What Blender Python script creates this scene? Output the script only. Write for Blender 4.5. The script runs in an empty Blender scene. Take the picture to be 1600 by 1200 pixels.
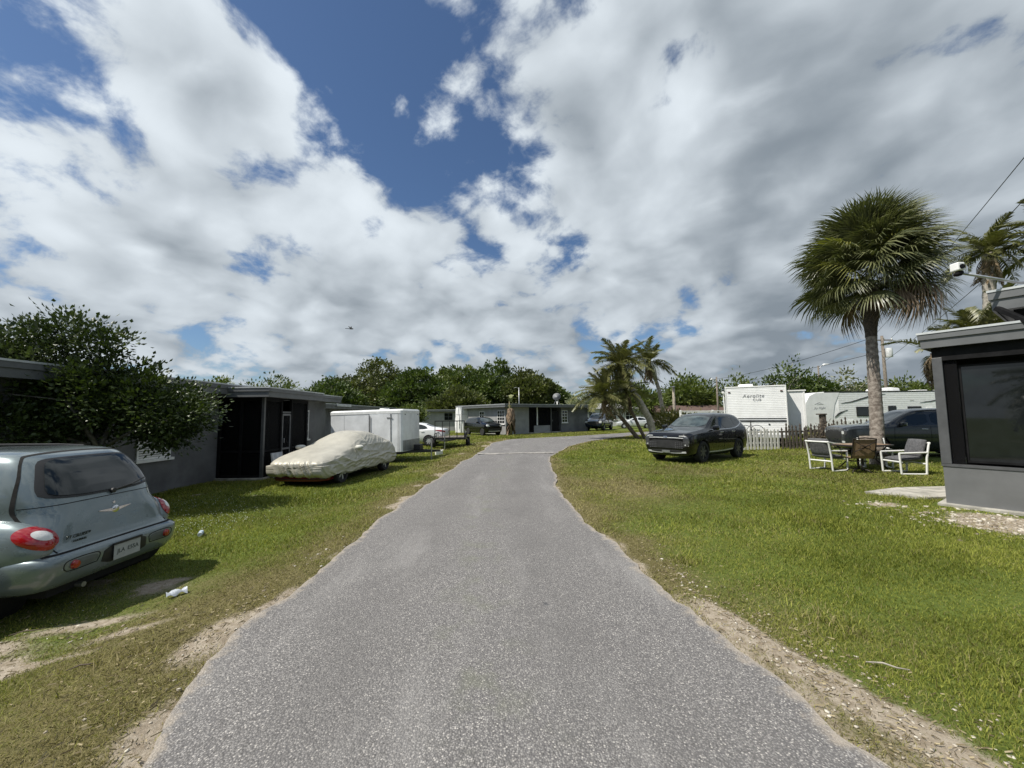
import bpy, bmesh, math, random
import numpy as np
from mathutils import Vector, Matrix
from mathutils.bvhtree import BVHTree

S = bpy.context.scene
COL = S.collection
R = math.radians
rng = np.random.default_rng(7)
random.seed(7)

# ------------------------------------------------------------------ camera
cam_d = bpy.data.cameras.new('camera')
cam_d.sensor_width = 36.0
cam_d.lens = 36.0 * 620.0 / 1600.0
cam_d.clip_start = 0.05
cam_d.clip_end = 3000
cam = bpy.data.objects.new('camera', cam_d)
COL.objects.link(cam)
cam.matrix_world = (Matrix.Translation((0, 0, 1.68)) @ Matrix.Rotation(R(90 + 4.6), 4, 'X')
                    @ Matrix.Rotation(R(-0.6), 4, 'Z'))
S.camera = cam

# ------------------------------------------------------------------ sun, sky, exposure
SUN_AZ, SUN_EL = R(-112), R(55)          # azimuth from +Y (view direction), negative = left
sun_vec = Vector((math.sin(SUN_AZ) * math.cos(SUN_EL), math.cos(SUN_AZ) * math.cos(SUN_EL), math.sin(SUN_EL)))
ld = bpy.data.lights.new('sun', 'SUN')
ld.energy = 4.6
ld.angle = R(0.53)
ld.color = (1.0, 0.95, 0.86)
sun = bpy.data.objects.new('sun', ld)
COL.objects.link(sun)
sun.location = (-20, 0, 40)
sun.rotation_euler = (-sun_vec).to_track_quat('-Z', 'Y').to_euler()

W = bpy.data.worlds.new('World')
S.world = W
W.use_nodes = True


class NT:
    """small helper to write node trees compactly"""
    def __init__(self, tree):
        self.t = tree
        self.n = tree.nodes
        self.n.clear()

    def new(self, typ, **kw):
        nd = self.n.new(typ)
        for k, v in kw.items():
            setattr(nd, k, v)
        return nd

    def link(self, a, b):
        self.t.links.new(a, b)

    def val(self, sock, v):
        if hasattr(v, 'is_linked') or isinstance(v, bpy.types.NodeSocket):
            self.t.links.new(v, sock)
        else:
            sock.default_value = v

    def math(self, op, a, b=0.0, c=None, clamp=False):
        m = self.new('ShaderNodeMath', operation=op, use_clamp=clamp)
        self.val(m.inputs[0], a)
        self.val(m.inputs[1], b)
        if c is not None:
            self.val(m.inputs[2], c)
        return m.outputs[0]

    def vmath(self, op, a, b=None, scale=None):
        m = self.new('ShaderNodeVectorMath', operation=op)
        self.val(m.inputs[0], a)
        if b is not None:
            self.val(m.inputs[1], b)
        if scale is not None:
            self.val(m.inputs['Scale'], scale)
        return m.outputs['Value'] if op in ('DOT_PRODUCT', 'LENGTH', 'DISTANCE') else m.outputs[0]

    def noise(self, vec, scale=5.0, detail=4.0, rough=0.55, dist=0.0, dim='3D', w=0.0):
        nd = self.new('ShaderNodeTexNoise', noise_dimensions=dim)
        if vec is not None:
            self.link(vec, nd.inputs['Vector'])
        nd.inputs['Scale'].default_value = scale
        nd.inputs['Detail'].default_value = detail
        nd.inputs['Roughness'].default_value = rough
        nd.inputs['Distortion'].default_value = dist
        return nd.outputs[0]

    def ramp(self, fac, lo, hi, a=0.0, b=1.0, smooth=True):
        m = self.new('ShaderNodeMapRange', interpolation_type='SMOOTHSTEP' if smooth else 'LINEAR')
        self.val(m.inputs['Value'], fac)
        m.inputs['From Min'].default_value = lo
        m.inputs['From Max'].default_value = hi
        m.inputs['To Min'].default_value = a
        m.inputs['To Max'].default_value = b
        return m.outputs[0]

    def mix(self, fac, a, b, blend='MIX'):
        m = self.new('ShaderNodeMix', data_type='RGBA', blend_type=blend)
        self.val(m.inputs[0], fac)
        for sock, v in ((m.inputs[6], a), (m.inputs[7], b)):
            if isinstance(v, bpy.types.NodeSocket):
                self.link(v, sock)
            else:
                sock.default_value = (v[0], v[1], v[2], 1.0)
        return m.outputs[2]


def build_world():
    n = NT(W.node_tree)
    out = n.new('ShaderNodeOutputWorld')
    bg = n.new('ShaderNodeBackground')
    bg.inputs['Strength'].default_value = 0.1
    n.link(bg.outputs[0], out.inputs[0])
    sky = n.new('ShaderNodeTexSky', sky_type='NISHITA')
    sky.sun_disc = False
    sky.sun_elevation = SUN_EL
    sky.sun_rotation = SUN_AZ
    sky.altitude = 10
    sky.air_density = 1.0
    sky.dust_density = 0.6
    sky.ozone_density = 2.2
    tc = n.new('ShaderNodeTexCoord')
    d = tc.outputs['Generated']
    sep = n.new('ShaderNodeSeparateXYZ')
    n.link(d, sep.inputs[0])
    zz = n.math('ADD', n.math('MAXIMUM', sep.outputs[2], 0.0), 0.40)
    px = n.math('DIVIDE', sep.outputs[0], zz)
    py = n.math('DIVIDE', sep.outputs[1], zz)
    # rows of cloud drift diagonally: rotate and stretch the cloud plane a little
    ca, sa = math.cos(R(35)), math.sin(R(35))
    u = n.math('ADD', n.math('MULTIPLY', px, ca), n.math('MULTIPLY', py, -sa))
    v = n.math('ADD', n.math('MULTIPLY', px, sa), n.math('MULTIPLY', py, ca))
    cmb = n.new('ShaderNodeCombineXYZ')
    n.link(n.math('MULTIPLY', u, 0.95), cmb.inputs[0])
    n.link(v, cmb.inputs[1])
    p = cmb.outputs[0]
    wrp = n.new('ShaderNodeTexNoise', noise_dimensions='2D')
    n.link(p, wrp.inputs['Vector'])
    wrp.inputs['Scale'].default_value = 3.2
    wrp.inputs['Detail'].default_value = 3
    off = n.vmath('SCALE', n.vmath('SUBTRACT', wrp.outputs['Color'], (0.5, 0.5, 0.5)), scale=0.10)
    pw = n.vmath('ADD', p, off)
    big = n.noise(pw, 2.7, 8, 0.56, dim='2D')
    fine = n.noise(pw, 7.6, 6, 0.60, dim='2D')
    vo = n.new('ShaderNodeTexVoronoi', feature='SMOOTH_F1', voronoi_dimensions='2D')
    n.link(n.vmath('ADD', p, n.vmath('SCALE', off, scale=1.6)), vo.inputs['Vector'])
    vo.inputs['Scale'].default_value = 6.0
    vo.inputs['Smoothness'].default_value = 0.6
    vo.inputs['Detail'].default_value = 1.0
    vo.inputs['Roughness'].default_value = 0.5
    puff = n.math('SUBTRACT', 0.55, vo.outputs['Distance'])
    cov = n.math('ADD', n.math('MULTIPLY', n.math('SUBTRACT', big, 0.5), 1.35), n.math('MULTIPLY', n.math('SUBTRACT', fine, 0.5), 0.80))
    cov = n.math('ADD', cov, n.math('MULTIPLY', puff, 0.34))
    cov = n.math('ADD', cov, 0.62)
    base_cov = cov
    # (direction, angular radius, amount): clear gaps < 0, heavy cloud > 0
    blobs = [((-.33, .66, .68), 9, -.15), ((-.24, .70, .67), 10, -.15), ((-.17, .76, .63), 9, -.15),
             ((-.30, .79, .53), 9, -.20), ((-.20, .86, .46), 7, -.14), ((-.39, .60, .70), 7, -.20),
             ((-.01, .80, .58), 7, -.22), ((.03, .85, .52), 5, -.18), ((.325, .698, .639), 4, -.34), ((-.69, .50, .52), 10, -.36), ((-.62, .55, .56), 6, -.14),
             ((-.42, .45, .79), 13, -.20), ((-.18, .52, .83), 12, -.18),
             ((-.52, .61, .60), 7, .26), ((-.49, .66, .57), 6, .22), ((-.53, .54, .65), 8, .26), ((-.44, .69, .575), 4, .14),
             ((-.74, .58, .34), 14, .10), ((-.58, .72, .38), 16, .17), ((-.30, .88, .33), 14, .10), ((-.64, .62, .45), 9, .12), ((-.33, .85, .40), 9, .12), ((0, .95, .25), 22, .12), ((.566, .658, .497), 24, .15), ((.665, .546, .51), 28, .10), ((.48, .62, .62), 16, .10),
             ((.14, .70, .70), 8, .20), ((.17, .80, .57), 9, .14), ((.15, .90, .40), 12, .08), ((-.45, .85, .25), 14, .08), ((-.06, .72, .69), 4, .10),
             ((.8, .5, .25), 30, .14), ((-.656, .653, .379), 4, -.14),
             ((-.5, .796, .342), 5, -.16), ((.418, .871, .26), 5, -.16), ((-.10, .93, .34), 6, -.10), ((.33, .89, .32), 4, -.12)]
    for (bd, rad, amt) in blobs:
        b = Vector(bd).normalized()
        dt = n.vmath('DOT_PRODUCT', d, tuple(b))
        cov = n.math('ADD', cov, n.ramp(dt, math.cos(R(rad * 1.35)), math.cos(R(rad * .25)), 0.0, amt))
    mask = n.ramp(cov, 0.40, 0.68)
    thick = n.ramp(cov, 0.58, 1.25)
    # light from the upper left: compare the cloud height here with the height a step towards the sun
    q = n.vmath('ADD', pw, (-0.075, -0.02, 0.0))
    big2 = n.noise(q, 2.7, 4, 0.5, dim='2D')
    big1 = n.noise(pw, 2.7, 4, 0.5, dim='2D')
    relief = n.math('SUBTRACT', big1, big2)
    sd = n.vmath('DOT_PRODUCT', d, tuple(Vector((-.62, .35, .70)).normalized()))
    glow = n.ramp(sd, -0.1, 1.0, 0.0, 1.0, smooth=False)
    lit = n.math('ADD', n.math('MULTIPLY', relief, 1.6), n.math('MULTIPLY', thick, -0.32))
    lit = n.math('ADD', lit, n.math('MULTIPLY', glow, 0.44))
    lit = n.math('ADD', lit, n.math('MULTIPLY', n.math('SUBTRACT', fine, 0.5), 0.60))
    lit = n.math('ADD', lit, n.math('MULTIPLY', puff, 0.60))
    lit = n.ramp(n.math('ADD', lit, 0.37), -0.32, 1.15)
    low = n.ramp(sep.outputs[2], 0.02, 0.45, 0.22, 0.0)      # flat grey undersides show more towards the horizon
    lit = n.math('SUBTRACT', lit, low, clamp=True)
    cl = n.mix(lit, (2.05, 2.42, 2.80), (6.8, 7.4, 7.9))
    blue = n.mix(1.0, sky.outputs[0], (0.62, 0.72, 0.82), blend='MULTIPLY')
    col = n.mix(mask, blue, cl)
    hz = n.ramp(sep.outputs[2], 0.0, 0.10, 0.35, 0.0)       # thin haze low down
    col = n.mix(hz, col, (4.2, 4.7, 5.2))
    n.link(col, bg.inputs[0])


build_world()
W.cycles.sampling_method = 'MANUAL'
W.cycles.sample_map_resolution = 512

S.view_settings.view_transform = 'Standard'
S.view_settings.look = 'None'
S.view_settings.exposure = 0.24
S.view_settings.gamma = 1.0
S.view_settings.use_curve_mapping = False
S.render.engine = 'CYCLES'
S.cycles.max_bounces = 6
S.cycles.transparent_max_bounces = 12
S.cycles.use_denoising = True


# ------------------------------------------------------------------ materials
MATS = {}


def mat(name, col, rough=0.6, metal=0.0, coat=0.0, var=0.12, scale=6.0, bump=0.0, bscale=40.0, alpha=1.0, spec=0.5, col2=None, trans=0.0):
    if name in MATS:
        return MATS[name]
    m = bpy.data.materials.new(name)
    m.use_nodes = True
    n = NT(m.node_tree)
    out = n.new('ShaderNodeOutputMaterial')
    b = n.new('ShaderNodeBsdfPrincipled')
    n.link(b.outputs[0], out.inputs[0])
    tc = n.new('ShaderNodeTexCoord')
    o = tc.outputs['Object']
    f = n.noise(o, scale, 6, 0.6)
    c2 = col2 if col2 else tuple(c * (1 - 2.2 * var) for c in col)
    c1 = col if col2 else tuple(min(1, c * (1 + var)) for c in col)
    n.link(n.mix(n.ramp(f, 0.3, 0.7), c1, c2), b.inputs['Base Color'])
    n.link(n.ramp(n.noise(o, scale * 3, 4), 0.2, 0.8, max(rough - min(0.06, rough * .4), 0.01), min(rough + min(0.08, rough * .5), 1)), b.inputs['Roughness'])
    b.inputs['Metallic'].default_value = metal
    b.inputs['Coat Weight'].default_value = coat
    b.inputs['Coat Roughness'].default_value = 0.04
    b.inputs['Specular IOR Level'].default_value = spec
    b.inputs['Alpha'].default_value = alpha
    b.inputs['Transmission Weight'].default_value = trans
    if bump > 0:
        bm_ = n.new('ShaderNodeBump')
        bm_.inputs['Strength'].default_value = min(1.0, bump)
        bm_.inputs['Distance'].default_value = 0.02
        n.link(n.noise(o, bscale, 5, 0.6), bm_.inputs['Height'])
        n.link(bm_.outputs[0], b.inputs['Normal'])
    MATS[name] = m
    return m


def leaf_mat(name, c_dark, c_light, rough=0.45, transl=0.25, spec=0.5):
    if name in MATS:
        return MATS[name]
    m = bpy.data.materials.new(name)
    m.use_nodes = True
    n = NT(m.node_tree)
    out = n.new('ShaderNodeOutputMaterial')
    b = n.new('ShaderNodeBsdfPrincipled')
    at = n.new('ShaderNodeAttribute', attribute_name='v')
    col = n.mix(at.outputs['Fac'], c_dark, c_light)
    n.link(col, b.inputs['Base Color'])
    b.inputs['Roughness'].default_value = rough
    b.inputs['Specular IOR Level'].default_value = spec
    tr = n.new('ShaderNodeBsdfTranslucent')
    n.link(n.mix(1.0, col, (1.1, 1.25, 0.55), blend='MULTIPLY'), tr.inputs[0])
    mx = n.new('ShaderNodeMixShader')
    mx.inputs[0].default_value = transl
    n.link(b.outputs[0], mx.inputs[1])
    n.link(tr.outputs[0], mx.inputs[2])
    n.link(mx.outputs[0], out.inputs[0])
    MATS[name] = m
    return m


# ------------------------------------------------------------------ object helpers
def meta(o, label=None, cat=None, group=None, kind=None):
    if label:
        o['label'] = label
    if cat:
        o['category'] = cat
    if group:
        o['group'] = group
    if kind:
        o['kind'] = kind
    return o


def thing(name, label, cat, loc=(0, 0, 0), rz=0.0, group=None):
    o = bpy.data.objects.new(name, None)
    o.empty_display_size = 0.2
    COL.objects.link(o)
    o.location = loc
    o.rotation_euler = (0, 0, rz)
    return meta(o, label, cat, group)


def basis(o):
    m = Matrix.Identity(4)
    while o is not None:
        m = (Matrix.Translation(o.location) @ o.rotation_euler.to_matrix().to_4x4() @ Matrix.Diagonal((*o.scale, 1))) @ m
        o = o.parent
    return m


def link(name, me, m=None, parent=None):
    o = bpy.data.objects.new(name, me)
    COL.objects.link(o)
    if m is not None and len(me.materials) == 0:
        me.materials.append(m)
    if parent is not None:
        o.parent = parent
    return o


def np_mesh(name, verts, faces, attr=None, smooth=False):
    """faces: (n,3) or (n,4) integer array"""
    me = bpy.data.meshes.new(name)
    verts = np.asarray(verts, dtype=np.float32)
    faces = np.asarray(faces, dtype=np.int32)
    k = faces.shape[1]
    me.vertices.add(len(verts))
    me.vertices.foreach_set('co', verts.ravel())
    me.loops.add(faces.size)
    me.loops.foreach_set('vertex_index', faces.ravel())
    me.polygons.add(len(faces))
    me.polygons.foreach_set('loop_start', np.arange(0, faces.size, k, dtype=np.int32))
    me.polygons.foreach_set('loop_total', np.full(len(faces), k, dtype=np.int32))
    if smooth:
        me.polygons.foreach_set('use_smooth', np.ones(len(faces), dtype=bool))
    if attr:
        for an, av in attr.items():
            a = me.attributes.new(an, 'FLOAT', 'POINT')
            a.data.foreach_set('value', np.asarray(av, dtype=np.float32))
    me.update(calc_edges=True)
    return me


class MB:
    def __init__(self):
        self.v = []
        self.f = []

    def add(self, vs, fs):
        o = len(self.v)
        self.v += [tuple(x) for x in vs]
        self.f += [tuple(i + o for i in q) for q in fs]
        return self

    def box(self, x0, x1, y0, y1, z0, z1):
        vs = [(x, y, z) for z in (z0, z1) for y in (y0, y1) for x in (x0, x1)]
        return self.add(vs, [(0, 2, 3, 1), (4, 5, 7, 6), (0, 1, 5, 4), (2, 6, 7, 3), (0, 4, 6, 2), (1, 3, 7, 5)])

    def beam(self, a, b, w, h, up=(0, 0, 1)):
        a, b = Vector(a), Vector(b)
        d = (b - a).normalized()
        s = d.cross(Vector(up))
        if s.length < 1e-4:
            s = d.cross(Vector((1, 0, 0)))
        s.normalize()
        t = s.cross(d)
        s *= w / 2
        t *= h / 2
        vs = []
        for p in (a, b):
            vs += [p - s - t, p + s - t, p + s + t, p - s + t]
        return self.add(vs, [(0, 1, 2, 3), (7, 6, 5, 4), (0, 4, 5, 1), (1, 5, 6, 2), (2, 6, 7, 3), (3, 7, 4, 0)])

    def tube(self, pts, rad, n=8, cap=True):
        pts = [Vector(p) for p in pts]
        if not hasattr(rad, '__len__'):
            rad = [rad] * len(pts)
        vs, fs = [], []
        prev = None
        for i, p in enumerate(pts):
            d = (pts[min(i + 1, len(pts) - 1)] - pts[max(i - 1, 0)])
            d = d.normalized() if d.length > 1e-9 else Vector((0, 0, 1))
            if prev is None:
                s = d.cross(Vector((0.13, 0.31, 0.94)))
                if s.length < 1e-3:
                    s = d.cross(Vector((1, 0, 0)))
            else:
                s = prev - d * prev.dot(d)
            s.normalize()
            prev = s
            t = d.cross(s)
            for k in range(n):
                a = 2 * math.pi * k / n
                vs.append(p + (s * math.cos(a) + t * math.sin(a)) * rad[i])
        for i in range(len(pts) - 1):
            for k in range(n):
                k2 = (k + 1) % n
                fs.append((i * n + k, i * n + k2, (i + 1) * n + k2, (i + 1) * n + k))
        if cap:
            fs.append(tuple(range(n - 1, -1, -1)))
            fs.append(tuple(range((len(pts) - 1) * n, len(pts) * n)))
        return self.add(vs, fs)

    def lathe(self, prof, c=(0, 0, 0), axis='z', n=24):
        """prof: list of (radius, height along axis)"""
        vs, fs = [], []
        for (r, h) in prof:
            for k in range(n):
                a = 2 * math.pi * k / n
                x, y = r * math.cos(a), r * math.sin(a)
                q = (x, y, h) if axis == 'z' else ((x, h, y) if axis == 'y' else (h, x, y))
                vs.append((q[0] + c[0], q[1] + c[1], q[2] + c[2]))
        for i in range(len(prof) - 1):
            for k in range(n):
                k2 = (k + 1) % n
                fs.append((i * n + k, i * n + k2, (i + 1) * n + k2, (i + 1) * n + k))
        if prof[0][0] > 1e-6:
            fs.append(tuple(range(n - 1, -1, -1)))
        if prof[-1][0] > 1e-6:
            fs.append(tuple(range((len(prof) - 1) * n, len(prof) * n)))
        return self.add(vs, fs)

    def prism(self, poly, d0, d1, axis='z'):
        """poly: 2D outline; extruded along axis. axis z: (x,y); y: (x,z); x: (y,z)"""
        def q(a, b, h):
            return (a, b, h) if axis == 'z' else ((a, h, b) if axis == 'y' else (h, a, b))
        n = len(poly)
        vs = [q(a, b, d0) for a, b in poly] + [q(a, b, d1) for a, b in poly]
        fs = [tuple(range(n)), tuple(range(2 * n - 1, n - 1, -1))]
        fs += [(i, i + n, (i + 1) % n + n, (i + 1) % n) for i in range(n)]
        return self.add(vs, fs)

    def build(self, name, m, parent=None, smooth=False, bevel=0.0, world=False, seg=2):
        bm = bmesh.new()
        vs = [bm.verts.new(p) for p in self.v]
        for q in self.f:
            try:
                bm.faces.new([vs[i] for i in q])
            except ValueError:
                pass
        bmesh.ops.recalc_face_normals(bm, faces=bm.faces)
        if bevel > 0:
            es = [e for e in bm.edges if len(e.link_faces) == 2 and e.calc_face_angle(0) > 0.5]
            bmesh.ops.bevel(bm, geom=es, offset=bevel, segments=seg, affect='EDGES', profile=0.5, clamp_overlap=True)
        if world and parent is not None:
            bmesh.ops.transform(bm, matrix=basis(parent).inverted(), verts=bm.verts)
        me = bpy.data.meshes.new(name)
        bm.to_mesh(me)
        bm.free()
        if smooth:
            for p in me.polygons:
                p.use_smooth = True
            if smooth == 'auto':
                try:
                    me.set_sharp_from_angle(angle=R(35))
                except Exception:
                    pass
        return link(name, me, m, parent)


def text_obj(name, s, size, m, parent, mtx, extrude=0.004, spacing=1.0, shear=0.0):
    cu = bpy.data.curves.new(name, 'FONT')
    cu.body = s
    cu.size = size
    cu.extrude = extrude
    cu.align_x = 'CENTER'
    cu.align_y = 'CENTER'
    cu.space_character = spacing
    cu.shear = shear
    tmp = bpy.data.objects.new('tmp_text', cu)
    COL.objects.link(tmp)
    dg = bpy.context.evaluated_depsgraph_get()
    me = bpy.data.meshes.new_from_object(tmp.evaluated_get(dg))
    COL.objects.unlink(tmp)
    bpy.data.objects.remove(tmp)
    me.transform(mtx)
    return link(name, me, m, parent)


def frame(origin, xdir, ydir):
    x = Vector(xdir).normalized()
    z = x.cross(Vector(ydir)).normalized()
    y = z.cross(x)
    mm = Matrix((x, y, z)).transposed().to_4x4()
    mm.translation = Vector(origin)
    return mm


def copy_tree(o, parent=None):
    c = o.copy()
    COL.objects.link(c)
    c.parent = parent
    for ch in o.children:
        copy_tree(ch, c)
    return c


# ------------------------------------------------------------------ numpy noise
_perm = np.random.default_rng(3).random((256, 256))


def vnoise(x, y):
    xi = np.floor(x).astype(int)
    yi = np.floor(y).astype(int)
    fx, fy = x - xi, y - yi
    fx = fx * fx * (3 - 2 * fx)
    fy = fy * fy * (3 - 2 * fy)
    g = lambda a, b: _perm[a % 256, b % 256]
    return ((g(xi, yi) * (1 - fx) + g(xi + 1, yi) * fx) * (1 - fy) + (g(xi, yi + 1) * (1 - fx) + g(xi + 1, yi + 1) * fx) * fy)


def fbm(x, y, o=4):
    s, a, t = 0, 1.0, 0
    for i in range(o):
        s = s + a * vnoise(x * 2 ** i + 17.3 * i, y * 2 ** i + 9.1 * i)
        t += a
        a *= 0.5
    return s / t


def sstep(a, b, x):
    t = np.clip((np.asarray(x, dtype=float) - a) / (b - a), 0, 1)
    return t * t * (3 - 2 * t)


def gz(x, y):
    """height of the ground: the left verge lies a little lower than the road"""
    x = np.asarray(x, dtype=float)
    y = np.asarray(y, dtype=float)
    dip = -0.18 * sstep(-2.1, -4.2, x) * (1 - sstep(22, 32, y))
    return dip + 0.03 * (fbm(x * 0.45, y * 0.45, 3) - 0.5) * sstep(0.2, 1.5, np.abs(x - (-0.4)) - 1.6)


def gzf(x, y):
    return float(gz(np.array([x]), np.array([y]))[0])

# ================================================================== SETTING: road and ground
ROAD_L = np.array([(-2.0, -12), (-1.9, -4), (-1.60, 1.2), (-1.66, 2.06), (-1.89, 2.35), (-2.07, 2.73), (-2.21, 3.31), (-2.16, 4.3), (-2.18, 5.72),
                   (-2.21, 8.63), (-2.03, 12.6), (-1.65, 17.5), (-1.39, 21.2), (-1.25, 25.2), (-0.1, 28.9), (2.4, 30.6), (5.04, 32.2), (10.4, 36.8), (18, 43), (32, 53), (60, 72)], dtype=float)
ROAD_R = np.array([(2.1, -12), (2.0, -4), (1.85, 1.2), (1.8, 2.02), (1.69, 2.55), (1.65, 3.38), (1.5, 4.0), (1.37, 4.46), (1.18, 5.91),
                   (1.09, 8.8), (1.19, 12.36), (1.4, 14.8), (1.56, 16.1), (2.0, 18.2), (2.51, 19.9), (3.6, 22.9), (4.85, 25.5), (9.39, 31.9), (16, 38), (30, 48), (60, 66)], dtype=float)


def resample(p, n):
    s = np.concatenate([[0], np.cumsum(np.hypot(*np.diff(p, axis=0).T))])
    t = np.linspace(0, s[-1], 4000)
    q = np.stack([np.interp(t, s, p[:, 0]), np.interp(t, s, p[:, 1])], 1)
    k = 41                                                  # round the corners a little
    ker = np.ones(k) / k
    for _ in range(2):
        qq = np.stack([np.convolve(np.pad(q[:, i], k // 2, mode='edge'), ker, 'valid') for i in (0, 1)], 1)
        q = qq
    # denser samples close to the camera
    w = 1 / (0.25 + 0.05 * np.abs(q[:, 1]))
    c = np.concatenate([[0], np.cumsum(0.5 * (w[1:] + w[:-1]) * np.hypot(*np.diff(q, axis=0).T))])
    tt = np.linspace(0, c[-1], n)
    return np.stack([np.interp(tt, c, q[:, 0]), np.interp(tt, c, q[:, 1])], 1)


NR = 620
EL = resample(ROAD_L, NR)
ER = resample(ROAD_R, NR)


def ragged(e, side, seed):
    t = np.gradient(e, axis=0)
    t /= np.linalg.norm(t, axis=1)[:, None] + 1e-9
    nrm = np.stack([-t[:, 1], t[:, 0]], 1) * side          # outward
    s = np.concatenate([[0], np.cumsum(np.hypot(*np.diff(e, axis=0).T))])
    o = (fbm(s * 0.75 + seed, s * 0 + seed, 5) - 0.5) * 0.30 + (fbm(s * 4.5 + seed, s * 0 + 3.3, 4) - 0.5) * 0.13
    return e + nrm * o[:, None]


EL = ragged(EL, 1, 5.0)
ER = ragged(ER, -1, 41.0)


def edge_dist(x, y, e):
    """distance to an edge polyline"""
    best = np.full(x.shape, 1e9)
    sub = e[(e[:, 1] > -6) & (e[:, 1] < 60)]
    a, b = sub[:-1:2], sub[2::2]
    m = min(len(a), len(b))
    for i in range(m):
        ax, ay = a[i]
        dx, dy = b[i] - a[i]
        L = dx * dx + dy * dy + 1e-12
        near = (np.abs(y - ay) < 6) & (np.abs(x - ax) < 6)
        if not near.any():
            continue
        xs, ys = x[near], y[near]
        t = np.clip(((xs - ax) * dx + (ys - ay) * dy) / L, 0, 1)
        dd = np.hypot(xs - ax - t * dx, ys - ay - t * dy)
        best[near] = np.minimum(best[near], dd)
    return best


ROADPOLY = np.concatenate([EL, ER[::-1]])


def in_road(x, y):
    inside = np.zeros(x.shape, dtype=bool)
    p = ROADPOLY
    j = len(p) - 1
    for i in range(len(p)):
        xi, yi = p[i]
        xj, yj = p[j]
        if yi != yj:
            c = ((yi > y) != (yj > y)) & (x < (xj - xi) * (y - yi) / (yj - yi) + xi)
            inside ^= c
        j = i
    return inside


def blob(x, y, cx, cy, rx, ry, ang=0.0):
    ca, sa = math.cos(ang), math.sin(ang)
    u = ((x - cx) * ca + (y - cy) * sa) / rx
    v = (-(x - cx) * sa + (y - cy) * ca) / ry
    return np.exp(-(u * u + v * v))


def cover(x, y):
    """dirt, dry: how bare and how dry the ground cover is (0..1)"""
    f1 = fbm(x * 1.3, y * 1.3, 5)
    f2 = fbm(x * 0.35 + 50, y * 0.35 + 20, 4)
    f3 = fbm(x * 4.0 + 11, y * 4.0 + 5, 4)
    dl = edge_dist(x, y, EL)
    dr = edge_dist(x, y, ER)
    left = x < -0.3
    dirt = np.zeros(x.shape)
    e = np.where(left, np.exp(-(dl / 0.13) ** 2), np.exp(-(dr / 0.16) ** 2))
    dirt += e * (0.30 + 0.9 * (f1 - 0.3)) * np.exp(-np.maximum(y - 4, 0) / 14)
    # pale sand bays in the left edge of the road
    for (cx, cy, rx, ry, an, am) in [(-2.38, 3.2, .16, .42, .1, 1.1), (-2.0, 2.25, .16, .22, 0, .9), (-2.45, 5.2, .1, .8, 0, .45),
                                     (-3.75, 3.75, .50, .09, .25, .7), (-4.5, 3.30, .8, .17, .15, .9), (-3.2, 3.55, .5, .10, .5, .5),
                                     (-4.6, 4.4, 1.6, .8, 0, .5), (-3.9, 3.0, 1.1, .06, .35, .5), (-4.6, 2.75, 1.3, .16, .3, .4),
                                     (1.92, 2.85, .13, .8, .30, .75), (2.15, 2.1, .22, .6, 0.3, .75), (1.75, 3.5, .10, .5, .15, .8), (2.7, 1.6, .4, .25, 0, .6),
                                     (7.35, 6.3, .55, .55, 0, 1.1), (6.9, 6.0, .4, .35, 0, .8), (7.7, 5.6, .6, .5, 0, .9), (6.75, 7.35, .35, .22, 0, .8),
                                     (-1.5, 22.5, .5, 1.6, 0, .5), (9.2, 26.5, 1.6, .6, 0, .6)]:
        dirt += am * blob(x, y, cx, cy, rx, ry, an) * (0.55 + 1.0 * (f1 - 0.25))
    dirt += 0.55 * sstep(0.66, 0.80, f1) * np.where(left, 1.0, 0.35)
    dirt = np.clip(dirt + 0.45 * (f3 - 0.5) * sstep(0.1, 0.4, dirt), 0, 1)
    dry = np.where(left, 0.22, 0.15) + 1.0 * (f2 - 0.45) + 0.6 * (f1 - 0.5)
    dry += np.where(left, 0.55 * np.exp(-(dl / 1.0) ** 2), 0.6 * np.exp(-(dr / 0.5) ** 2))
    dry += 0.32 * (fbm(x * 0.8 + 70, y * 0.8 + 31, 4) - .5) * 2
    dry += 0.55 * blob(x, y, -3.0, 2.5, 1.2, 1.1) + 0.35 * blob(x, y, -2.9, 4.6, .8, 1.6) + 0.62 * blob(x, y, 2.5, 9.0, 1.3, 4.5) + 0.5 * blob(x, y, 5.0, 12.2, 2.6, 1.2)
    dry -= 0.5 * blob(x, y, -6.2, 9.0, 2.4, 2.6) + 0.5 * blob(x, y, 6, 5, 3.0, 2.0)
    return dirt, np.clip(dry, 0, 1)


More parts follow.
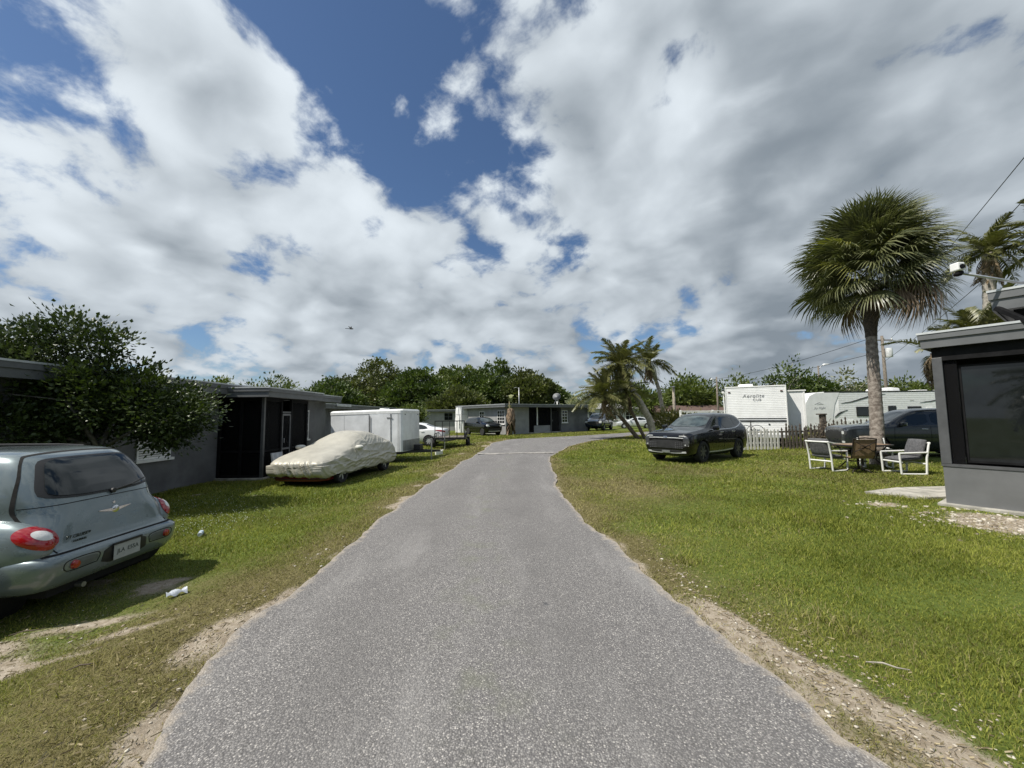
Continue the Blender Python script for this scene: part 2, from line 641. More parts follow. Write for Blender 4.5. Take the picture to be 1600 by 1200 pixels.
def ground_material():
    m = bpy.data.materials.new('ground_cover')
    m.use_nodes = True
    n = NT(m.node_tree)
    out = n.new('ShaderNodeOutputMaterial')
    b = n.new('ShaderNodeBsdfPrincipled')
    n.link(b.outputs[0], out.inputs[0])
    ge = n.new('ShaderNodeNewGeometry')
    P = ge.outputs['Position']
    dirt = n.new('ShaderNodeAttribute', attribute_name='dirt').outputs['Fac']
    dry = n.new('ShaderNodeAttribute', attribute_name='dry').outputs['Fac']
    f = n.noise(P, 14, 6, 0.65)
    g = n.noise(P, 70, 4, 0.7)
    st = n.new('ShaderNodeMapping')
    n.link(P, st.inputs[0])
    st.inputs['Scale'].default_value = (60, 60, 60)
    gr = n.mix(n.ramp(f, .3, .7), (.058, .086, .013), (.115, .150, .026))
    gr = n.mix(n.math('MULTIPLY', n.ramp(g, .35, .7), 0.5), gr, (.15, .18, .05))
    dy = n.mix(n.ramp(g, .3, .7), (.095, .085, .035), (.19, .165, .075))
    dyf = n.ramp(n.math('ADD', dry, n.math('MULTIPLY', n.math('SUBTRACT', f, 0.5), 0.9)), .25, .9)
    c = n.mix(dyf, gr, dy)
    sand = n.mix(n.ramp(f, .3, .75), (.25, .205, .15), (.44, .385, .31))
    sand = n.mix(n.ramp(g, .55, .75), sand, (.17, .13, .09))
    df = n.ramp(n.math('ADD', dirt, n.math('MULTIPLY', n.math('SUBTRACT', g, 0.5), 0.7)), .30, .62)
    c = n.mix(df, c, sand)
    n.link(c, b.inputs['Base Color'])
    b.inputs['Roughness'].default_value = 0.95
    b.inputs['Specular IOR Level'].default_value = 0.15
    bp = n.new('ShaderNodeBump')
    bp.inputs['Strength'].default_value = 0.7
    bp.inputs['Distance'].default_value = 0.03
    n.link(n.math('ADD', n.noise(P, 45, 5, 0.7), n.math('MULTIPLY', n.noise(P, 8, 4), 0.6)), bp.inputs['Height'])
    n.link(bp.outputs[0], b.inputs['Normal'])
    return m


def axis_pts(segs):
    o = [segs[0][0]]
    for (a, b, st) in segs:
        k = max(1, int(round((b - a) / st)))
        o += list(np.linspace(a, b, k + 1)[1:])
    return np.array(o)


def build_ground():
    gx = axis_pts([(-900, -120, 130), (-120, -30, 10), (-30, -12, 1.2), (-12, 12.5, .11), (12.5, 30, 1.0), (30, 120, 9), (120, 900, 130)])
    gy = axis_pts([(-60, -8, 8), (-8, 1, .6), (1, 13, .11), (13, 27, .28), (27, 60, 1.1), (60, 160, 10), (160, 1500, 120)])
    X, Y = np.meshgrid(gx, gy)
    x, y = X.ravel(), Y.ravel()
    z = gz(x, y)
    z = z + 0.018 * (fbm(x * 3, y * 3, 3) - 0.5) * ((np.abs(x) < 13) & (y < 28))
    inr = in_road(x, y)
    dl, dr = edge_dist(x, y, EL), edge_dist(x, y, ER)
    dd = np.minimum(dl, dr)
    z = np.where(inr, -0.045, np.minimum(z, np.where(dd < 0.35, gz(x, y) - 0.004 - 0.0 * dd, 99)))
    dirt, dry = cover(x, y)
    nx, ny = len(gx), len(gy)
    i = np.arange((ny - 1) * (nx - 1))
    r, c = i // (nx - 1), i % (nx - 1)
    f = np.stack([r * nx + c, r * nx + c + 1, (r + 1) * nx + c + 1, (r + 1) * nx + c], 1)
    me = np_mesh('ground', np.stack([x, y, z], 1), f, {'dirt': dirt, 'dry': dry}, smooth=True)
    o = link('ground', me, ground_material())
    meta(o, kind='structure')


def road_material():
    m = bpy.data.materials.new('weathered_asphalt')
    m.use_nodes = True
    n = NT(m.node_tree)
    out = n.new('ShaderNodeOutputMaterial')
    b = n.new('ShaderNodeBsdfPrincipled')
    n.link(b.outputs[0], out.inputs[0])
    P = n.new('ShaderNodeNewGeometry').outputs['Position']
    vo = n.new('ShaderNodeTexVoronoi')
    n.link(P, vo.inputs['Vector'])
    vo.inputs['Scale'].default_value = 100
    stone = n.new('ShaderNodeSeparateColor')
    n.link(vo.outputs['Color'], stone.inputs[0])
    base = n.mix(n.ramp(stone.outputs[0], 0.0, 1.0, smooth=False), (.095, .090, .086), (.365, .350, .334))
    base = n.mix(n.ramp(stone.outputs[1], .90, .96), base, (.56, .53, .49))
    base = n.mix(n.ramp(vo.outputs['Distance'], .25, .75), base, (.125, .12, .12))
    big = n.noise(P, 0.55, 5, 0.6)
    mp = n.new('ShaderNodeMapping')
    n.link(P, mp.inputs[0])
    mp.inputs['Scale'].default_value = (1.5, 0.28, 1)
    streak = n.noise(mp.outputs[0], 1.2, 4, 0.6)
    base = n.mix(n.ramp(big, .30, .72, 0.0, 0.32), base, (.150, .145, .142))
    base = n.mix(n.ramp(streak, .50, .75, 0.0, 0.45), base, (.31, .30, .29))
    spot = n.noise(P, 2.2, 5, 0.7)
    base = n.mix(n.ramp(spot, .66, .74, 0.0, 0.40), base, (.06, .06, .06))
    tt = n.new('ShaderNodeAttribute', attribute_name='across').outputs['Fac']
    for tc_ in (.27, .70):                                    # worn, slightly darker wheel tracks
        dist = n.math('ABSOLUTE', n.math('SUBTRACT', tt, tc_))
        tf = n.math('MULTIPLY', n.ramp(dist, 0.0, 0.16, 1.0, 0.0), n.ramp(n.noise(P, 0.9, 4, .6), .35, .65, .05, .42))
        base = n.mix(tf, base, (.115, .110, .107))
    mid = n.math('MULTIPLY', n.ramp(n.math('ABSOLUTE', n.math('SUBTRACT', tt, .5)), 0.0, .14, 1.0, 0.0), n.ramp(n.noise(P, 2.6, 5, .65), .48, .70, 0, .40))
    base = n.mix(mid, base, (.150, .160, .105))               # moss between the tracks
    ck = n.new('ShaderNodeTexVoronoi', feature='DISTANCE_TO_EDGE')
    nz = n.new('ShaderNodeTexNoise')
    n.link(P, nz.inputs['Vector'])
    nz.inputs['Scale'].default_value = 3.0
    n.link(n.vmath('ADD', P, n.vmath('SCALE', n.vmath('SUBTRACT', nz.outputs['Color'], (.5, .5, .5)), scale=.45)), ck.inputs['Vector'])
    ck.inputs['Scale'].default_value = 0.55
    cf = n.math('MULTIPLY', n.ramp(ck.outputs['Distance'], 0.001, 0.006, .45, 0.0), n.ramp(n.noise(P, 0.35, 3, .5), .58, .66))
    base = n.mix(cf, base, (.045, .043, .042))
    ed = n.new('ShaderNodeAttribute', attribute_name='edge').outputs['Fac']
    sandf = n.ramp(n.math('ADD', ed, n.math('MULTIPLY', n.math('SUBTRACT', n.noise(P, 9, 5, .65), .5), 1.3)), .60, 1.12, 0, .85)
    base = n.mix(sandf, base, (.36, .315, .26))
    n.link(base, b.inputs['Base Color'])
    b.inputs['Roughness'].default_value = 0.85
    b.inputs['Specular IOR Level'].default_value = 0.3
    bp = n.new('ShaderNodeBump')
    bp.inputs['Strength'].default_value = 0.9
    bp.inputs['Distance'].default_value = 0.006
    n.link(n.math('SUBTRACT', 1.0, vo.outputs['Distance']), bp.inputs['Height'])
    n.link(bp.outputs[0], b.inputs['Normal'])
    return m


def build_road():
    K = 22
    t = np.linspace(0, 1, K)
    V, E, T = [], [], []
    for k in range(K):
        p = EL * (1 - t[k]) + ER * t[k]
        e = min(k, K - 1 - k)
        z = gz(p[:, 0], p[:, 1]) * (0.0 if 2 < k < K - 3 else 1.0) + 0.012 + 0.03 * (4 * t[k] * (1 - t[k])) + 0.012 * (fbm(p[:, 0] * 0.8, p[:, 1] * 0.5, 3) - 0.5)
        z = np.maximum(z, 0.006) if e > 1 else np.maximum(gz(p[:, 0], p[:, 1]) + 0.010, -0.02)
        V.append(np.stack([p[:, 0], p[:, 1], z], 1))
        d = np.minimum(np.hypot(*(p - EL).T), np.hypot(*(p - ER).T))
        E.append(np.exp(-d / 0.16))
        T.append(np.full(NR, t[k]))
    # skirt down into the ground on both sides
    for k in (0, K - 1):
        q = V[k].copy()
        V.append(q.copy())
        E.append(np.ones(NR))
        q[:, 2] -= 0.05
        V.append(q)
        E.append(np.ones(NR))
        T += [np.zeros(NR), np.zeros(NR)]
    V, E = np.concatenate(V), np.concatenate(E)
    F = []
    idx = np.arange(NR - 1)
    for a, b in list(zip(range(K - 1), range(1, K))) + [(K + 1, K), (K + 2, K + 3)]:
        F.append(np.stack([a * NR + idx, b * NR + idx, b * NR + idx + 1, a * NR + idx + 1], 1))
    o = link('road', np_mesh('road', V, np.concatenate(F), {'edge': E, 'across': np.concatenate(T)}, smooth=True), road_material())
    meta(o, kind='structure')
    # pale concrete band across the road where the lane bends
    mb = MB()
    xs = np.linspace(-1.50, 1.80, 14)
    top, bot = [], []
    for x in xs:
        w = 0.16 + 0.05 * math.sin(x * 7) + 0.03 * math.sin(x * 17 + 1)
        yc = 17.6 + 0.10 * x + 0.06 * math.sin(3 * x)
        top.append((x, yc + w))
        bot.append((x, yc - w))
    mb.prism(bot + top[::-1], 0.02, 0.058)
    o = mb.build('concrete_band', mat('band_concrete', (.36, .34, .31), .9, var=.2, scale=9, bump=.3))
    meta(o, kind='structure')


build_ground()
build_road()


# ------------------------------------------------------------------ grass, weeds, stones (nobody could count these)
OBST = []      # (cx, cy, hx, hy, rz) footprints that keep grass away


def clear_of(x, y):
    ok = np.ones(x.shape, dtype=bool)
    for (cx, cy, hx, hy, a) in OBST:
        ca, sa = math.cos(a), math.sin(a)
        u = (x - cx) * ca + (y - cy) * sa
        v = -(x - cx) * sa + (y - cy) * ca
        ok &= ~((np.abs(u) < hx) & (np.abs(v) < hy))
    return ok


def grass_mat():
    m = bpy.data.materials.new('grass_blades')
    m.use_nodes = True
    n = NT(m.node_tree)
    out = n.new('ShaderNodeOutputMaterial')
    b = n.new('ShaderNodeBsdfPrincipled')
    v = n.new('ShaderNodeAttribute', attribute_name='v').outputs['Fac']
    dry = n.new('ShaderNodeAttribute', attribute_name='dry').outputs['Fac']
    g = n.mix(v, (.072, .096, .010), (.325, .340, .070))
    s = n.mix(v, (.15, .125, .055), (.36, .31, .16))
    c = n.mix(dry, g, s)
    n.link(c, b.inputs['Base Color'])
    b.inputs['Roughness'].default_value = 0.6
    b.inputs['Specular IOR Level'].default_value = 0.12
    tr = n.new('ShaderNodeBsdfTranslucent')
    n.link(n.mix(1.0, c, (1.1, 1.2, .7), blend='MULTIPLY'), tr.inputs[0])
    mx = n.new('ShaderNodeMixShader')
    mx.inputs[0].default_value = 0.3
    n.link(b.outputs[0], mx.inputs[1])
    n.link(tr.outputs[0], mx.inputs[2])
    n.link(mx.outputs[0], out.inputs[0])
    return m


def blades(name, x, y, hgt, wid, label, material, dens=1.0, lean=0.8):
    keep = ~in_road(x, y) & clear_of(x, y)
    x, y = x[keep], y[keep]
    hgt = hgt[keep] if hasattr(hgt, '__len__') else np.full(len(x), hgt)
    wid = wid[keep] if hasattr(wid, '__len__') else np.full(len(x), wid)
    dirt, dry = cover(x, y)
    p = np.clip(1.15 - 1.6 * dirt, 0.05, 1) * dens
    k = rng.random(len(x)) < p
    x, y, dry, dirt, hgt, wid = x[k], y[k], dry[k], dirt[k], hgt[k], wid[k]
    n = len(x)
    patch = 0.55 + 1.0 * fbm(x * 1.1 + 3, y * 1.1 + 8, 4) ** 1.2
    hgt = hgt * (0.5 + 0.9 * rng.random(n)) * patch * (1 - 0.25 * dry) * (1 - 0.3 * dirt)
    a = rng.random(n) * 2 * math.pi
    ln = lean * (0.3 + rng.random(n)) * hgt * (1 + 0.8 * dry)
    ba = rng.random(n) * 2 * math.pi
    bx, by = np.cos(ba) * wid / 2, np.sin(ba) * wid / 2
    z = gz(x, y) - 0.012
    lx, ly = np.cos(a) * ln, np.sin(a) * ln
    V = np.zeros((n, 5, 3))
    V[:, 0] = np.stack([x - bx, y - by, z], 1)
    V[:, 1] = np.stack([x + bx, y + by, z], 1)
    V[:, 2] = np.stack([x + bx * .8 + lx * .35, y + by * .8 + ly * .35, z + hgt * .62], 1)
    V[:, 3] = np.stack([x - bx * .8 + lx * .35, y - by * .8 + ly * .35, z + hgt * .62], 1)
    V[:, 4] = np.stack([x + lx, y + ly, z + hgt * (1.0 - 0.25 * rng.random(n))], 1)
    b = np.arange(n)[:, None] * 5
    F = np.concatenate([b + np.array([[0, 1, 2]]), b + np.array([[0, 2, 3]]), b + np.array([[3, 2, 4]])])
    v = np.clip(0.5 + 0.9 * (fbm(x * 0.9 + 30, y * 0.9, 3) - 0.5) + 0.30 * rng.standard_normal(n), 0, 1)
    dv = (rng.random(n) < (0.08 + 0.95 * dry ** 1.3)).astype(float) * (0.55 + 0.45 * rng.random(n)) + 0.15 * dry
    me = np_mesh(name, V.reshape(-1, 3), F, {'v': np.repeat(v, 5), 'dry': np.repeat(np.clip(dv, 0, 1), 5)})
    o = link(name, me, material)
    meta(o, label, 'grass', kind='stuff')
    return o


def scatter(x0, x1, y0, y1, per):
    n = int((x1 - x0) * (y1 - y0) * per)
    return rng.uniform(x0, x1, n), rng.uniform(y0, y1, n)


def view_keep(x, y, m=60):
    px = 800 + 620 * x / np.maximum(y, .1)
    return (px > -m) & (px < 1600 + m)


def build_grass():
    gm = grass_mat()
    for side, xa, xb, lab in (('l', -9.0, -1.5, 'short patchy lawn on the left verge of the road'), ('r', 1.0, 9.5, 'short green lawn on the right side of the road')):
        xs, ys, hs, ws = [], [], [], []
        for (y0, y1, per, h, w) in [(1.5, 3.4, 11000, .039, .0040), (3.4, 5.5, 5600, .038, .0055), (5.5, 8.5, 2500, .045, .0085), (8.5, 13, 1050, .06, .013), (13, 20, 420, .065, .022)]:
            x, y = scatter(xa if y0 < 8 else xa - (1 if side == 'l' else 0), xb if y0 < 8 else xb + (5 if side == 'r' else 0), y0, y1, per)
            k = view_keep(x, y)
            x, y = x[k], y[k]
            xs.append(x); ys.append(y)
            hs.append(np.full(len(x), h)); ws.append(np.full(len(x), w))
        blades('lawn_grass', np.concatenate(xs), np.concatenate(ys), np.concatenate(hs), np.concatenate(ws), lab, gm)
    # far lawns: coarser tufts
    x, y = scatter(-12, 26, 20, 42, 130)
    k = view_keep(x, y)
    blades('far_grass', x[k], y[k], .08, .045, 'mown grass beyond the bend of the road', gm)
    # taller weed tufts
    tx, ty = [], []
    for (cx, cy, r, k) in [(4.6, 6.3, .5, 900), (6.1, 6.2, .55, 900), (1.95, 4.7, .14, 260), (2.55, 3.3, .25, 320), (7.6, 7.75, .5, 500), (8.4, 7.45, .4, 400), (5.3, 7.2, .8, 700), (-2.75, 3.0, .3, 260),
                           (3.1, 2.55, .3, 300), (1.6, 6.6, .2, 250), (-8.6, 10.6, .5, 600), (-8.7, 8.8, .5, 600), (-7.2, 11.6, .8, 700), (6.0, 16.2, 1.2, 500), (9.0, 26.6, .8, 600), (-5.5, 15.9, .9, 700)]:
        tx.append(cx + r * rng.standard_normal(k) * .6)
        ty.append(cy + r * rng.standard_normal(k) * .6)
    tx, ty = np.concatenate(tx), np.concatenate(ty)
    blades('weed_tuft', tx, ty, .085, .008, 'taller weed tufts scattered over the lawns and verges', gm, lean=.6)


def build_litter():
    """straw and dead blades lying flat on the bare shoulders, and clover heads by the wagon"""
    xs, ys = [], []
    for (cx, cy, rx, ry, n) in [(2.0, 2.7, .26, .9, 600), (2.3, 2.0, .4, .5, 300), (-2.5, 3.4, .35, 1.2, 700), (-3.9, 3.3, 1.2, .6, 900), (1.7, 4.4, .2, 1.2, 400), (7.0, 6.2, .7, .6, 500), (-2.1, 2.3, .3, .4, 300)]:
        xs.append(cx + rx * rng.standard_normal(n) * .7)
        ys.append(cy + ry * rng.standard_normal(n) * .7)
    x, y = np.concatenate(xs), np.concatenate(ys)
    k = ~in_road(x, y) & (y > 1.5)
    x, y = x[k], y[k]
    n = len(x)
    a = rng.random(n) * 6.283
    L = .008 + .018 * rng.random(n) ** 2
    w = .0007 + .0010 * rng.random(n)
    z = gz(x, y) + .006 + .012 * rng.random(n)
    dx, dy = np.cos(a), np.sin(a)
    V = np.zeros((n, 4, 3))
    for i, (l_, s_) in enumerate(((-1, -1), (1, -1), (1, 1), (-1, 1))):
        V[:, i] = np.stack([x + dx * L * l_ - dy * w * s_, y + dy * L * l_ + dx * w * s_, z + .004 * l_ + .003 * s_], 1)
    b = np.arange(n)[:, None] * 4
    F = np.concatenate([b + np.array([[0, 1, 2]]), b + np.array([[0, 2, 3]])])
    me = np_mesh('dead_straw', V.reshape(-1, 3), F, {'v': np.repeat(rng.random(n), 4)})
    meta(link('dead_straw', me, leaf_mat('straw', (.11, .085, .05), (.46, .39, .25), .8, .1, .2)), 'dead straw and clippings scattered over the bare road shoulders', 'straw', kind='stuff')
    x = np.concatenate([rng.normal(-5.4, .6, 260), rng.normal(-6.6, .7, 160)])
    y = np.concatenate([rng.normal(7.2, .6, 260), rng.normal(8.6, .7, 160)])
    n = len(x)
    r = .005 + .005 * rng.random(n)
    z = gz(x, y) + .035 + .03 * rng.random(n)
    o6 = np.array([(1, 0, 0), (0, 1, 0), (-1, 0, 0), (0, -1, 0), (0, 0, 1), (0, 0, -1)], dtype=float)
    f8 = np.array([(0, 1, 4), (1, 2, 4), (2, 3, 4), (3, 0, 4), (1, 0, 5), (2, 1, 5), (3, 2, 5), (0, 3, 5)])
    V = np.stack([x, y, z], 1)[:, None, :] + o6[None] * r[:, None, None]
    F = (np.arange(n)[:, None, None] * 6 + f8[None]).reshape(-1, 3)
    me = np_mesh('clover_heads', V.reshape(-1, 3), F, {'v': np.repeat(rng.random(n), 6)})
    meta(link('clover_heads', me, leaf_mat('clover_white', (.5, .52, .42), (.75, .76, .70), .7, .2, .2)), 'tiny white clover heads in the lawn behind the wagon', 'flowers', kind='stuff')


def build_stones():
    pts = []
    for (cx, cy, rx, ry, n, s) in [(2.0, 2.7, .24, .9, 330, .0060), (2.3, 2.0, .35, .5, 180, .0065), (7.2, 6.1, .8, .7, 420, .018), (-2.35, 3.2, .2, .7, 60, .006), (-1.95, 2.3, .2, .4, 40, .006),
                                   (-3.9, 3.5, 1.2, .6, 60, .007), (1.75, 3.9, .15, 1.0, 130, .007), (-2.4, 6, .2, 3, 40, .009), (6.7, 7.4, .35, .25, 60, .016)]:
        x = cx + rx * rng.standard_normal(n) * .7
        y = cy + ry * rng.standard_normal(n) * .7
        k = ~in_road(x, y) & (y > 1.5)
        for a, b in zip(x[k], y[k]):
            pts.append((a, b, s * (0.4 + 1.1 * rng.random() ** 2)))
    # loose chippings on the asphalt
    t0 = bmesh.new()
    bmesh.ops.create_cube(t0, size=1.7)
    bv = np.array([v.co[:] for v in t0.verts])
    bf = np.array([[v.index for v in f.verts] for f in t0.faces])
    t0.free()
    V, F, A = [], [], []
    for i, (a, b, s) in enumerate(pts):
        sc = s * (0.6 + 0.8 * rng.random(3)) * np.array([1.2, 1.2, .7])
        q = (bv + 0.75 * (rng.random(bv.shape) - .5)) * sc
        th = rng.random() * 6.28
        rot = np.array([[math.cos(th), -math.sin(th), 0], [math.sin(th), math.cos(th), 0], [0, 0, 1]])
        V.append(q @ rot.T + np.array([a, b, gzf(a, b) + s * .1]))
        F.append(bf + i * len(bv))
        A.append(np.full(len(bv), rng.random()))
    me = np_mesh('loose_stones', np.concatenate(V), np.concatenate(F), {'v': np.concatenate(A)})
    o = link('loose_stones', me, leaf_mat('limestone_chip', (.26, .21, .15), (.62, .58, .50), .9, .0, .2))
    meta(o, 'pale loose limestone chips along the road edge and bare soil', 'stones', kind='stuff')

# ================================================================== BUILDINGS
m_wall_dk = mat('grey_stucco', (.15, .152, .157), .9, var=.16, scale=.9, bump=.25, bscale=90)
m_wall_c = mat('light_grey_stucco', (.30, .30, .30), .9, var=.08, scale=1.5, bump=.2, bscale=60)
m_fascia = mat('fascia_grey', (.125, .13, .135), .55, var=.08, scale=2)
m_fascia_hi = mat('fascia_edge', (.50, .52, .53), .4, var=.08, scale=3)
m_roof = mat('roof_membrane', (.30, .30, .30), .85, var=.2, scale=1.0)
m_black = mat('black_frame', (.010, .010, .011), .75, var=.2, spec=.15)
m_frame = mat('dark_grey_frame', (.085, .087, .09), .45, var=.1)
m_white = mat('white_paint', (.78, .78, .76), .5, var=.05, scale=3)
m_blind = mat('white_blind', (.70, .70, .68), .6, var=.05)
m_glass = mat('dark_glass', (.010, .012, .013), .03, var=.1, spec=.5)
m_conc = mat('concrete', (.42, .40, .35), .9, var=.18, scale=4, bump=.25)
m_chrome = mat('chrome', (.75, .75, .76), .14, metal=1.0, var=.04)
m_steel = mat('galvanised_steel', (.45, .46, .47), .4, metal=.9, var=.12)
m_rubber = mat('tyre_rubber', (.022, .022, .023), .85, var=.2, scale=12)


def screen_mat():
    m = bpy.data.materials.new('insect_screen')
    m.use_nodes = True
    n = NT(m.node_tree)
    out = n.new('ShaderNodeOutputMaterial')
    tr = n.new('ShaderNodeBsdfTransparent')
    tr.inputs[0].default_value = (.9, .9, .9, 1)
    df = n.new('ShaderNodeBsdfPrincipled')
    o = n.new('ShaderNodeTexCoord').outputs['Object']
    n.link(n.mix(n.noise(o, 3, 3), (.0025, .0025, .003), (.005, .005, .006)), df.inputs['Base Color'])
    df.inputs['Roughness'].default_value = .8
    df.inputs['Specular IOR Level'].default_value = .15
    mx = n.new('ShaderNodeMixShader')
    mx.inputs[0].default_value = .80
    n.link(tr.outputs[0], mx.inputs[1])
    n.link(df.outputs[0], mx.inputs[2])
    n.link(mx.outputs[0], out.inputs[0])
    return m


m_screen = screen_mat()


def flat_roof(h, x0, x1, y0, y1, z0, z1, dz=0.0):
    """slab roof with a two-step fascia and a pale drip edge; local coordinates of h"""
    zm = z0 + (z1 - z0) * .5
    MB().box(x0 + .05, x1 - .05, y0 + .05, y1 - .05, z0, z1 - .02).build('roof', m_roof, h)
    t = .03
    for (a0, a1, b0, b1) in ((x0, x1, y0, y0 + t), (x0, x1, y1 - t, y1), (x0, x0 + t, y0 + t + .001, y1 - t - .001), (x1 - t, x1, y0 + t + .001, y1 - t - .001)):
        MB().box(a0, a1, b0, b1, zm + .005, z1).build('fascia', m_fascia, h, bevel=.004)
        s = .028
        c0, c1 = a0 + (s if a0 > x0 else s), a1 - s
        d0, d1 = b0 + (s if b0 == y0 else 0) + (0 if a1 - a0 > 1 else 0), b1 - (s if b1 == y1 else 0)
        if a1 - a0 > b1 - b0:
            yy0 = b0 + (.028 if b0 == y0 else -.028)
            MB().box(x0 + s, x1 - s, yy0, yy0 + t, z0 - .02, zm + .02).build('lower_fascia', m_fascia, h)
            MB().box(a0 - .012, a1 + .012, b0 - (.013 if b0 == y0 else 0), b1 + (.013 if b1 == y1 else 0), z1 - .025, z1 + .012).build('drip_edge', m_fascia_hi, h)
        else:
            xx0 = a0 + (.028 if a0 == x0 else -.028)
            MB().box(xx0, xx0 + t, y0 + s + t + .002, y1 - s - t - .002, z0 - .02, zm + .02).build('lower_fascia', m_fascia, h)
            MB().box(a0 - (.013 if a0 == x0 else 0), a1 + (.013 if a1 == x1 else 0), b0 - .001, b1 + .001, z1 - .025, z1 + .012).build('drip_edge', m_fascia_hi, h)


def window(h, mtx, w, hgt, kind='blind', sill=True, frame_m=None, nv=1, nh=1):
    """window in its own frame: x along the wall, y outward, z up (mtx maps to h local)"""
    fm = frame_m or m_white
    t = .045

    def put(mb, name, m, par, **k):
        mb.v = [tuple(mtx @ Vector(p)) for p in mb.v]
        return mb.build(name, m, par, **k)
    fr = MB()
    for a in (0, w - t):
        fr.box(a, a + t, -.02, .035, 0, hgt)
    for b in (0, hgt - t):
        fr.box(t, w - t, -.02, .033, b, b + t)
    wn = put(fr, 'window', fm, h)
    put(MB().box(t, w - t, -.012, .006, t, hgt - t), 'pane', m_glass, wn)
    if kind == 'blind':
        k = int((hgt - 2 * t) / .055)
        for i in range(k):
            z = t + (i + .5) * (hgt - 2 * t) / k
            put(MB().box(t + .01, w - t - .01, .008, .016, z - .021, z + .021), 'blind_slat', m_blind, wn)
    if kind == 'grid':
        for i in range(1, nv + 1):
            x = t + i * (w - 2 * t) / (nv + 1)
            put(MB().box(x - .018, x + .018, .007, .026, t, hgt - t), 'glazing_bar', fm, wn)
        for i in range(1, nh + 1):
            z = t + i * (hgt - 2 * t) / (nh + 1)
            put(MB().box(t, w - t, .008, .024, z - .018, z + .018), 'glazing_bar', fm, wn)
    if sill:
        put(MB().box(-.06, w + .06, -.02, .09, -.07, -.005), 'window_sill', fm, wn)
    return wn


# ---- near grey house on the left, with its screened porch
hA = thing('bungalow', 'long grey stucco bungalow with black screened porch, nearest on the left', 'house', (-9.07, 12.3, -0.18))
MB().box(-7.0, 0, -9.8, 7.0, -.1, 2.68).build('wall', m_wall_dk, hA)
flat_roof(hA, -7.5, .58, -10.4, 7.5, 2.62, 2.90)
window(hA, Matrix.Translation((0, -2.66 + .95, .88)) @ Matrix.Rotation(R(-90), 4, 'Z'), .95, 1.15, 'blind')
window(hA, Matrix.Translation((0, 5.4, .95)) @ Matrix.Rotation(R(-90), 4, 'Z'), .5, 1.25, 'grid', nh=3)
# porch: projects 1.35 m, black framed screens
px1, py0, py1 = 1.38, 0.0, 2.55
MB().box(0.01, px1 + .12, py0 - .10, py1 + .1, -.1, .06).build('porch_slab', m_conc, hA, bevel=.01)
flat_roof(hA, -.3, px1 + .42, py0 - .45, py1 + .45, 2.53, 2.80)
for (x, y) in ((px1, py0), (px1, .92), (px1, 1.52), (px1, py1), (.06, py0), (.72, py0)):
    MB().box(x - .04, x + .04, y - .04, y + .04, .06, 2.52).build('porch_post', m_frame if (x, y) == (px1, py0) else m_black, hA)
for (z0, z1) in ((.06, .14), (.82, .88), (2.40, 2.52)):
    MB().box(px1 - .03, px1 + .03, py0 + .05, .87, z0, z1).build('screen_rail', m_black, hA)
    MB().box(px1 - .03, px1 + .03, 1.57, py1 - .05, z0, z1).build('screen_rail', m_black, hA)
    MB().box(.12, px1 - .05, py0 - .03, py0 + .03, z0, z1).build('screen_rail', m_black, hA)
MB().box(px1 - .004, px1 + .004, py0 + .045, .87, .14, 2.4).build('screen', m_screen, hA)
MB().box(px1 - .004, px1 + .004, 1.57, py1 - .045, .14, 2.4).build('screen', m_screen, hA)
MB().box(.11, px1 - .05, py0 - .004, py0 + .004, .14, 2.4).build('screen', m_screen, hA)
MB().box(.01, px1 - .05, py1 - .02, py1 + .02, .07, 2.5).build('porch_side_wall', m_black, hA)  # coloured black so the porch inside looks unlit
MB().box(.01, .03, .1, 2.5, .07, 2.5).build('porch_shade_panel', mat('porch_shade_dark', (.03, .03, .032), .9), hA)  # dark sheet over the house wall; porch shade put into its colour
dr = MB()
for a in (.97, 1.43):
    dr.box(px1 - .02, px1 + .03, a, a + .05, .08, 2.0)
for b in (.08, .82, 1.95):
    dr.box(px1 - .018, px1 + .028, 1.02, 1.43, b, b + .06)
dA = dr.build('screen_door', mat('door_grey', (.16, .16, .165), .5), hA)
MB().box(px1, px1 + .006, 1.02, 1.43, .14, 1.95).build('screen', m_screen, dA)
MB().tube([(px1 + .06, 1.05, 1.05), (px1 + .06, 1.05, 1.2)], .012).build('handle', m_steel, dA)
MB().box(px1 - .03, px1 + .03, .97, 1.47, 2.03, 2.09).build('screen_rail', m_frame, hA)
OBST.append((-12.6, 10.9, 3.6, 8.6, 0))
OBST.append((-8.4, 13.6, .85, 1.5, 0))
# board leaning on the porch
bd = thing('board', 'scuffed white board leaning against the black screened porch', 'board', (-7.52, 12.42, gzf(-7.5, 12.4)))
MB().prism([(.0, .05), (.13, .0), (.15, .62), (.02, .64)], -.01, .5, 'y')
mbd = MB()
mbd.add([(.12, 0, .02), (.12, .60, .02), (.02, .60, .78), (.02, 0, .78), (.14, 0, .02), (.14, .60, .02), (.04, .60, .78), (.04, 0, .78)],
        [(0, 1, 2, 3), (7, 6, 5, 4), (0, 4, 5, 1), (1, 5, 6, 2), (2, 6, 7, 3), (3, 7, 4, 0)])
mbd.build('panel', mat('scuffed_white', (.66, .68, .72), .5, var=.0, scale=7, col2=(.42, .44, .48)), bd)
fr = MB()
fr.beam((.13, .02, .03), (.03, .02, .77), .035, .03)
fr.beam((.13, .58, .03), (.03, .58, .77), .035, .03)
fr.build('edge_strip', m_steel, bd)

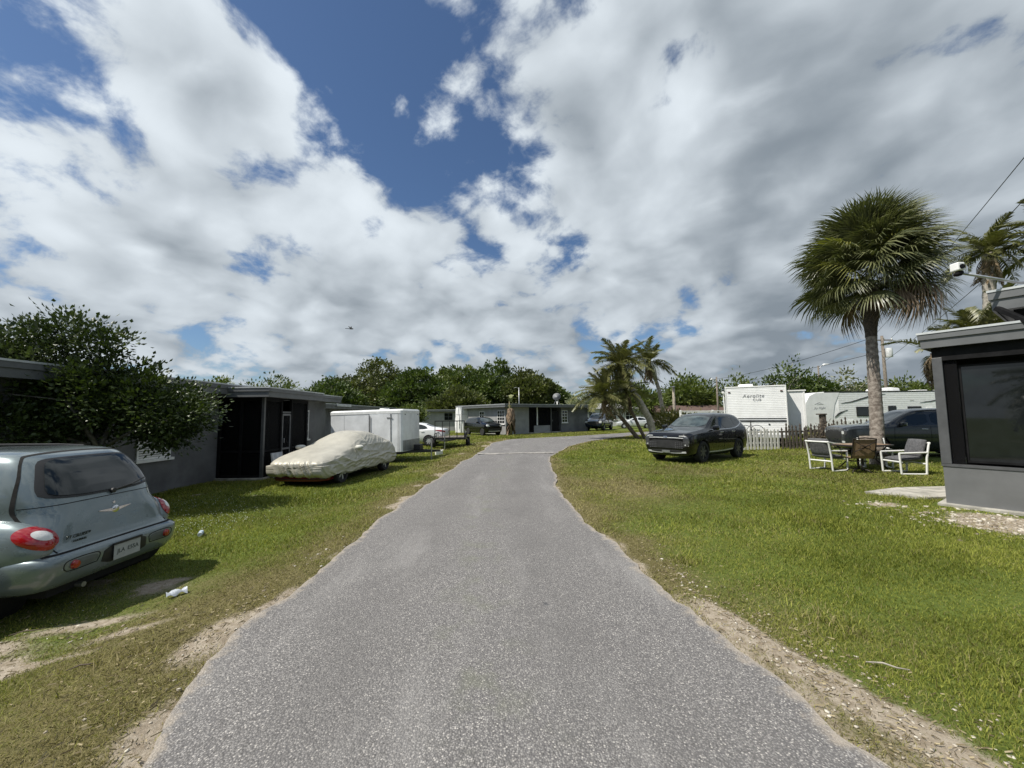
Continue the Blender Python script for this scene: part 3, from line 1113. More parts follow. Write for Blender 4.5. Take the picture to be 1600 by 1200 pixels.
# ---- next house along the row
hB = thing('bungalow', 'low dark grey bungalow behind the white cargo trailer', 'house', (-11.1, 21.5, -0.18))
MB().box(-8, 0, 0, 14.5, -.1, 2.45).build('wall', m_wall_dk, hB)
flat_roof(hB, -8.5, .6, -.5, 15.0, 2.42, 2.68)
window(hB, Matrix.Translation((-2.6, 0, .9)) @ Matrix.Rotation(R(180), 4, 'Z'), .9, 1.2, 'grid', nh=2)
MB().box(.615, .66, 2.2, 4.3, 2.54, 2.70).build('pale_fascia_strip', m_fascia_hi, hB, bevel=.01)  # short pale stretch along the eave board
OBST.append((-15, 28.7, 4, 7.5, 0))

# ---- house across the bend
hC = thing('bungalow', 'grey bungalow with recessed porch facing the bend, dish on its roof', 'house', (-.6, 36.2, 0), math.atan2(.61, .792))
LX, LY, ZT = 11.0, 7.6, 2.52
MB().box(0, 2.75, 0, LY, -.1, ZT).build('wall', m_wall_c, hC)
MB().box(7.0, LX, .003, LY - .003, -.1, ZT - .002).build('wall', m_wall_dk, hC)  # same house, shaded side: shade put into a darker stucco
MB().box(2.752, 6.998, 1.6, LY - .006, -.1, ZT - .003).build('wall', m_wall_dk, hC)  # shade of the porch recess put into the darker stucco
flat_roof(hC, -.6, LX + .6, -.7, LY + .5, 2.50, 2.76)
MB().box(2.8, 6.95, .02, 1.58, -.1, .09).build('porch_slab', m_conc, hC)
MB().box(3.4, 5.6, .1, .2, .09, .72).build('porch_wall', m_wall_c, hC)
for x in (3.85, 5.68):
    MB().box(x - .05, x + .05, .03, .13, .75 if x < 5.6 else .1, 2.5).build('porch_post', m_white if x < 4 else m_frame, hC)
MB().box(2.8, 3.4, .05, .07, .09, 2.49).build('screen', m_screen, hC)
MB().box(3.4, 5.6, .14, .16, .73, 2.49).build('screen', m_screen, hC)
dd = MB().box(5.75, 6.7, .05, .10, .09, 2.15).build('screen_door', m_black, hC)
MB().tube([(5.85, .03, 1.1), (5.85, .03, 1.25)], .015).build('handle', m_steel, dd)
window(hC, Matrix.Translation((7.9, 0.0, .95)) @ Matrix.Rotation(R(180), 4, 'Z'), .8, 1.25, 'grid', nh=3)
window(hC, Matrix.Translation((0, .15, .95)) @ Matrix.Rotation(R(90), 4, 'Z'), 1.15, 1.25, 'grid', nv=2, nh=3)
window(hC, Matrix.Translation((0, 3.5, 1.15)) @ Matrix.Rotation(R(90), 4, 'Z'), .85, 1.0, 'grid', nh=2)
OBST.append((2.0, 42, 6.6, 4.2, math.atan2(.61, .792)))

# satellite dish on the roof of that house
sd = thing('satellite_dish', 'grey satellite dish on a tripod on the far bungalow roof', 'satellite dish', (4.9, 43.5, 2.74))
prof = [(0.02, 0)] + [(r, .28 * (r / .72) ** 2) for r in np.linspace(.1, .72, 8) * .62]
dsh = MB().lathe(prof, n=28).build('dish', mat('dish_grey', (.22, .225, .23), .5), sd, smooth=True)
dsh.location = (0, 0, .95)
dsh.rotation_euler = (R(62), 0, R(-15))
for k in range(3):
    a = k * 2.094 + .5
    MB().tube([(0, 0, .85), (.45 * math.cos(a), .45 * math.sin(a), 0)], .025, 6).build('leg', m_steel, sd)
MB().tube([(0, 0, .8), (0, .05, 1.1)], .03, 6).build('mast', m_steel, sd)
MB().tube([(0, -.1, .75), (.02, -.55, 1.25)], .015, 6).build('feed_arm', m_steel, sd)

# white tarpaulin hanging beside that house
tp = thing('tarpaulin', 'tall white tarpaulin bundle beside the far grey bungalow', 'tarpaulin', (-5.25, 41.7, 0), math.atan2(.61, .792))
V, F = [], []
nx_, nz_ = 36, 22
for j in range(nz_):
    z = 2.62 * j / (nz_ - 1)
    for i in range(nx_):
        a = 2 * math.pi * i / nx_
        r = 1 + .07 * math.sin(7 * a + 2 * z) + .06 * math.sin(13 * a - 1.3 * z) - .10 * (z / 2.6) ** 3
        V.append((.62 * r * np.sign(math.cos(a)) * abs(math.cos(a)) ** .6, .55 * r * np.sign(math.sin(a)) * abs(math.sin(a)) ** .6, z))
for j in range(nz_ - 1):
    for i in range(nx_):
        F.append((j * nx_ + i, j * nx_ + (i + 1) % nx_, (j + 1) * nx_ + (i + 1) % nx_, (j + 1) * nx_ + i))
F.append(tuple(range((nz_ - 1) * nx_, nz_ * nx_)))
MB().add(V, F).build('sheet', mat('white_tarp', (.80, .80, .80), .6, var=.06), tp, smooth='auto')
MB().tube([(.68 * math.cos(t), .60 * math.sin(t), 1.9) for t in np.linspace(0, 6.28, 20)], .012, 5, cap=False).build('rope', m_steel, tp)

# small pale house further left, and the pale house behind the pickup
hD = thing('bungalow', 'small pale grey house seen over the white sedan', 'house', (-12.5, 48, 0))
MB().box(0, 5.9, 0, 6, -.1, 2.32).build('wall', m_wall_c, hD)
flat_roof(hD, -.4, 6.3, -.5, 6.4, 2.30, 2.50)
window(hD, Matrix.Translation((5.3, 0, 1.25)) @ Matrix.Rotation(R(180), 4, 'Z'), 1.0, .85, 'grid', sill=False, frame_m=m_frame)
hE = thing('bungalow', 'pale house with white-trimmed windows behind the blue pickup', 'house', (10.4, 60, 0), R(-6))
MB().box(0, 9.5, 0, 7, -.1, 2.6).build('wall', mat('pale_stucco', (.46, .46, .45), .9, var=.06), hE)
MB().add([(-.5, -.5, 2.6), (10, -.5, 2.6), (10, 7.5, 2.6), (-.5, 7.5, 2.6), (2, 3.5, 3.5), (7.5, 3.5, 3.5)],
         [(0, 1, 5, 4), (1, 2, 5), (2, 3, 4, 5), (3, 0, 4), (3, 2, 1, 0)]).build('roof', m_roof, hE)
for wx in (2.2, 5.2, 7.6):
    window(hE, Matrix.Translation((wx, 0, .95)) @ Matrix.Rotation(R(180), 4, 'Z'), 1.1, 1.2, 'grid', nv=1, nh=1)
hF = thing('bungalow', 'low house with brown shingle roof behind the leaning palms', 'house', (21.5, 56, 0), R(4))
MB().box(0, 9.4, 0, 7, -.1, 2.0).build('wall', mat('tan_wall', (.30, .27, .23), .9, var=.08), hF)
MB().add([(-.5, -.5, 1.95), (9.9, -.5, 1.95), (9.9, 7.5, 1.95), (-.5, 7.5, 1.95), (-.5, 3.5, 3.0), (9.9, 3.5, 3.0)],
         [(0, 1, 5, 4), (2, 3, 4, 5), (3, 0, 4), (1, 2, 5), (3, 2, 1, 0)]).build('roof', mat('brown_shingle', (.13, .085, .07), .95, var=.25, scale=9), hF)
MB().box(-.55, 9.95, -.56, -.50, 1.86, 2.02).build('fascia', m_white, hF)
window(hF, Matrix.Translation((3.0, 0, .8)) @ Matrix.Rotation(R(180), 4, 'Z'), 1.1, .9, 'grid', nv=1)

# ---- grey screened porch on the right
A_R = math.atan2(-.83, .55)
hR = thing('porch_house', 'dark grey house corner with screened porch and big window, right edge', 'house', (7.76, 7.26, 0), A_R)
m_panel = mat('grey_panel', (.145, .148, .150), .38, var=.07, scale=1.5, spec=.4)
m_post = mat('post_grey', (.08, .082, .086), .45, var=.08)
MB().box(-.10, 7.0, -.10, 5.0, -.10, .05).build('foundation', m_conc, hR, bevel=.015)
MB().box(0.0, 7.0, 0, .06, .05, .70).build('knee_wall', m_panel, hR)
MB().box(0.0, .06, .062, 5, .05, .70).build('knee_wall', m_panel, hR)
MB().box(-.015, 7.0, -.015, .075, .70, .745).build('rail_cap', m_post, hR)
MB().box(-.015, .075, .077, 5, .70, .744).build('rail_cap', m_post, hR)
for (x, y) in ((.05, .05), (3.0, .05), (.05, 2.5), (.05, 4.8)):
    MB().box(x - .065, x + .065, y - .065, y + .065, .746, 2.66).build('porch_post', m_post, hR, bevel=.006)
MB().box(-.01, 7, -.01, .09, 2.60, 2.84).build('header_beam', m_black, hR)
MB().box(-.008, .092, .092, 5, 2.60, 2.84).build('header_beam', m_black, hR)
MB().box(.116, .28, .04, .046, .75, 2.6).build('screen', m_screen, hR)
MB().box(.04, .046, .116, 2.43, .75, 2.6).build('screen', m_screen, hR)
MB().box(.1, 7, 1.35, 1.45, .06, 2.84).build('inner_wall', mat('inner_dark', (.045, .046, .048), .8), hR)  # dark colour stands in for the unlit room behind the screen
pw = MB()
for a in (.28, 2.86):
    pw.box(a, a + .035, .10, .15, .78, 2.505)
for b in (.78, 2.47):
    pw.box(.315, 2.86, .101, .149, b, b + .035)
wR = pw.build('porch_window', m_black, hR)
MB().box(.315, 2.86, .118, .13, .815, 2.47).build('pane', m_glass, wR)
flat_roof(hR, -.15, 7.0, -.15, 5.3, 2.86, 3.12)
# raised main roof behind
MB().box(.95, 7.0, .35, 4.9, 3.12, 3.42).build('upper_wall', m_black, hR)
flat_roof(hR, .72, 7.2, .02, 5.2, 3.40, 3.72)
dsp = MB()
dsp.beam((.80, .05, 3.42), (1.12, -.16, 3.10), .09, .07)
dsp.beam((1.12, -.16, 3.10), (1.32, -.30, 2.80), .09, .07)
dsp.build('downspout', m_black, hR, bevel=.008)
OBST.append((7.76 + .55 * 3.5 + .83 * 2.4, 7.26 - .83 * 3.5 + .55 * 2.4, 3.65, 2.55, A_R))
# security camera on an arm
sc = thing('security_camera', 'white security camera on a steel arm over the grey porch roof', 'camera', (8.51, 6.5, 3.72))
MB().tube([(.35, -.2, .02), (0, 0, .10), (-.92, .02, .28)], .022, 8).build('arm', m_steel, sc, smooth=True)
MB().tube([(-.92, .02, .28), (-.98, .02, .30)], .04, 10).build('joint', m_black, sc)
c_ = MB().box(-1.04, -.92, -.05, .09, .31, .45).build('camera_body', m_white, sc, bevel=.018)
MB().lathe([(.0, -.075), (.04, -.075), (.042, -.05), (.03, -.045)], c=(-.98, .01, .37), axis='y', n=16).build('lens', m_black, c_)
MB().lathe([(.0, 0), (.05, .01), (.055, .05), (.03, .07)], c=(-.98, .02, .225), n=14).build('sensor', m_black, sc, smooth=True)

# concrete slab in the lawn
sl = MB()
sl.prism([(7.25, 8.35), (7.9, 7.72), (9.3, 7.95), (9.7, 8.85), (8.3, 8.75)], -.05, .055)
o = sl.build('concrete_slab', m_conc, bevel=.01)
meta(o, kind='structure')
OBST.append((8.5, 8.25, .9, .35, .15))

# ================================================================== VEHICLES
def paint(name, col, flake=.0, metal=.0, rough=.32):
    return mat(name, col, rough, metal=metal, coat=1.0, var=.03, scale=2.5, spec=.12)


m_well = mat('wheel_well', (.01, .01, .01), .95)
m_trim = mat('black_plastic', (.02, .02, .021), .55)
m_cglass = mat('car_glass', (.012, .016, .016), .02, var=.05, spec=.6)
m_wglass = mat('windshield_glass', (.060, .078, .080), .02, var=.25, scale=3, spec=.6)  # base colour lightened to stand for reflected sky and visible interior
m_red = mat('tail_red', (.30, .006, .010), .08, var=.12, coat=1.0)
m_lamp = mat('lamp_clear', (.60, .61, .60), .10, var=.1, coat=1.0)
m_lampdk = mat('lamp_smoked', (.05, .052, .055), .08, coat=1.0)
m_alloy = mat('alloy', (.50, .51, .52), .35, metal=.25, var=.05)
m_satin = mat('satin_silver', (.62, .63, .64), .30, metal=.15, var=.05)
m_darkalloy = mat('dark_alloy', (.10, .10, .105), .3, metal=.2)
m_seam = mat('panel_gap', (.006, .006, .006), .9)


def ring_loft(rings, close_ends=True):
    k = len(rings[0])
    V = [p for r in rings for p in r]
    F = []
    for i in range(len(rings) - 1):
        for j in range(k):
            j2 = (j + 1) % k
            F.append((i * k + j, i * k + j2, (i + 1) * k + j2, (i + 1) * k + j))
    if close_ends:
        F.append(tuple(range(k - 1, -1, -1)))
        F.append(tuple(range((len(rings) - 1) * k, len(rings) * k)))
    return V, F


def finish_body(V, F, paint_m, wheels, lv=2):
    """subdivide the cage and cut the wheel arches; returns a mesh (0 paint, 1 well)"""
    me = bpy.data.meshes.new('cage')
    me.from_pydata([tuple(v) for v in V], [], F)
    bm = bmesh.new()
    bm.from_mesh(me)
    bmesh.ops.recalc_face_normals(bm, faces=bm.faces)
    bm.to_mesh(me)
    bm.free()
    me.materials.append(paint_m)
    me.materials.append(m_well)
    ob = link('cage', me)
    ss = ob.modifiers.new('s', 'SUBSURF')
    ss.levels = lv
    ss.render_levels = lv
    tmp = [ob]
    for (x, y0, y1, z, r) in wheels:
        c = MB()
        c.lathe([(r, y0), (r, y1)], c=(x, 0, z), axis='y', n=40)
        co = c.build('cutter', None)
        co.data.materials.clear()
        co.data.materials.append(paint_m)
        co.data.materials.append(m_well)
        for p in co.data.polygons:
            p.material_index = 1
        b = ob.modifiers.new('b', 'BOOLEAN')
        b.operation = 'DIFFERENCE'
        b.solver = 'EXACT'
        b.object = co
        tmp.append(co)
    bpy.context.view_layer.update()
    dg = bpy.context.evaluated_depsgraph_get()
    out = bpy.data.meshes.new_from_object(ob.evaluated_get(dg))
    for t in tmp:
        bpy.data.objects.remove(t)
    for p in out.polygons:
        p.use_smooth = True
    try:
        out.set_sharp_from_angle(angle=R(50))
    except Exception:
        pass
    return out


class Skin:
    """projects outlines onto a finished body so lamps, glass and seams follow its surface"""
    VIEWS = {'rear': (lambda a, b: (-9, a, b), (1, 0, 0)), 'front': (lambda a, b: (9, a, b), (-1, 0, 0)),
             'left': (lambda a, b: (a, 9, b), (0, -1, 0)), 'right': (lambda a, b: (a, -9, b), (0, 1, 0)), 'top': (lambda a, b: (a, b, 9), (0, 0, -1))}

    def __init__(self, me):
        self.b = BVHTree.FromPolygons([v.co for v in me.vertices], [tuple(p.vertices) for p in me.polygons])

    def hit(self, view, a, b):
        f, d = self.VIEWS[view]
        o, d = Vector(f(a, b)), Vector(d)
        loc, nr, _, _ = self.b.ray_cast(o, d)
        if loc is None:
            loc, nr, _, _ = self.b.find_nearest(o + d * 7.0)
        if nr.dot(d) > 0:
            nr = -nr
        return loc, nr

    def patch(self, name, view, outline, m, parent, off=.006, dome=0.0, n=64, rings=7, rnd=1, scale=1.0):
        o = [Vector((a, b, 0)) for a, b in outline]
        for _ in range(rnd):                       # corner rounding (Chaikin)
            q = []
            for i in range(len(o)):
                p0, p1 = o[i], o[(i + 1) % len(o)]
                q += [p0 * .8 + p1 * .2, p0 * .2 + p1 * .8]
            o = q
        per = [0]
        for i in range(len(o)):
            per.append(per[-1] + (o[(i + 1) % len(o)] - o[i]).length)
        pts = []
        for k in range(n):
            t = per[-1] * k / n
            i = max(j for j in range(len(o)) if per[j] <= t)
            f = (t - per[i]) / max(per[i + 1] - per[i], 1e-9)
            pts.append(o[i].lerp(o[(i + 1) % len(o)], f))
        c = sum(pts, Vector((0, 0, 0))) / n
        fs = [1.0, 1.0] + [1 - (k / rings) for k in range(1, rings)]
        V = []
        for r, f in enumerate(fs):
            for p in pts:
                q = c + (p - c) * (f * scale)
                loc, nr = self.hit(view, q.x, q.y)
                h = -.012 if r == 0 else off + dome * (1 - f * f)
                V.append(loc + nr * h)
        loc, nr = self.hit(view, c.x, c.y)
        V.append(loc + nr * (off + dome))
        F = []
        for r in range(len(fs) - 1):
            for k in range(n):
                F.append((r * n + k, r * n + (k + 1) % n, (r + 1) * n + (k + 1) % n, (r + 1) * n + k))
        e = (len(fs) - 1) * n
        for k in range(n):
            F.append((e + k, e + (k + 1) % n, len(V) - 1))
        ob = MB().add(V, F).build(name, m, parent, smooth='auto')
        return ob

    def seam(self, name, view, line, w, m, parent, off=.0025, sub=8, closed=False):
        ln = [Vector((a, b, 0)) for a, b in line]
        if closed:
            ln.append(ln[0])
        pts = []
        for i in range(len(ln) - 1):
            p0 = ln[max(i - 1, 0)]
            p1, p2 = ln[i], ln[i + 1]
            p3 = ln[min(i + 2, len(ln) - 1)]
            for k in range(sub):
                t = k / sub
                pts.append(.5 * ((2 * p1) + (p2 - p0) * t + (2 * p0 - 5 * p1 + 4 * p2 - p3) * t * t + (3 * p1 - p0 - 3 * p2 + p3) * t ** 3))
        pts.append(ln[-1])
        V, F = [], []
        for i, p in enumerate(pts):
            d = pts[min(i + 1, len(pts) - 1)] - pts[max(i - 1, 0)]
            s = Vector((-d.y, d.x, 0)).normalized() * w / 2
            for sg in (-1, 1):
                loc, nr = self.hit(view, p.x + sg * s.x, p.y + sg * s.y)
                V.append(loc + nr * off)
            for sg in (1, -1):
                loc, nr = self.hit(view, p.x + sg * s.x, p.y + sg * s.y)
                V.append(loc - nr * .006)
        for i in range(len(pts) - 1):
            a, b = i * 4, i * 4 + 4
            F += [(a, a + 1, b + 1, b), (a + 1, a + 2, b + 2, b + 1), (a + 3, a, b, b + 3)]
        return MB().add(V, F).build(name, m, parent)


def wheel(parent, x, y, r, w, rim_m, spokes=5, sw=.07):
    sgn = 1 if y > 0 else -1
    hub = MB().lathe([(0, 0), (r * .60, 0), (r * .62, -sgn * w * .5)], c=(x, y - sgn * w * .30, r), axis='y', n=28).build('wheel', m_trim, parent, smooth='auto')
    prof = [(r * .66, -w / 2), (r * .90, -w / 2), (r * .97, -w * .42), (r, -w * .28), (r, w * .28), (r * .97, w * .42), (r * .90, w / 2), (r * .66, w / 2), (r * .64, w * .3)]
    MB().lathe(prof, c=(x, y, r), axis='y', n=40).build('tyre', m_rubber, hub, smooth='auto')
    rm = MB()
    o = y + sgn * w * .36
    ro = r * .68
    rm.lathe([(ro * .93, -sgn * .08), (ro * .97, 0), (ro, sgn * .02), (ro, -sgn * .02)], c=(x, o, r), axis='y', n=36)
    rm.lathe([(0, sgn * .0), (ro * .20, sgn * .0), (ro * .22, -sgn * .05)], c=(x, o, r), axis='y', n=16)
    for k in range(spokes):
        a = 2 * math.pi * k / spokes + .3
        p0 = (x + .12 * ro * math.cos(a), o - sgn * .015, r + .12 * ro * math.sin(a))
        p1 = (x + .95 * ro * math.cos(a), o - sgn * .012, r + .95 * ro * math.sin(a))
        rm.beam(p0, p1, sw, .03, up=(0, 1, 0))
    rm.build('rim', rim_m, hub, smooth='auto')
    return hub


def stations(rows):
    """rows: (x, z_bottom, w_sill, z_sill, w_mid, z_mid, w_belt, z_belt, w_roof, z_roof_edge, z_top)"""
    rings = []
    for (x, zb, ws, zs, wm, zm, wb, zl, wr, zr, zt) in rows:
        lp = lambda t_: (wb + (wr - wb) * t_, zl + (zr - zl) * t_)
        h = [(0, zb), (ws * .85, zb), (ws, zs), (wm, zm), (wb + .3 * (wm - wb), zl - .25 * (zl - zm)), (wb, zl), lp(.12), lp(.88), (wr - .02, zr + .25 * (zt - zr)), (wr * .6, zt - .008), (0, zt)]
        ring = [(x, y, z) for y, z in h] + [(x, -y, z) for y, z in h[-2:0:-1]]
        rings.append(ring)
    return rings


# ---------------------------------------------------------------- near wagon, rear towards the road
def build_wagon():
    t = thing('wagon', 'silver-green retro wagon parked nose to the house, rear toward road', 'car', (-6.34, 4.33, gzf(-5.2, 4.4)), R(182))
    pm = paint('sage_metallic', (.175, .212, .222), metal=.35, rough=.30)
    rows = [(.24, -1.95, 1.95, .70), (.30, -2.10, 2.08, .78), (.44, -2.16, 2.13, .815), (.565, -2.165, 2.13, .82), (.60, -2.14, 2.11, .80), (.625, -2.075, 2.06, .775),
            (.80, -2.05, 2.00, .765), (.95, -2.005, 1.80, .745), (1.03, -1.975, 1.25, .735), (1.09, -1.95, .98, .728), (1.25, -1.855, .62, .69), (1.40, -1.745, .30, .640),
            (1.50, -1.64, .02, .585), (1.545, -1.52, -.15, .52), (1.57, -1.25, -.45, .36)]
    rings = []
    K = 40
    for (z, xr, xf, w) in rows:
        cx, a = (xr + xf) / 2, (xf - xr) / 2
        r = []
        for k in range(K):
            th = 2 * math.pi * (k + .5) / K
            c, s = math.cos(th), math.sin(th)
            e = 2 / (11.0 if z < .61 else (8.0 if z < .9 else 5.2))
            r.append((cx + a * np.sign(c) * abs(c) ** e, w * np.sign(s) * abs(s) ** e, z))
        rings.append(r)
    V, F = ring_loft(rings)
    wh = [(x, s * .60, s * 1.1, .315, .375) for x in (1.31, -1.30) for s in (1, -1)]
    me = finish_body(V, F, pm, [(x, min(a, b), max(a, b), z, r) for (x, a, b, z, r) in wh], lv=1)
    body = link('body', me, None, t)
    sk = Skin(me)
    # rounded wings over the rear and front wheels
    WINGS = []
    for sx, cx in ((-1, -1.34), (1, 1.36)):
        for s in (1, -1):
            c = (cx + (-.04 if sx < 0 else 0), s * .640, .64)
            fv, ff = [], []
            nu, nv = 28, 18
            for i in range(nv + 1):
                ph = math.pi * i / nv
                for j in range(nu):
                    th = 2 * math.pi * j / nu
                    x = .68 * math.sin(ph) ** .7 * np.sign(math.cos(th)) * abs(math.cos(th)) ** .75
                    y = .195 * math.cos(ph)
                    z = .34 * math.sin(ph) ** .8 * math.sin(th)
                    if z < 0:
                        z *= .8
                    fv.append((c[0] + x, c[1] + s * y, c[2] + z))
            for i in range(nv):
                for j in range(nu):
                    ff.append((i * nu + j, i * nu + (j + 1) % nu, (i + 1) * nu + (j + 1) % nu, (i + 1) * nu + j))
            wm = finish_body(fv, ff, pm, [(1.31 if sx > 0 else -1.30, min(s * .4, s * 1.1), max(s * .4, s * 1.1), .315, .372)], lv=1)
            link('wing', wm, None, t)
            if sx < 0:
                WINGS.append((s, wm))
    for (s, wm) in WINGS:
        cb = bmesh.new()
        cb.from_mesh(me)
        cb.from_mesh(wm)
        both = bpy.data.meshes.new('both')
        cb.to_mesh(both)
        cb.free()
        dx, dy = .906, -s * .423
        Skin.VIEWS['corner'] = (lambda a, b, s=s, dx=dx, dy=dy: (-2.0 - dx * 5 + s * .423 * a, s * (.70 if s > 0 else .765) - dy * 5 + .906 * a, b), (dx, dy, 0))
        w2 = Skin(both)
        ell = [(s * (.135 * math.cos(q) * (1 + .10 * math.cos(q)) - .02), .775 + .098 * math.sin(q) + .035 * math.cos(q)) for q in np.linspace(0, 6.283, 25)[:-1]]
        lens = w2.patch('tail_light', 'corner', ell, m_red, t, off=.010, dome=.022, rnd=1, rings=9)
        ell2 = [(s * (-.03 + .072 * math.cos(q)), .805 + .040 * math.sin(q) + .02 * math.cos(q)) for q in np.linspace(0, 6.283, 21)[:-1]]
        Skin(lens.data).patch('reversing_lens', 'corner', ell2, m_lamp, lens, off=.003, dome=.004, rnd=1)
        bpy.data.meshes.remove(both)
    # rear glass in its black surround
    gl = [(-.58, 1.115), (-.30, 1.085), (.30, 1.085), (.58, 1.115), (.565, 1.22), (.47, 1.445), (.36, 1.475), (-.36, 1.475), (-.47, 1.445), (-.565, 1.22)]
    sur = sk.patch('window_surround', 'rear', gl, m_trim, t, off=.009, rnd=2, rings=14)
    sk.patch('rear_window', 'rear', gl, m_cglass, sur, off=.016, rnd=2, scale=.91, rings=14)
    # hatch outline and creases
    sk.seam('hatch_seam', 'rear', [(-.60, .625), (-.655, .80), (-.665, .98), (-.655, 1.10), (-.60, 1.28), (-.515, 1.46), (-.40, 1.515), (0, 1.53), (.40, 1.515), (.515, 1.46), (.60, 1.28), (.655, 1.10), (.665, .98), (.655, .80), (.60, .625)], .011, m_seam, t)
    sk.seam('hatch_crease', 'rear', [(-.655, 1.035), (-.3, 1.045), (.3, 1.045), (.655, 1.035)], .007, m_seam, t)
    sk.seam('bumper_seam', 'rear', [(-.70, .612), (-.3, .618), (.3, .618), (.70, .612)], .014, m_seam, t)
    for v in ('left', 'right'):
        sk.seam('belt_crease_line', v, [(-1.62, 1.035), (-.8, 1.035), (.6, 1.03)], .008, m_seam, t, off=.003)  # painted line standing in for the light-catching belt crease
        q = [(-1.62, 1.10), (-.92, 1.09), (-.90, 1.40), (-1.25, 1.43), (-1.50, 1.36)]
        sk.patch('quarter_window', v, q, m_cglass, t, off=.004, rnd=2)
        sk.patch('door_window', v, [(-.84, 1.09), (-.05, 1.09), (-.08, 1.43), (-.80, 1.44)], m_cglass, t, off=.004, rnd=1)
        sk.patch('door_window', v, [(.02, 1.09), (.72, 1.08), (.50, 1.25), (.16, 1.42), (.0, 1.43)], m_cglass, t, off=.004, rnd=1)
        sk.seam('door_seam', v, [(-.02, 1.42), (-.02, .9), (-.02, .36)], .009, m_seam, t)
        sk.seam('door_seam', v, [(-.86, 1.40), (-.86, 1.0), (-.74, .80), (-.62, .36)], .009, m_seam, t)
    sk.patch('windshield', 'front', [(-.58, 1.12), (.58, 1.12), (.47, 1.46), (-.47, 1.46)], m_wglass, t, off=.004, rnd=1)
    sk.patch('grille', 'front', [(-.28, .62), (.28, .62), (.40, .92), (-.40, .92)], m_trim, t, off=.004, rnd=1)
    for s in (-1, 1):
        sk.patch('headlight', 'front', [(s * (.60 + .11 * math.cos(q)), .80 + .12 * math.sin(q)) for q in np.linspace(0, 6.283, 16)[:-1]], m_lamp, t, off=.02, dome=.05, rnd=0)
    # bumper details: reflector lamps, plate recess, plate
    for s in (-1, 1):
        rc = sk.patch('bumper_recess', 'rear', [(s * .30, .455), (s * .56, .455), (s * .56, .535), (s * .30, .535)], mat('bumper_recess_shade', (.10, .115, .115), .5), t, off=.003, rnd=2)  # flat patch in darkened body colour, painted to look like a shaded recess
        rl = MB().lathe([(0, -.022), (.036, -.018), (.042, 0.0)], axis='x', n=18)
        lo, nr = sk.hit('rear', s * .515, .495)
        rl.v = [(a + lo.x, b + lo.y, c + lo.z) for a, b, c in rl.v]
        rl.build('reflector', m_red, t, smooth='auto')
        sk.seam('recess_edge', 'rear', [(s * .30, .45), (s * .57, .45), (s * .575, .54), (s * .30, .54), (s * .30, .45)], .008, m_seam, t)
    sk.patch('plate_recess', 'rear', [(-.26, .39), (.26, .39), (.235, .565), (-.235, .565)], m_trim, t, off=.003, rnd=1)
    lo, nr = sk.hit('rear', 0, .475)
    pl = MB().box(lo.x - .022, lo.x - .016, -.152, .152, .40, .552).build('licence_plate', mat('plate_white', (.34, .36, .36), .5, var=.05), t, bevel=.003)
    for (tx_, ty_) in (('JLA', .076), ('E55A', -.062)):
        text_obj('plate_lettering', tx_, .060, mat('plate_green', (.05, .07, .06), .6), pl, frame((lo.x - .0235, ty_, .480), (0, -1, 0), (0, 0, 1)), .0008)
    MB().box(lo.x - .030, lo.x - .012, -.165, .165, .555, .575).build('plate_lamp_bar', m_trim, t)
    # winged badge
    lo, nr = sk.hit('rear', 0, .895)
    bd_ = MB().lathe([(0, -.016), (.028, -.014), (.040, -.006), (.042, .004)], axis='x', n=24)
    bd_.v = [(a + lo.x, b, c + .895) for a, b, c in bd_.v]
    bo = bd_.build('badge', m_chrome, t, smooth='auto')
    for s in (-1, 1):
        wv, wf = [], []
        for k in range(8):
            f = k / 7
            y = s * (.035 + .145 * f)
            l2, n2 = sk.hit('rear', y, .895 + .012 * f)
            hh = .015 * (1 - f) ** .8 + .002
            for dz in (-hh, hh):
                wv.append((l2.x - .007, y, .895 + .016 * f + dz))
            for dz in (hh, -hh):
                wv.append((l2.x + .004, y, .895 + .016 * f + dz))
        for k in range(7):
            a = k * 4
            wf += [(a, a + 1, a + 5, a + 4), (a + 1, a + 2, a + 6, a + 5), (a + 3, a, a + 4, a + 7)]
        wf += [(28, 29, 30, 31), (3, 2, 1, 0)]
        MB().add(wv, wf).build('badge_wing', m_chrome, bo)
    l2, n2 = sk.hit('rear', 0.0, .965)
    lk = MB().lathe([(0, -.008), (.013, -.008), (.015, .002)], axis='x', n=14)
    lk.v = [(a + l2.x, b, c + .968) for a, b, c in lk.v]
    lk.build('lock', m_chrome, t)
    for (s_, z_, sz) in (('PT CRUISER', .735, .046), ('TOURING', .692, .030)):
        l2, n2 = sk.hit('rear', .40, z_)
        text_obj('script', s_, sz, mat('script_dark', (.05, .06, .06), .3, metal=.6), t, frame((l2.x - .007, .40, z_), (0.03, -1, 0), (-.10, 0, 1)), .002)
    # wiper
    a, _ = sk.hit('rear', -.02, 1.10)
    b, _ = sk.hit('rear', -.50, 1.165)
    wp = MB()
    wp.tube([(a.x - .03, -.02, 1.095), (a.x - .035, -.22, 1.125), (b.x - .03, -.50, 1.165)], [.014, .009, .006], 6)
    wp.lathe([(0, -.045), (.026, -.04), (.028, 0)], c=(a.x, -.02, 1.09), axis='x', n=14)
    wp.build('wiper', m_trim, t)
    MB().tube([(-1.85, .28, .22), (-2.02, .28, .22)], .025, 10).build('exhaust', m_steel, t)
    MB().box(-1.95, 1.8, -.55, .55, .20, .32).build('underbody', m_well, t)
    MB().tube([(-1.2, .44, 1.555), (-.9, .44, 1.57), (-.2, .43, 1.575)], .012, 6).build('roof_rail', m_trim, t)
    MB().tube([(-1.2, -.44, 1.555), (-.9, -.44, 1.57), (-.2, -.43, 1.575)], .012, 6).build('roof_rail', m_trim, t)
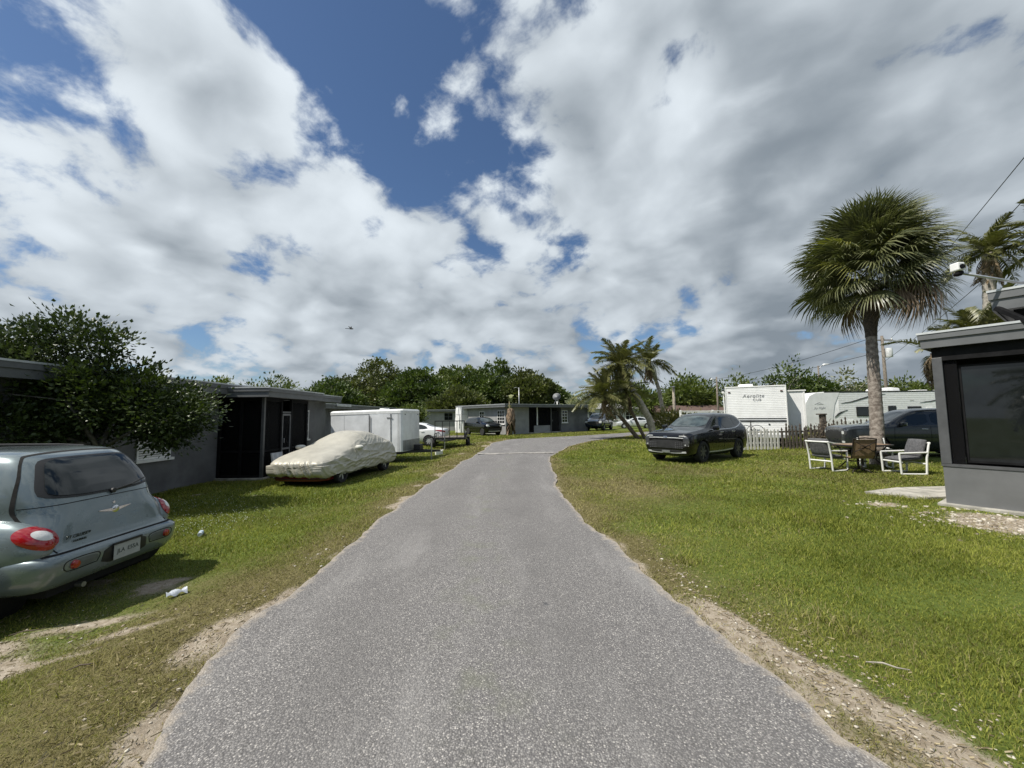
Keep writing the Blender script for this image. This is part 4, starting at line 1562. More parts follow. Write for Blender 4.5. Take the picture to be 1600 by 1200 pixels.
    for x in (1.31, -1.30):
        for y in (.72, -.72):
            wheel(t, x, y, .315, .20, m_alloy, 5, .08)
    return t


build_wagon()


# ---------------------------------------------------------------- generic body for the other cars
def build_car(spec):
    t = thing(spec['name'], spec['label'], 'car' if 'cat' not in spec else spec['cat'], spec['loc'], spec['rz'], spec.get('group'))
    V, F = ring_loft(stations(spec['rows']))
    r = spec['wr']
    cuts = []
    for x in spec['wx']:
        for s in (1, -1):
            a, b = s * (spec['half'] - .30), s * (spec['half'] + .3)
            cuts.append((x, min(a, b), max(a, b), r, r * 1.13))
    me = finish_body(V, F, spec['paint'], cuts, lv=2)
    link('body', me, None, t)
    sk = Skin(me)
    for x in spec['wx']:
        for s in (1, -1):
            wheel(t, x, s * (spec['half'] - spec.get('tw', .22) * .5 - .012), r, spec.get('tw', .22), spec.get('rim', m_alloy), spec.get('spokes', 5), .06)
    for (nm, view, outl, m, kw) in spec['patches']:
        if view == 'sides':
            for v in ('left', 'right'):
                sk.patch(nm, v, outl, m, t, **kw)
        elif view in ('front2', 'rear2'):
            for s in (1, -1):
                sk.patch(nm, view[:-1], [(s * a, b) for a, b in outl], m, t, **kw)
        else:
            sk.patch(nm, view, outl, m, t, **kw)
    for (nm, view, line, w, m) in spec['seams']:
        for v in (('left', 'right') if view == 'sides' else (view,)):
            sk.seam(nm, v, line, w, m, t, off=.004)
    for s in (1, -1):
        x, y, z = spec['mirror']
        mr = MB().box(x - .06, x + .09, s * y - .01 if s > 0 else s * y - .20, s * y + .20 if s > 0 else s * y + .01, z - .01, z + .15).build('mirror', spec.get('mirror_m', spec['paint']), t, bevel=.04, smooth='auto')
        MB().box(x - .066, x - .058, s * y + (.03 if s > 0 else -.18), s * y + (.18 if s > 0 else -.03), z + .02, z + .13).build('mirror_glass', m_chrome, mr)
        for hx in spec['handles']:
            lo, nr = sk.hit('left' if s > 0 else 'right', hx, spec['hz'])
            MB().tube([(hx - .10, lo.y + s * .012, spec['hz']), (hx - .08, lo.y + s * .03, spec['hz']), (hx + .08, lo.y + s * .03, spec['hz'] + .004), (hx + .10, lo.y + s * .012, spec['hz'])], .013, 6).build('door_handle', spec.get('handle_m', spec['paint']), t, smooth=True)
    ub = max(spec['wx']) - r
    MB().box(min(spec['wx']) + r, ub, -spec['half'] + .25, spec['half'] - .25, .2, .34).build('underbody', m_well, t)
    return t, sk


black_paint = paint('black_paint', (.0025, .0027, .0034), rough=.25)
rows_suv = [(2.30, .42, .66, .46, .74, .60, .74, .80, .60, .90, .915),
            (2.25, .27, .80, .33, .875, .60, .86, .86, .70, .965, .985),
            (2.05, .22, .86, .30, .915, .60, .895, .93, .74, 1.01, 1.035),
            (1.55, .20, .88, .30, .93, .62, .905, .985, .76, 1.055, 1.085),
            (1.02, .20, .88, .30, .925, .62, .905, 1.02, .77, 1.10, 1.135),
            (.86, .20, .88, .30, .925, .62, .905, 1.03, .755, 1.15, 1.20),
            (.12, .20, .88, .30, .925, .62, .905, 1.05, .66, 1.535, 1.60),
            (-.20, .20, .88, .30, .925, .62, .905, 1.06, .655, 1.58, 1.65),
            (-.9, .20, .88, .30, .925, .62, .905, 1.08, .655, 1.59, 1.665),
            (-1.60, .20, .88, .30, .93, .62, .905, 1.11, .645, 1.57, 1.645),
            (-2.02, .24, .87, .34, .925, .64, .89, 1.13, .62, 1.47, 1.575),
            (-2.20, .30, .84, .38, .90, .66, .85, 1.08, .66, 1.24, 1.30),
            (-2.30, .42, .74, .48, .82, .68, .78, .98, .60, 1.05, 1.07)]
rows_suv = [(x * .955, zb, ws, zs * 1.02, wm, zm * 1.03, wb, zl * 1.04, wr, zr * 1.045, zt * 1.045) for (x, zb, ws, zs, wm, zm, wb, zl, wr, zr, zt) in rows_suv]
suv, sk = build_car(dict(
    name='suv', label='black compact SUV parked on the lawn in front of the picket fence', loc=(7.1, 15.3, gzf(7.5, 14.7)), rz=math.atan2(-.60, -.80),
    rows=rows_suv, paint=black_paint, half=.925, wx=(1.345, -1.295), wr=.375, tw=.235, rim=m_darkalloy, spokes=7,
    patches=[('windshield', 'front', [(-0.7, 1.215), (0.7, 1.215), (0.585, 1.611), (-0.585, 1.611)], m_wglass, dict(off=.006, rnd=1)),
             ('rear_window', 'rear', [(-0.58, 1.272), (0.58, 1.272), (0.5, 1.564), (-0.5, 1.564)], m_cglass, dict(off=.006, rnd=1)),
             ('door_window', 'sides', [(0.707, 1.147), (-0.096, 1.147), (-0.115, 1.596), (0.057, 1.596), (0.382, 1.418)], m_cglass, dict(off=.005, rnd=1)),
             ('door_window', 'sides', [(-0.172, 1.147), (-1.012, 1.179), (-1.012, 1.564), (-0.191, 1.611)], m_cglass, dict(off=.005, rnd=1)),
             ('quarter_window', 'sides', [(-1.079, 1.199), (-1.719, 1.356), (-1.547, 1.491), (-1.079, 1.564)], m_cglass, dict(off=.005, rnd=1)),
             ('grille', 'front', [(-.70, .52), (.70, .52), (.74, .79), (-.74, .79)], m_trim, dict(off=.006, rnd=1)),
             ('headlight', 'front2', [(.66, .58), (.82, .60), (.83, .90), (.64, .92)], m_lampdk, dict(off=.010, rnd=1)),
             ('fog_lamp', 'front2', [(.70, .62), (.73, .62), (.73, .66), (.70, .66)], m_lamp, dict(off=.016, rnd=1)),
             ('tail_light', 'rear2', [(.50, 1.00), (.80, 1.02), (.80, 1.10), (.50, 1.06)], m_red, dict(off=.006, rnd=1)),
             ('lower_grille', 'front', [(-.55, .37), (.55, .37), (.62, .46), (-.62, .46)], m_trim, dict(off=.006, rnd=1))],
    seams=[('daytime_light', 'front', [(.50, .935), (.70, .925), (.815, .83), (.805, .60)], .022, m_lamp), ('daytime_light', 'front', [(-.50, .935), (-.70, .925), (-.815, .83), (-.805, .60)], .022, m_lamp),
           ('belt_chrome', 'sides', [(0.764, 1.121), (-0.096, 1.124), (-1.05, 1.158), (-1.671, 1.314), (-1.862, 1.46)], .022, m_chrome),
           ('sill_trim', 'sides', [(.90, .36), (0, .35), (-.85, .38)], .045, m_satin),
           ('skid_plate', 'front', [(-.72, .395), (-.3, .375), (.3, .375), (.72, .395)], .055, m_satin),
           ('bonnet_chrome', 'front', [(-.66, .865), (-.3, .875), (.3, .875), (.66, .865)], .024, m_satin),
           ('door_seam', 'sides', [(-.14, 1.08), (-.14, .7), (-.14, .36)], .008, m_seam),
           ('door_seam', 'sides', [(-1.09, 1.1), (-1.05, .9), (-.92, .6), (-.9, .38)], .008, m_seam)],
    mirror=(.60, .90, 1.12), mirror_m=black_paint, handles=(.05, -.85), hz=1.02, handle_m=m_chrome))
for s in (1, -1):
    for r_ in range(4):
        for c_ in range(4):
            y = s * (.38 + .075 * c_)
            z = .535 + .055 * r_
            lo, nr = sk.hit('front', y, z)
            MB().box(lo.x + .004, lo.x + .022, y - .022, y + .022, z - .010, z + .010).build('grille_block', mat('grille_silver', (.10, .10, .105), .35), suv)
lo, nr = sk.hit('front', 0, .90)
text_obj('emblem', 'KIA', .095, m_chrome, suv, frame((lo.x + .012, 0, .895), (0, 1, 0), (-.4, 0, 1)), .004, spacing=.92)
lo, nr = sk.hit('front', 0, .42)
MB().box(lo.x + .012, lo.x + .02, -.15, .15, .37, .44).build('plate_holder', m_steel, suv)
OBST.append((7.1, 15.3, 2.0, .75, math.atan2(-.60, -.80)))

# dark grey full-size suv behind the palm
grey_paint = paint('charcoal_paint', (.028, .033, .038), metal=.3, rough=.28)
rows_g = [(2.48, .44, .72, .48, .80, .66, .80, .92, .68, 1.02, 1.035), (2.42, .30, .86, .36, .93, .66, .92, 1.00, .78, 1.10, 1.12), (2.1, .24, .91, .34, .97, .66, .95, 1.06, .82, 1.155, 1.18),
          (1.5, .23, .92, .34, .975, .67, .955, 1.09, .83, 1.19, 1.215), (1.12, .23, .92, .34, .975, .67, .955, 1.11, .83, 1.22, 1.25), (1.0, .23, .92, .34, .975, .67, .955, 1.12, .81, 1.28, 1.32),
          (.36, .23, .92, .34, .975, .67, .955, 1.13, .74, 1.69, 1.74), (.05, .23, .92, .34, .975, .67, .955, 1.14, .735, 1.73, 1.80), (-1.0, .23, .92, .34, .975, .67, .955, 1.15, .735, 1.74, 1.815),
          (-1.9, .23, .92, .34, .975, .67, .955, 1.16, .73, 1.73, 1.80), (-2.28, .26, .91, .36, .965, .68, .94, 1.16, .71, 1.64, 1.71), (-2.42, .32, .88, .40, .94, .70, .90, 1.14, .72, 1.35, 1.40), (-2.48, .44, .80, .50, .86, .72, .84, 1.04, .66, 1.12, 1.14)]
gs, sk = build_car(dict(
    name='suv', label='dark charcoal SUV parked side-on behind the cabbage palm', loc=(15.4, 15.5, gzf(15, 15)), rz=math.atan2(.3, -.954),
    rows=rows_g, paint=grey_paint, half=.975, wx=(1.50, -1.44), wr=.385, tw=.24, rim=m_alloy, spokes=6,
    patches=[('windshield', 'front', [(-.76, 1.31), (.76, 1.31), (.67, 1.68), (-.67, 1.68)], m_wglass, dict(off=.006, rnd=1)),
             ('rear_window', 'rear', [(-.60, 1.30), (.60, 1.30), (.52, 1.58), (-.52, 1.58)], m_cglass, dict(off=.006, rnd=1)),
             ('door_window', 'sides', [(.90, 1.20), (-.08, 1.20), (-.10, 1.67), (.30, 1.66), (.60, 1.48)], m_cglass, dict(off=.005, rnd=1)),
             ('door_window', 'sides', [(-.18, 1.20), (-1.14, 1.21), (-1.14, 1.67), (-.20, 1.67)], m_cglass, dict(off=.005, rnd=1)),
             ('quarter_window', 'sides', [(-1.22, 1.22), (-2.15, 1.24), (-2.05, 1.58), (-1.22, 1.66)], m_cglass, dict(off=.005, rnd=1)),
             ('grille', 'front', [(-.60, .64), (.60, .64), (.66, .97), (-.66, .97)], m_trim, dict(off=.006, rnd=1)),
             ('headlight', 'front2', [(.64, .78), (.90, .80), (.90, 1.00), (.66, 1.00)], m_lampdk, dict(off=.010, rnd=1)),
             ('headlight_lens', 'front2', [(.69, .84), (.82, .84), (.82, .95), (.69, .95)], m_lamp, dict(off=.014, rnd=2)),
             ('fog_lamp', 'front2', [(.66, .50), (.82, .50), (.82, .58), (.66, .58)], m_lamp, dict(off=.010, rnd=2)),
             ('tail_light', 'rear2', [(.66, .95), (.86, .95), (.86, 1.2), (.70, 1.2)], m_red, dict(off=.006, rnd=1))],
    seams=[('belt_trim', 'sides', [(.86, 1.145), (-.2, 1.15), (-1.2, 1.17), (-2.0, 1.21)], .018, m_trim),
           ('bumper_chrome', 'front', [(-.60, .46), (0, .44), (.60, .46)], .04, m_satin),
           ('grille_bar', 'front', [(-.58, .73), (0, .735), (.58, .73)], .03, m_chrome),
           ('door_seam', 'sides', [(-.13, 1.15), (-.13, .75), (-.13, .42)], .009, m_seam),
           ('door_seam', 'sides', [(.92, 1.12), (.95, .75), (.93, .42)], .009, m_seam),
           ('door_seam', 'sides', [(-1.18, 1.15), (-1.12, .9), (-.98, .6), (-.95, .42)], .009, m_seam)],
    mirror=(.70, .95, 1.15), handles=(.05, -.95), hz=1.04, handle_m=m_chrome))
OBST.append((15.4, 15.5, 2.2, .8, math.atan2(.3, -.954)))

# black boxy hatchback in front of the far bungalow
rows_b = [(1.99, .38, .62, .42, .72, .60, .72, .84, .58, .93, .95), (1.92, .24, .78, .32, .84, .60, .83, .93, .66, 1.01, 1.03), (1.40, .20, .82, .30, .89, .62, .865, 1.00, .70, 1.08, 1.11),
          (1.02, .20, .84, .30, .89, .62, .865, 1.03, .71, 1.13, 1.17), (.88, .20, .84, .30, .89, .62, .865, 1.04, .70, 1.20, 1.24), (.30, .20, .84, .30, .89, .62, .865, 1.06, .65, 1.52, 1.57),
          (-.1, .20, .84, .30, .89, .62, .865, 1.07, .65, 1.56, 1.62), (-1.2, .20, .84, .30, .89, .62, .865, 1.10, .64, 1.54, 1.61), (-1.75, .22, .84, .32, .89, .64, .86, 1.12, .62, 1.47, 1.55),
          (-1.93, .28, .82, .36, .87, .66, .84, 1.10, .64, 1.30, 1.36), (-2.02, .40, .72, .46, .80, .68, .78, 1.0, .62, 1.08, 1.10)]
build_car(dict(
    name='hatchback', label='small boxy black hatchback parked on grass before the far bungalow', loc=(-2.65, 35.9, 0), rz=math.atan2(-.82, .57),
    rows=rows_b, paint=black_paint, half=.885, wx=(1.27, -1.27), wr=.325, rim=m_alloy, spokes=8,
    patches=[('windshield', 'front', [(-.66, 1.20), (.66, 1.20), (.58, 1.50), (-.58, 1.50)], m_wglass, dict(off=.006, rnd=1)),
             ('door_window', 'sides', [(.76, 1.12), (-.02, 1.12), (-.04, 1.51), (.30, 1.48)], m_cglass, dict(off=.005, rnd=1)),
             ('door_window', 'sides', [(-.10, 1.12), (-.9, 1.14), (-.9, 1.51), (-.12, 1.52)], m_cglass, dict(off=.005, rnd=1)),
             ('quarter_window', 'sides', [(-1.0, 1.16), (-1.55, 1.22), (-1.5, 1.44), (-1.0, 1.50)], m_cglass, dict(off=.005, rnd=1)),
             ('grille', 'front', [(-.50, .42), (.50, .42), (.56, .62), (-.56, .62)], m_trim, dict(off=.006, rnd=1)),
             ('headlight', 'front2', [(.50, .76), (.80, .80), (.80, .96), (.54, .94)], m_lamp, dict(off=.012, rnd=1)),
             ('rear_window', 'rear', [(-.55, 1.2), (.55, 1.2), (.50, 1.46), (-.50, 1.46)], m_cglass, dict(off=.006, rnd=1))],
    seams=[('bumper_chrome', 'front', [(-.6, .40), (0, .385), (.6, .40)], .05, m_satin), ('door_seam', 'sides', [(-.06, 1.1), (-.06, .4)], .01, m_seam)],
    mirror=(.66, .86, 1.08), handles=(.1, -.75), hz=.98))
OBST.append((-2.65, 35.9, 1.7, .7, math.atan2(-.82, .57)))

# white saloon behind the open trailer (rear end to the right), and a white car far down the lane
rows_w = [(2.28, .38, .60, .42, .72, .55, .72, .66, .56, .72, .735), (2.20, .24, .78, .30, .85, .55, .82, .74, .64, .80, .82), (1.5, .18, .84, .28, .90, .56, .87, .84, .70, .91, .94),
          (1.0, .18, .84, .28, .90, .56, .87, .88, .72, .97, 1.00), (.80, .18, .84, .28, .90, .56, .87, .89, .70, 1.05, 1.09), (.0, .18, .84, .28, .90, .56, .87, .91, .58, 1.36, 1.41),
          (-.5, .18, .84, .28, .90, .56, .87, .93, .57, 1.38, 1.44), (-1.0, .18, .84, .28, .90, .58, .87, .96, .57, 1.31, 1.38), (-1.55, .18, .84, .28, .90, .60, .86, 1.00, .60, 1.10, 1.17),
          (-2.0, .20, .83, .30, .88, .62, .83, 1.00, .64, 1.05, 1.09), (-2.2, .28, .80, .36, .86, .64, .80, .96, .62, 1.03, 1.05), (-2.28, .40, .72, .46, .78, .66, .74, .88, .58, .95, .96)]
white_paint = paint('white_car_paint', (.74, .75, .75), rough=.3)
silver_paint = paint('silver_white_paint', (.60, .62, .63), metal=.2, rough=.3)


def saloon(label, loc, rz, pm):
    s_, _ = build_car(dict(
        name='sedan', label=label, loc=loc, rz=rz, rows=rows_w, paint=pm, half=.895, wx=(1.36, -1.34), wr=.32, rim=m_alloy, spokes=9,
        patches=[('windshield', 'front', [(-.62, 1.04), (.62, 1.04), (.50, 1.33), (-.50, 1.33)], m_wglass, dict(off=.006, rnd=1)),
                 ('door_window', 'sides', [(.66, .97), (-.20, .98), (-.22, 1.335), (.0, 1.33)], m_cglass, dict(off=.005, rnd=1)),
                 ('door_window', 'sides', [(-.28, .98), (-1.30, 1.03), (-1.10, 1.20), (-.75, 1.31), (-.30, 1.34)], m_cglass, dict(off=.005, rnd=1)),
                 ('tail_light', 'rear2', [(.42, .80), (.84, .84), (.84, .96), (.45, .88)], m_red, dict(off=.008, rnd=1)),
                 ('tail_light_side', 'sides', [(-2.20, .84), (-1.72, .93), (-1.80, .97), (-2.20, .96)], m_red, dict(off=.006, rnd=1)),
                 ('headlight', 'front2', [(.45, .62), (.82, .66), (.80, .76), (.50, .70)], m_lamp, dict(off=.008, rnd=1)),
                 ('rear_window', 'rear', [(-.56, 1.14), (.56, 1.14), (.46, 1.33), (-.46, 1.33)], m_cglass, dict(off=.006, rnd=1))],
        seams=[('door_seam', 'sides', [(-.25, .96), (-.25, .34)], .01, m_seam)],
        mirror=(.62, .86, .93), handles=(-.1, -.95), hz=.88))
    return s_


saloon('white sedan parked behind the black open trailer', (-6.45, 25.6, -.1), R(176), white_paint)
OBST.append((-6.45, 25.6, 1.9, .7, 0))
saloon('white car far down the lane behind the leaning palm trunks', (15.2, 49.5, 0), R(170), silver_paint)

# blue pickup
blue_paint = paint('navy_paint', (.012, .020, .045), metal=.25, rough=.28)
rows_p = [(2.86, .55, .72, .58, .86, .75, .86, 1.00, .74, 1.12, 1.14), (2.80, .40, .88, .48, .96, .78, .95, 1.08, .82, 1.18, 1.20), (2.1, .38, .92, .46, 1.0, .80, .98, 1.16, .84, 1.25, 1.28),
          (1.35, .38, .92, .46, 1.0, .80, .98, 1.18, .84, 1.30, 1.33), (1.20, .38, .92, .46, 1.0, .80, .98, 1.19, .82, 1.38, 1.42), (.55, .38, .92, .46, 1.0, .80, .98, 1.21, .76, 1.80, 1.85),
          (.1, .38, .92, .46, 1.0, .80, .98, 1.21, .76, 1.84, 1.90), (-.75, .38, .92, .46, 1.0, .80, .98, 1.22, .76, 1.82, 1.88), (-.98, .38, .92, .46, 1.0, .80, .98, 1.22, .76, 1.74, 1.80),
          (-1.05, .38, .92, .46, 1.0, .80, .98, 1.22, .90, 1.30, 1.30), (-1.2, .38, .92, .46, 1.0, .80, .98, 1.22, .92, 1.27, 1.26), (-2.7, .42, .92, .5, 1.0, .80, .98, 1.22, .92, 1.27, 1.26), (-2.86, .50, .90, .56, .96, .8, .95, 1.20, .9, 1.24, 1.24)]
pk, sk = build_car(dict(
    name='pickup_truck', label='navy blue pickup truck on the far side of the bend', cat='pickup', loc=(9.8, 44.8, 0), rz=math.atan2(-.90, -.44),
    rows=rows_p, paint=blue_paint, half=.99, wx=(1.85, -1.80), wr=.40, tw=.27, rim=m_alloy, spokes=6,
    patches=[('windshield', 'front', [(-.78, 1.40), (.78, 1.40), (.68, 1.78), (-.68, 1.78)], m_wglass, dict(off=.006, rnd=1)),
             ('door_window', 'sides', [(1.05, 1.28), (.20, 1.28), (.18, 1.76), (.60, 1.74)], m_cglass, dict(off=.005, rnd=1)),
             ('door_window', 'sides', [(.10, 1.28), (-.85, 1.28), (-.82, 1.74), (.08, 1.77)], m_cglass, dict(off=.005, rnd=1)),
             ('grille', 'front', [(-.60, .66), (.60, .66), (.62, 1.06), (-.62, 1.06)], m_trim, dict(off=.006, rnd=1)),
             ('headlight', 'front2', [(.62, .84), (.92, .84), (.92, 1.08), (.62, 1.08)], m_lamp, dict(off=.010, rnd=1)),
             ('tail_light', 'rear2', [(.82, .85), (.93, .85), (.93, 1.18), (.82, 1.18)], m_red, dict(off=.008, rnd=1))],
    seams=[('grille_bar', 'front', [(-.9, .86), (0, .87), (.9, .86)], .08, m_chrome), ('grille_bar', 'front', [(-.6, 1.06), (0, 1.07), (.6, 1.06)], .05, m_chrome),
           ('door_seam', 'sides', [(.14, 1.26), (.14, .52)], .01, m_seam), ('cab_seam', 'sides', [(-1.0, 1.3), (-1.0, .46)], .02, m_seam)],
    mirror=(.95, .98, 1.28), handles=(.35, -.65), hz=1.14))


# ---------------------------------------------------------------- car under a fitted cover
def build_covered():
    rz = math.atan2(-.99, -.14)
    t = thing('covered_car', 'low car under a wrinkled silver-beige fabric cover on the left lawn', 'car', (-5.55, 13.0, gzf(-5.6, 12.8)), rz)
    OBST.append((-5.55, 13.0, 1.9, .7, rz))
    rings = []
    for (x, w, zt) in [(2.30, .56, .62), (2.24, .74, .71), (2.05, .86, .80), (1.6, .915, .90), (1.15, .925, .99), (.75, .93, 1.08), (.35, .935, 1.25), (0.0, .935, 1.37), (-.4, .935, 1.44),
                       (-.85, .935, 1.42), (-1.3, .93, 1.32), (-1.7, .92, 1.19), (-2.05, .89, 1.09), (-2.22, .80, 1.00), (-2.29, .62, .86)]:
        zb = .22 if abs(x) < 2.2 else .34
        bl = .60 + .40 * (zt - .62) * .45
        h = [(0, zb), (w * .85, zb), (w * .97, zb + .08), (w, .52), (w * .985, bl), (w * (.93 - .22 * max(0, zt - 1.0)), bl + .45 * (zt - bl)), (w * (.80 - .38 * max(0, zt - 1.0)), bl + .80 * (zt - bl)), (w * .45, zt - .015), (0, zt)]
        rings.append([(x, y_, z_) for y_, z_ in h] + [(x, -y_, z_) for y_, z_ in h[-2:0:-1]])
    V, F = ring_loft(rings)
    me = finish_body(V, F, m_red, [], lv=3)
    bm = bmesh.new()
    bm.from_mesh(me)
    bmesh.ops.subdivide_edges(bm, edges=bm.edges[:], cuts=1, use_grid_fill=True)
    # hem: lower at the sides, higher at the nose
    co = np.array([v.co[:] for v in bm.verts])
    nr = np.array([v.normal[:] for v in bm.verts])
    x, y, z = co[:, 0], co[:, 1], co[:, 2]
    hem = .27 + .035 * np.sin(x * 5.1) + .02 * np.sin(x * 13 + y * 6) + np.where(x > 1.7, .02, 0)
    side = sstep(.25, .9, np.abs(nr[:, 1])) + .9 * sstep(.4, .9, np.abs(nr[:, 0])) * (z < .9)
    # straight cloth below the widest point: hang vertically
    wmax = .935
    low = z < .58
    y2 = np.where(low, np.sign(y) * np.maximum(np.abs(y), np.abs(y) + (.6 * (wmax - np.abs(y))) * (np.abs(y) > .6)), y)
    s = np.zeros(len(x))

    def fold(ph, k, sharp=2.0):
        q = np.abs(np.sin(ph * k))
        return 1 - q ** (1 / sharp)
    wx = fbm(x * .55 + 5, z * .9 + y * .5, 3)
    lowm = .35 + .65 * sstep(1.05, .55, z)
    # long irregular swags along the flanks
    flank = sstep(.30, .9, np.abs(nr[:, 1])) * sstep(2.15, 1.75, x)
    ph = z + .16 * np.sin(.95 * x + .7) + .25 * wx
    rdg = lambda a_, b_, o_=2: 1 - np.abs(2 * fbm(a_, b_, o_) - 1)
    s += flank * lowm * .060 * (rdg(x * .9 + 3, (ph - .16 * x) * 6.0) ** 2 - .5)
    s += flank * .026 * (rdg(x * 1.8 + 13, (ph + .28 * x) * 9, 2) ** 2 - .5)
    s += flank * .022 * fold(ph - .22 * x, 4.6, 1.6)
    # pulls fanning out from the mirror pockets and the rear corner
    for (mx_, mz_, kk, rr_) in ((.62, .95, 7.0, .55), (-1.75, 1.0, 6.0, .6), (1.75, .70, 8.0, .45)):
        an = np.arctan2(z - mz_, x - mx_)
        rd = np.hypot(z - mz_, x - mx_)
        s += side * .030 * fold(an + .3 * wx, kk * .5, 1.5) * np.exp(-(rd / rr_) ** 2) * sstep(.03, .15, rd)
    s += (1 - np.clip(side, 0, 1)) * .012 * fold(y * .9 + .25 * x + .4 * wx, 3.0, 1.5)
    s += .016 * (fbm(x * 1.7, y * 1.7 + z * 1.7 + 9, 3) - .5)
    nose = sstep(1.7, 2.2, x) * sstep(.74, .60, z)
    s += nose * .085 * (rdg(y * 7 + 3.5 * z, z * 1.0 + 4) ** 2 - .4) * sstep(.85, .35, np.abs(y - .1))
    co2 = co + nr * s[:, None]
    co2[:, 1] += (y2 - y)
    co2[:, 2] = np.where(co2[:, 2] < hem, hem, co2[:, 2])
    for v, c in zip(bm.verts, co2):
        v.co = c
    dele = [v for v, h, c in zip(bm.verts, hem, co) if c[2] < h - .05 and abs(c[1]) < .80 and abs(c[0]) < 2.18]
    bmesh.ops.delete(bm, geom=dele, context='VERTS')
    for f in bm.faces:
        f.smooth = True
        f.material_index = 0
    m2 = bpy.data.meshes.new('cover')
    bm.to_mesh(m2)
    bm.free()
    m2.materials.append(mat('cover_fabric', (.475, .455, .39), .48, metal=.22, var=.06, scale=3, bump=.12, bscale=120, spec=.35))
    cv = link('cover', m2, None, t)
    # mirror pockets
    for sg in (1, -1):
        mv, mf = [], []
        for i in range(11):
            ph = math.pi * i / 10
            for j in range(16):
                th = 2 * math.pi * j / 16
                mv.append((.66 + .13 * math.sin(ph) * math.cos(th) + .03 * math.cos(ph), sg * (.98 + .13 * math.cos(ph)), .97 + (.085 + .02 * math.cos(th * 2)) * math.sin(ph) * math.sin(th)))
        for i in range(10):
            for j in range(16):
                mf.append((i * 16 + j, i * 16 + (j + 1) % 16, (i + 1) * 16 + (j + 1) % 16, (i + 1) * 16 + j))
        MB().add(mv, mf).build('mirror_pocket', mat('pocket_fabric', (.62, .61, .55), .6, var=.08), t, smooth=True)
    # seam tapes stitched over the cover
    sk_ = Skin(m2)
    sk_.seam('cover_seam', 'left', [(-.10, 1.37), (-.12, 1.0), (-.10, .6), (-.12, .36)], .022, mat('seam_tape', (.62, .60, .50), .6), cv, off=.006)
    # car below the cover
    MB().box(-2.0, 2.0, -.72, .72, .18, .42).build('underbody', m_well, t)
    bp = MB()
    pts = [(1.96, -.80), (2.10, -.66), (2.175, -.35), (2.19, 0), (2.175, .35), (2.10, .66), (1.96, .80)]
    bp.prism([(a, b) for a, b in pts] + [(1.6, .78), (1.6, -.78)], .16, .285)
    bp.build('bumper', paint('dark_red_paint', (.12, .006, .010)), t, bevel=.03, smooth='auto')
    ch = MB()
    ch.tube([(a + .012, b, .225) for a, b in pts], .010, 6)
    ch.build('bumper_trim', m_trim, t)
    for x in (1.36, -1.34):
        for y in (.78, -.78):
            wheel(t, x, y, .315, .21, m_alloy, 6, .05)


build_covered()


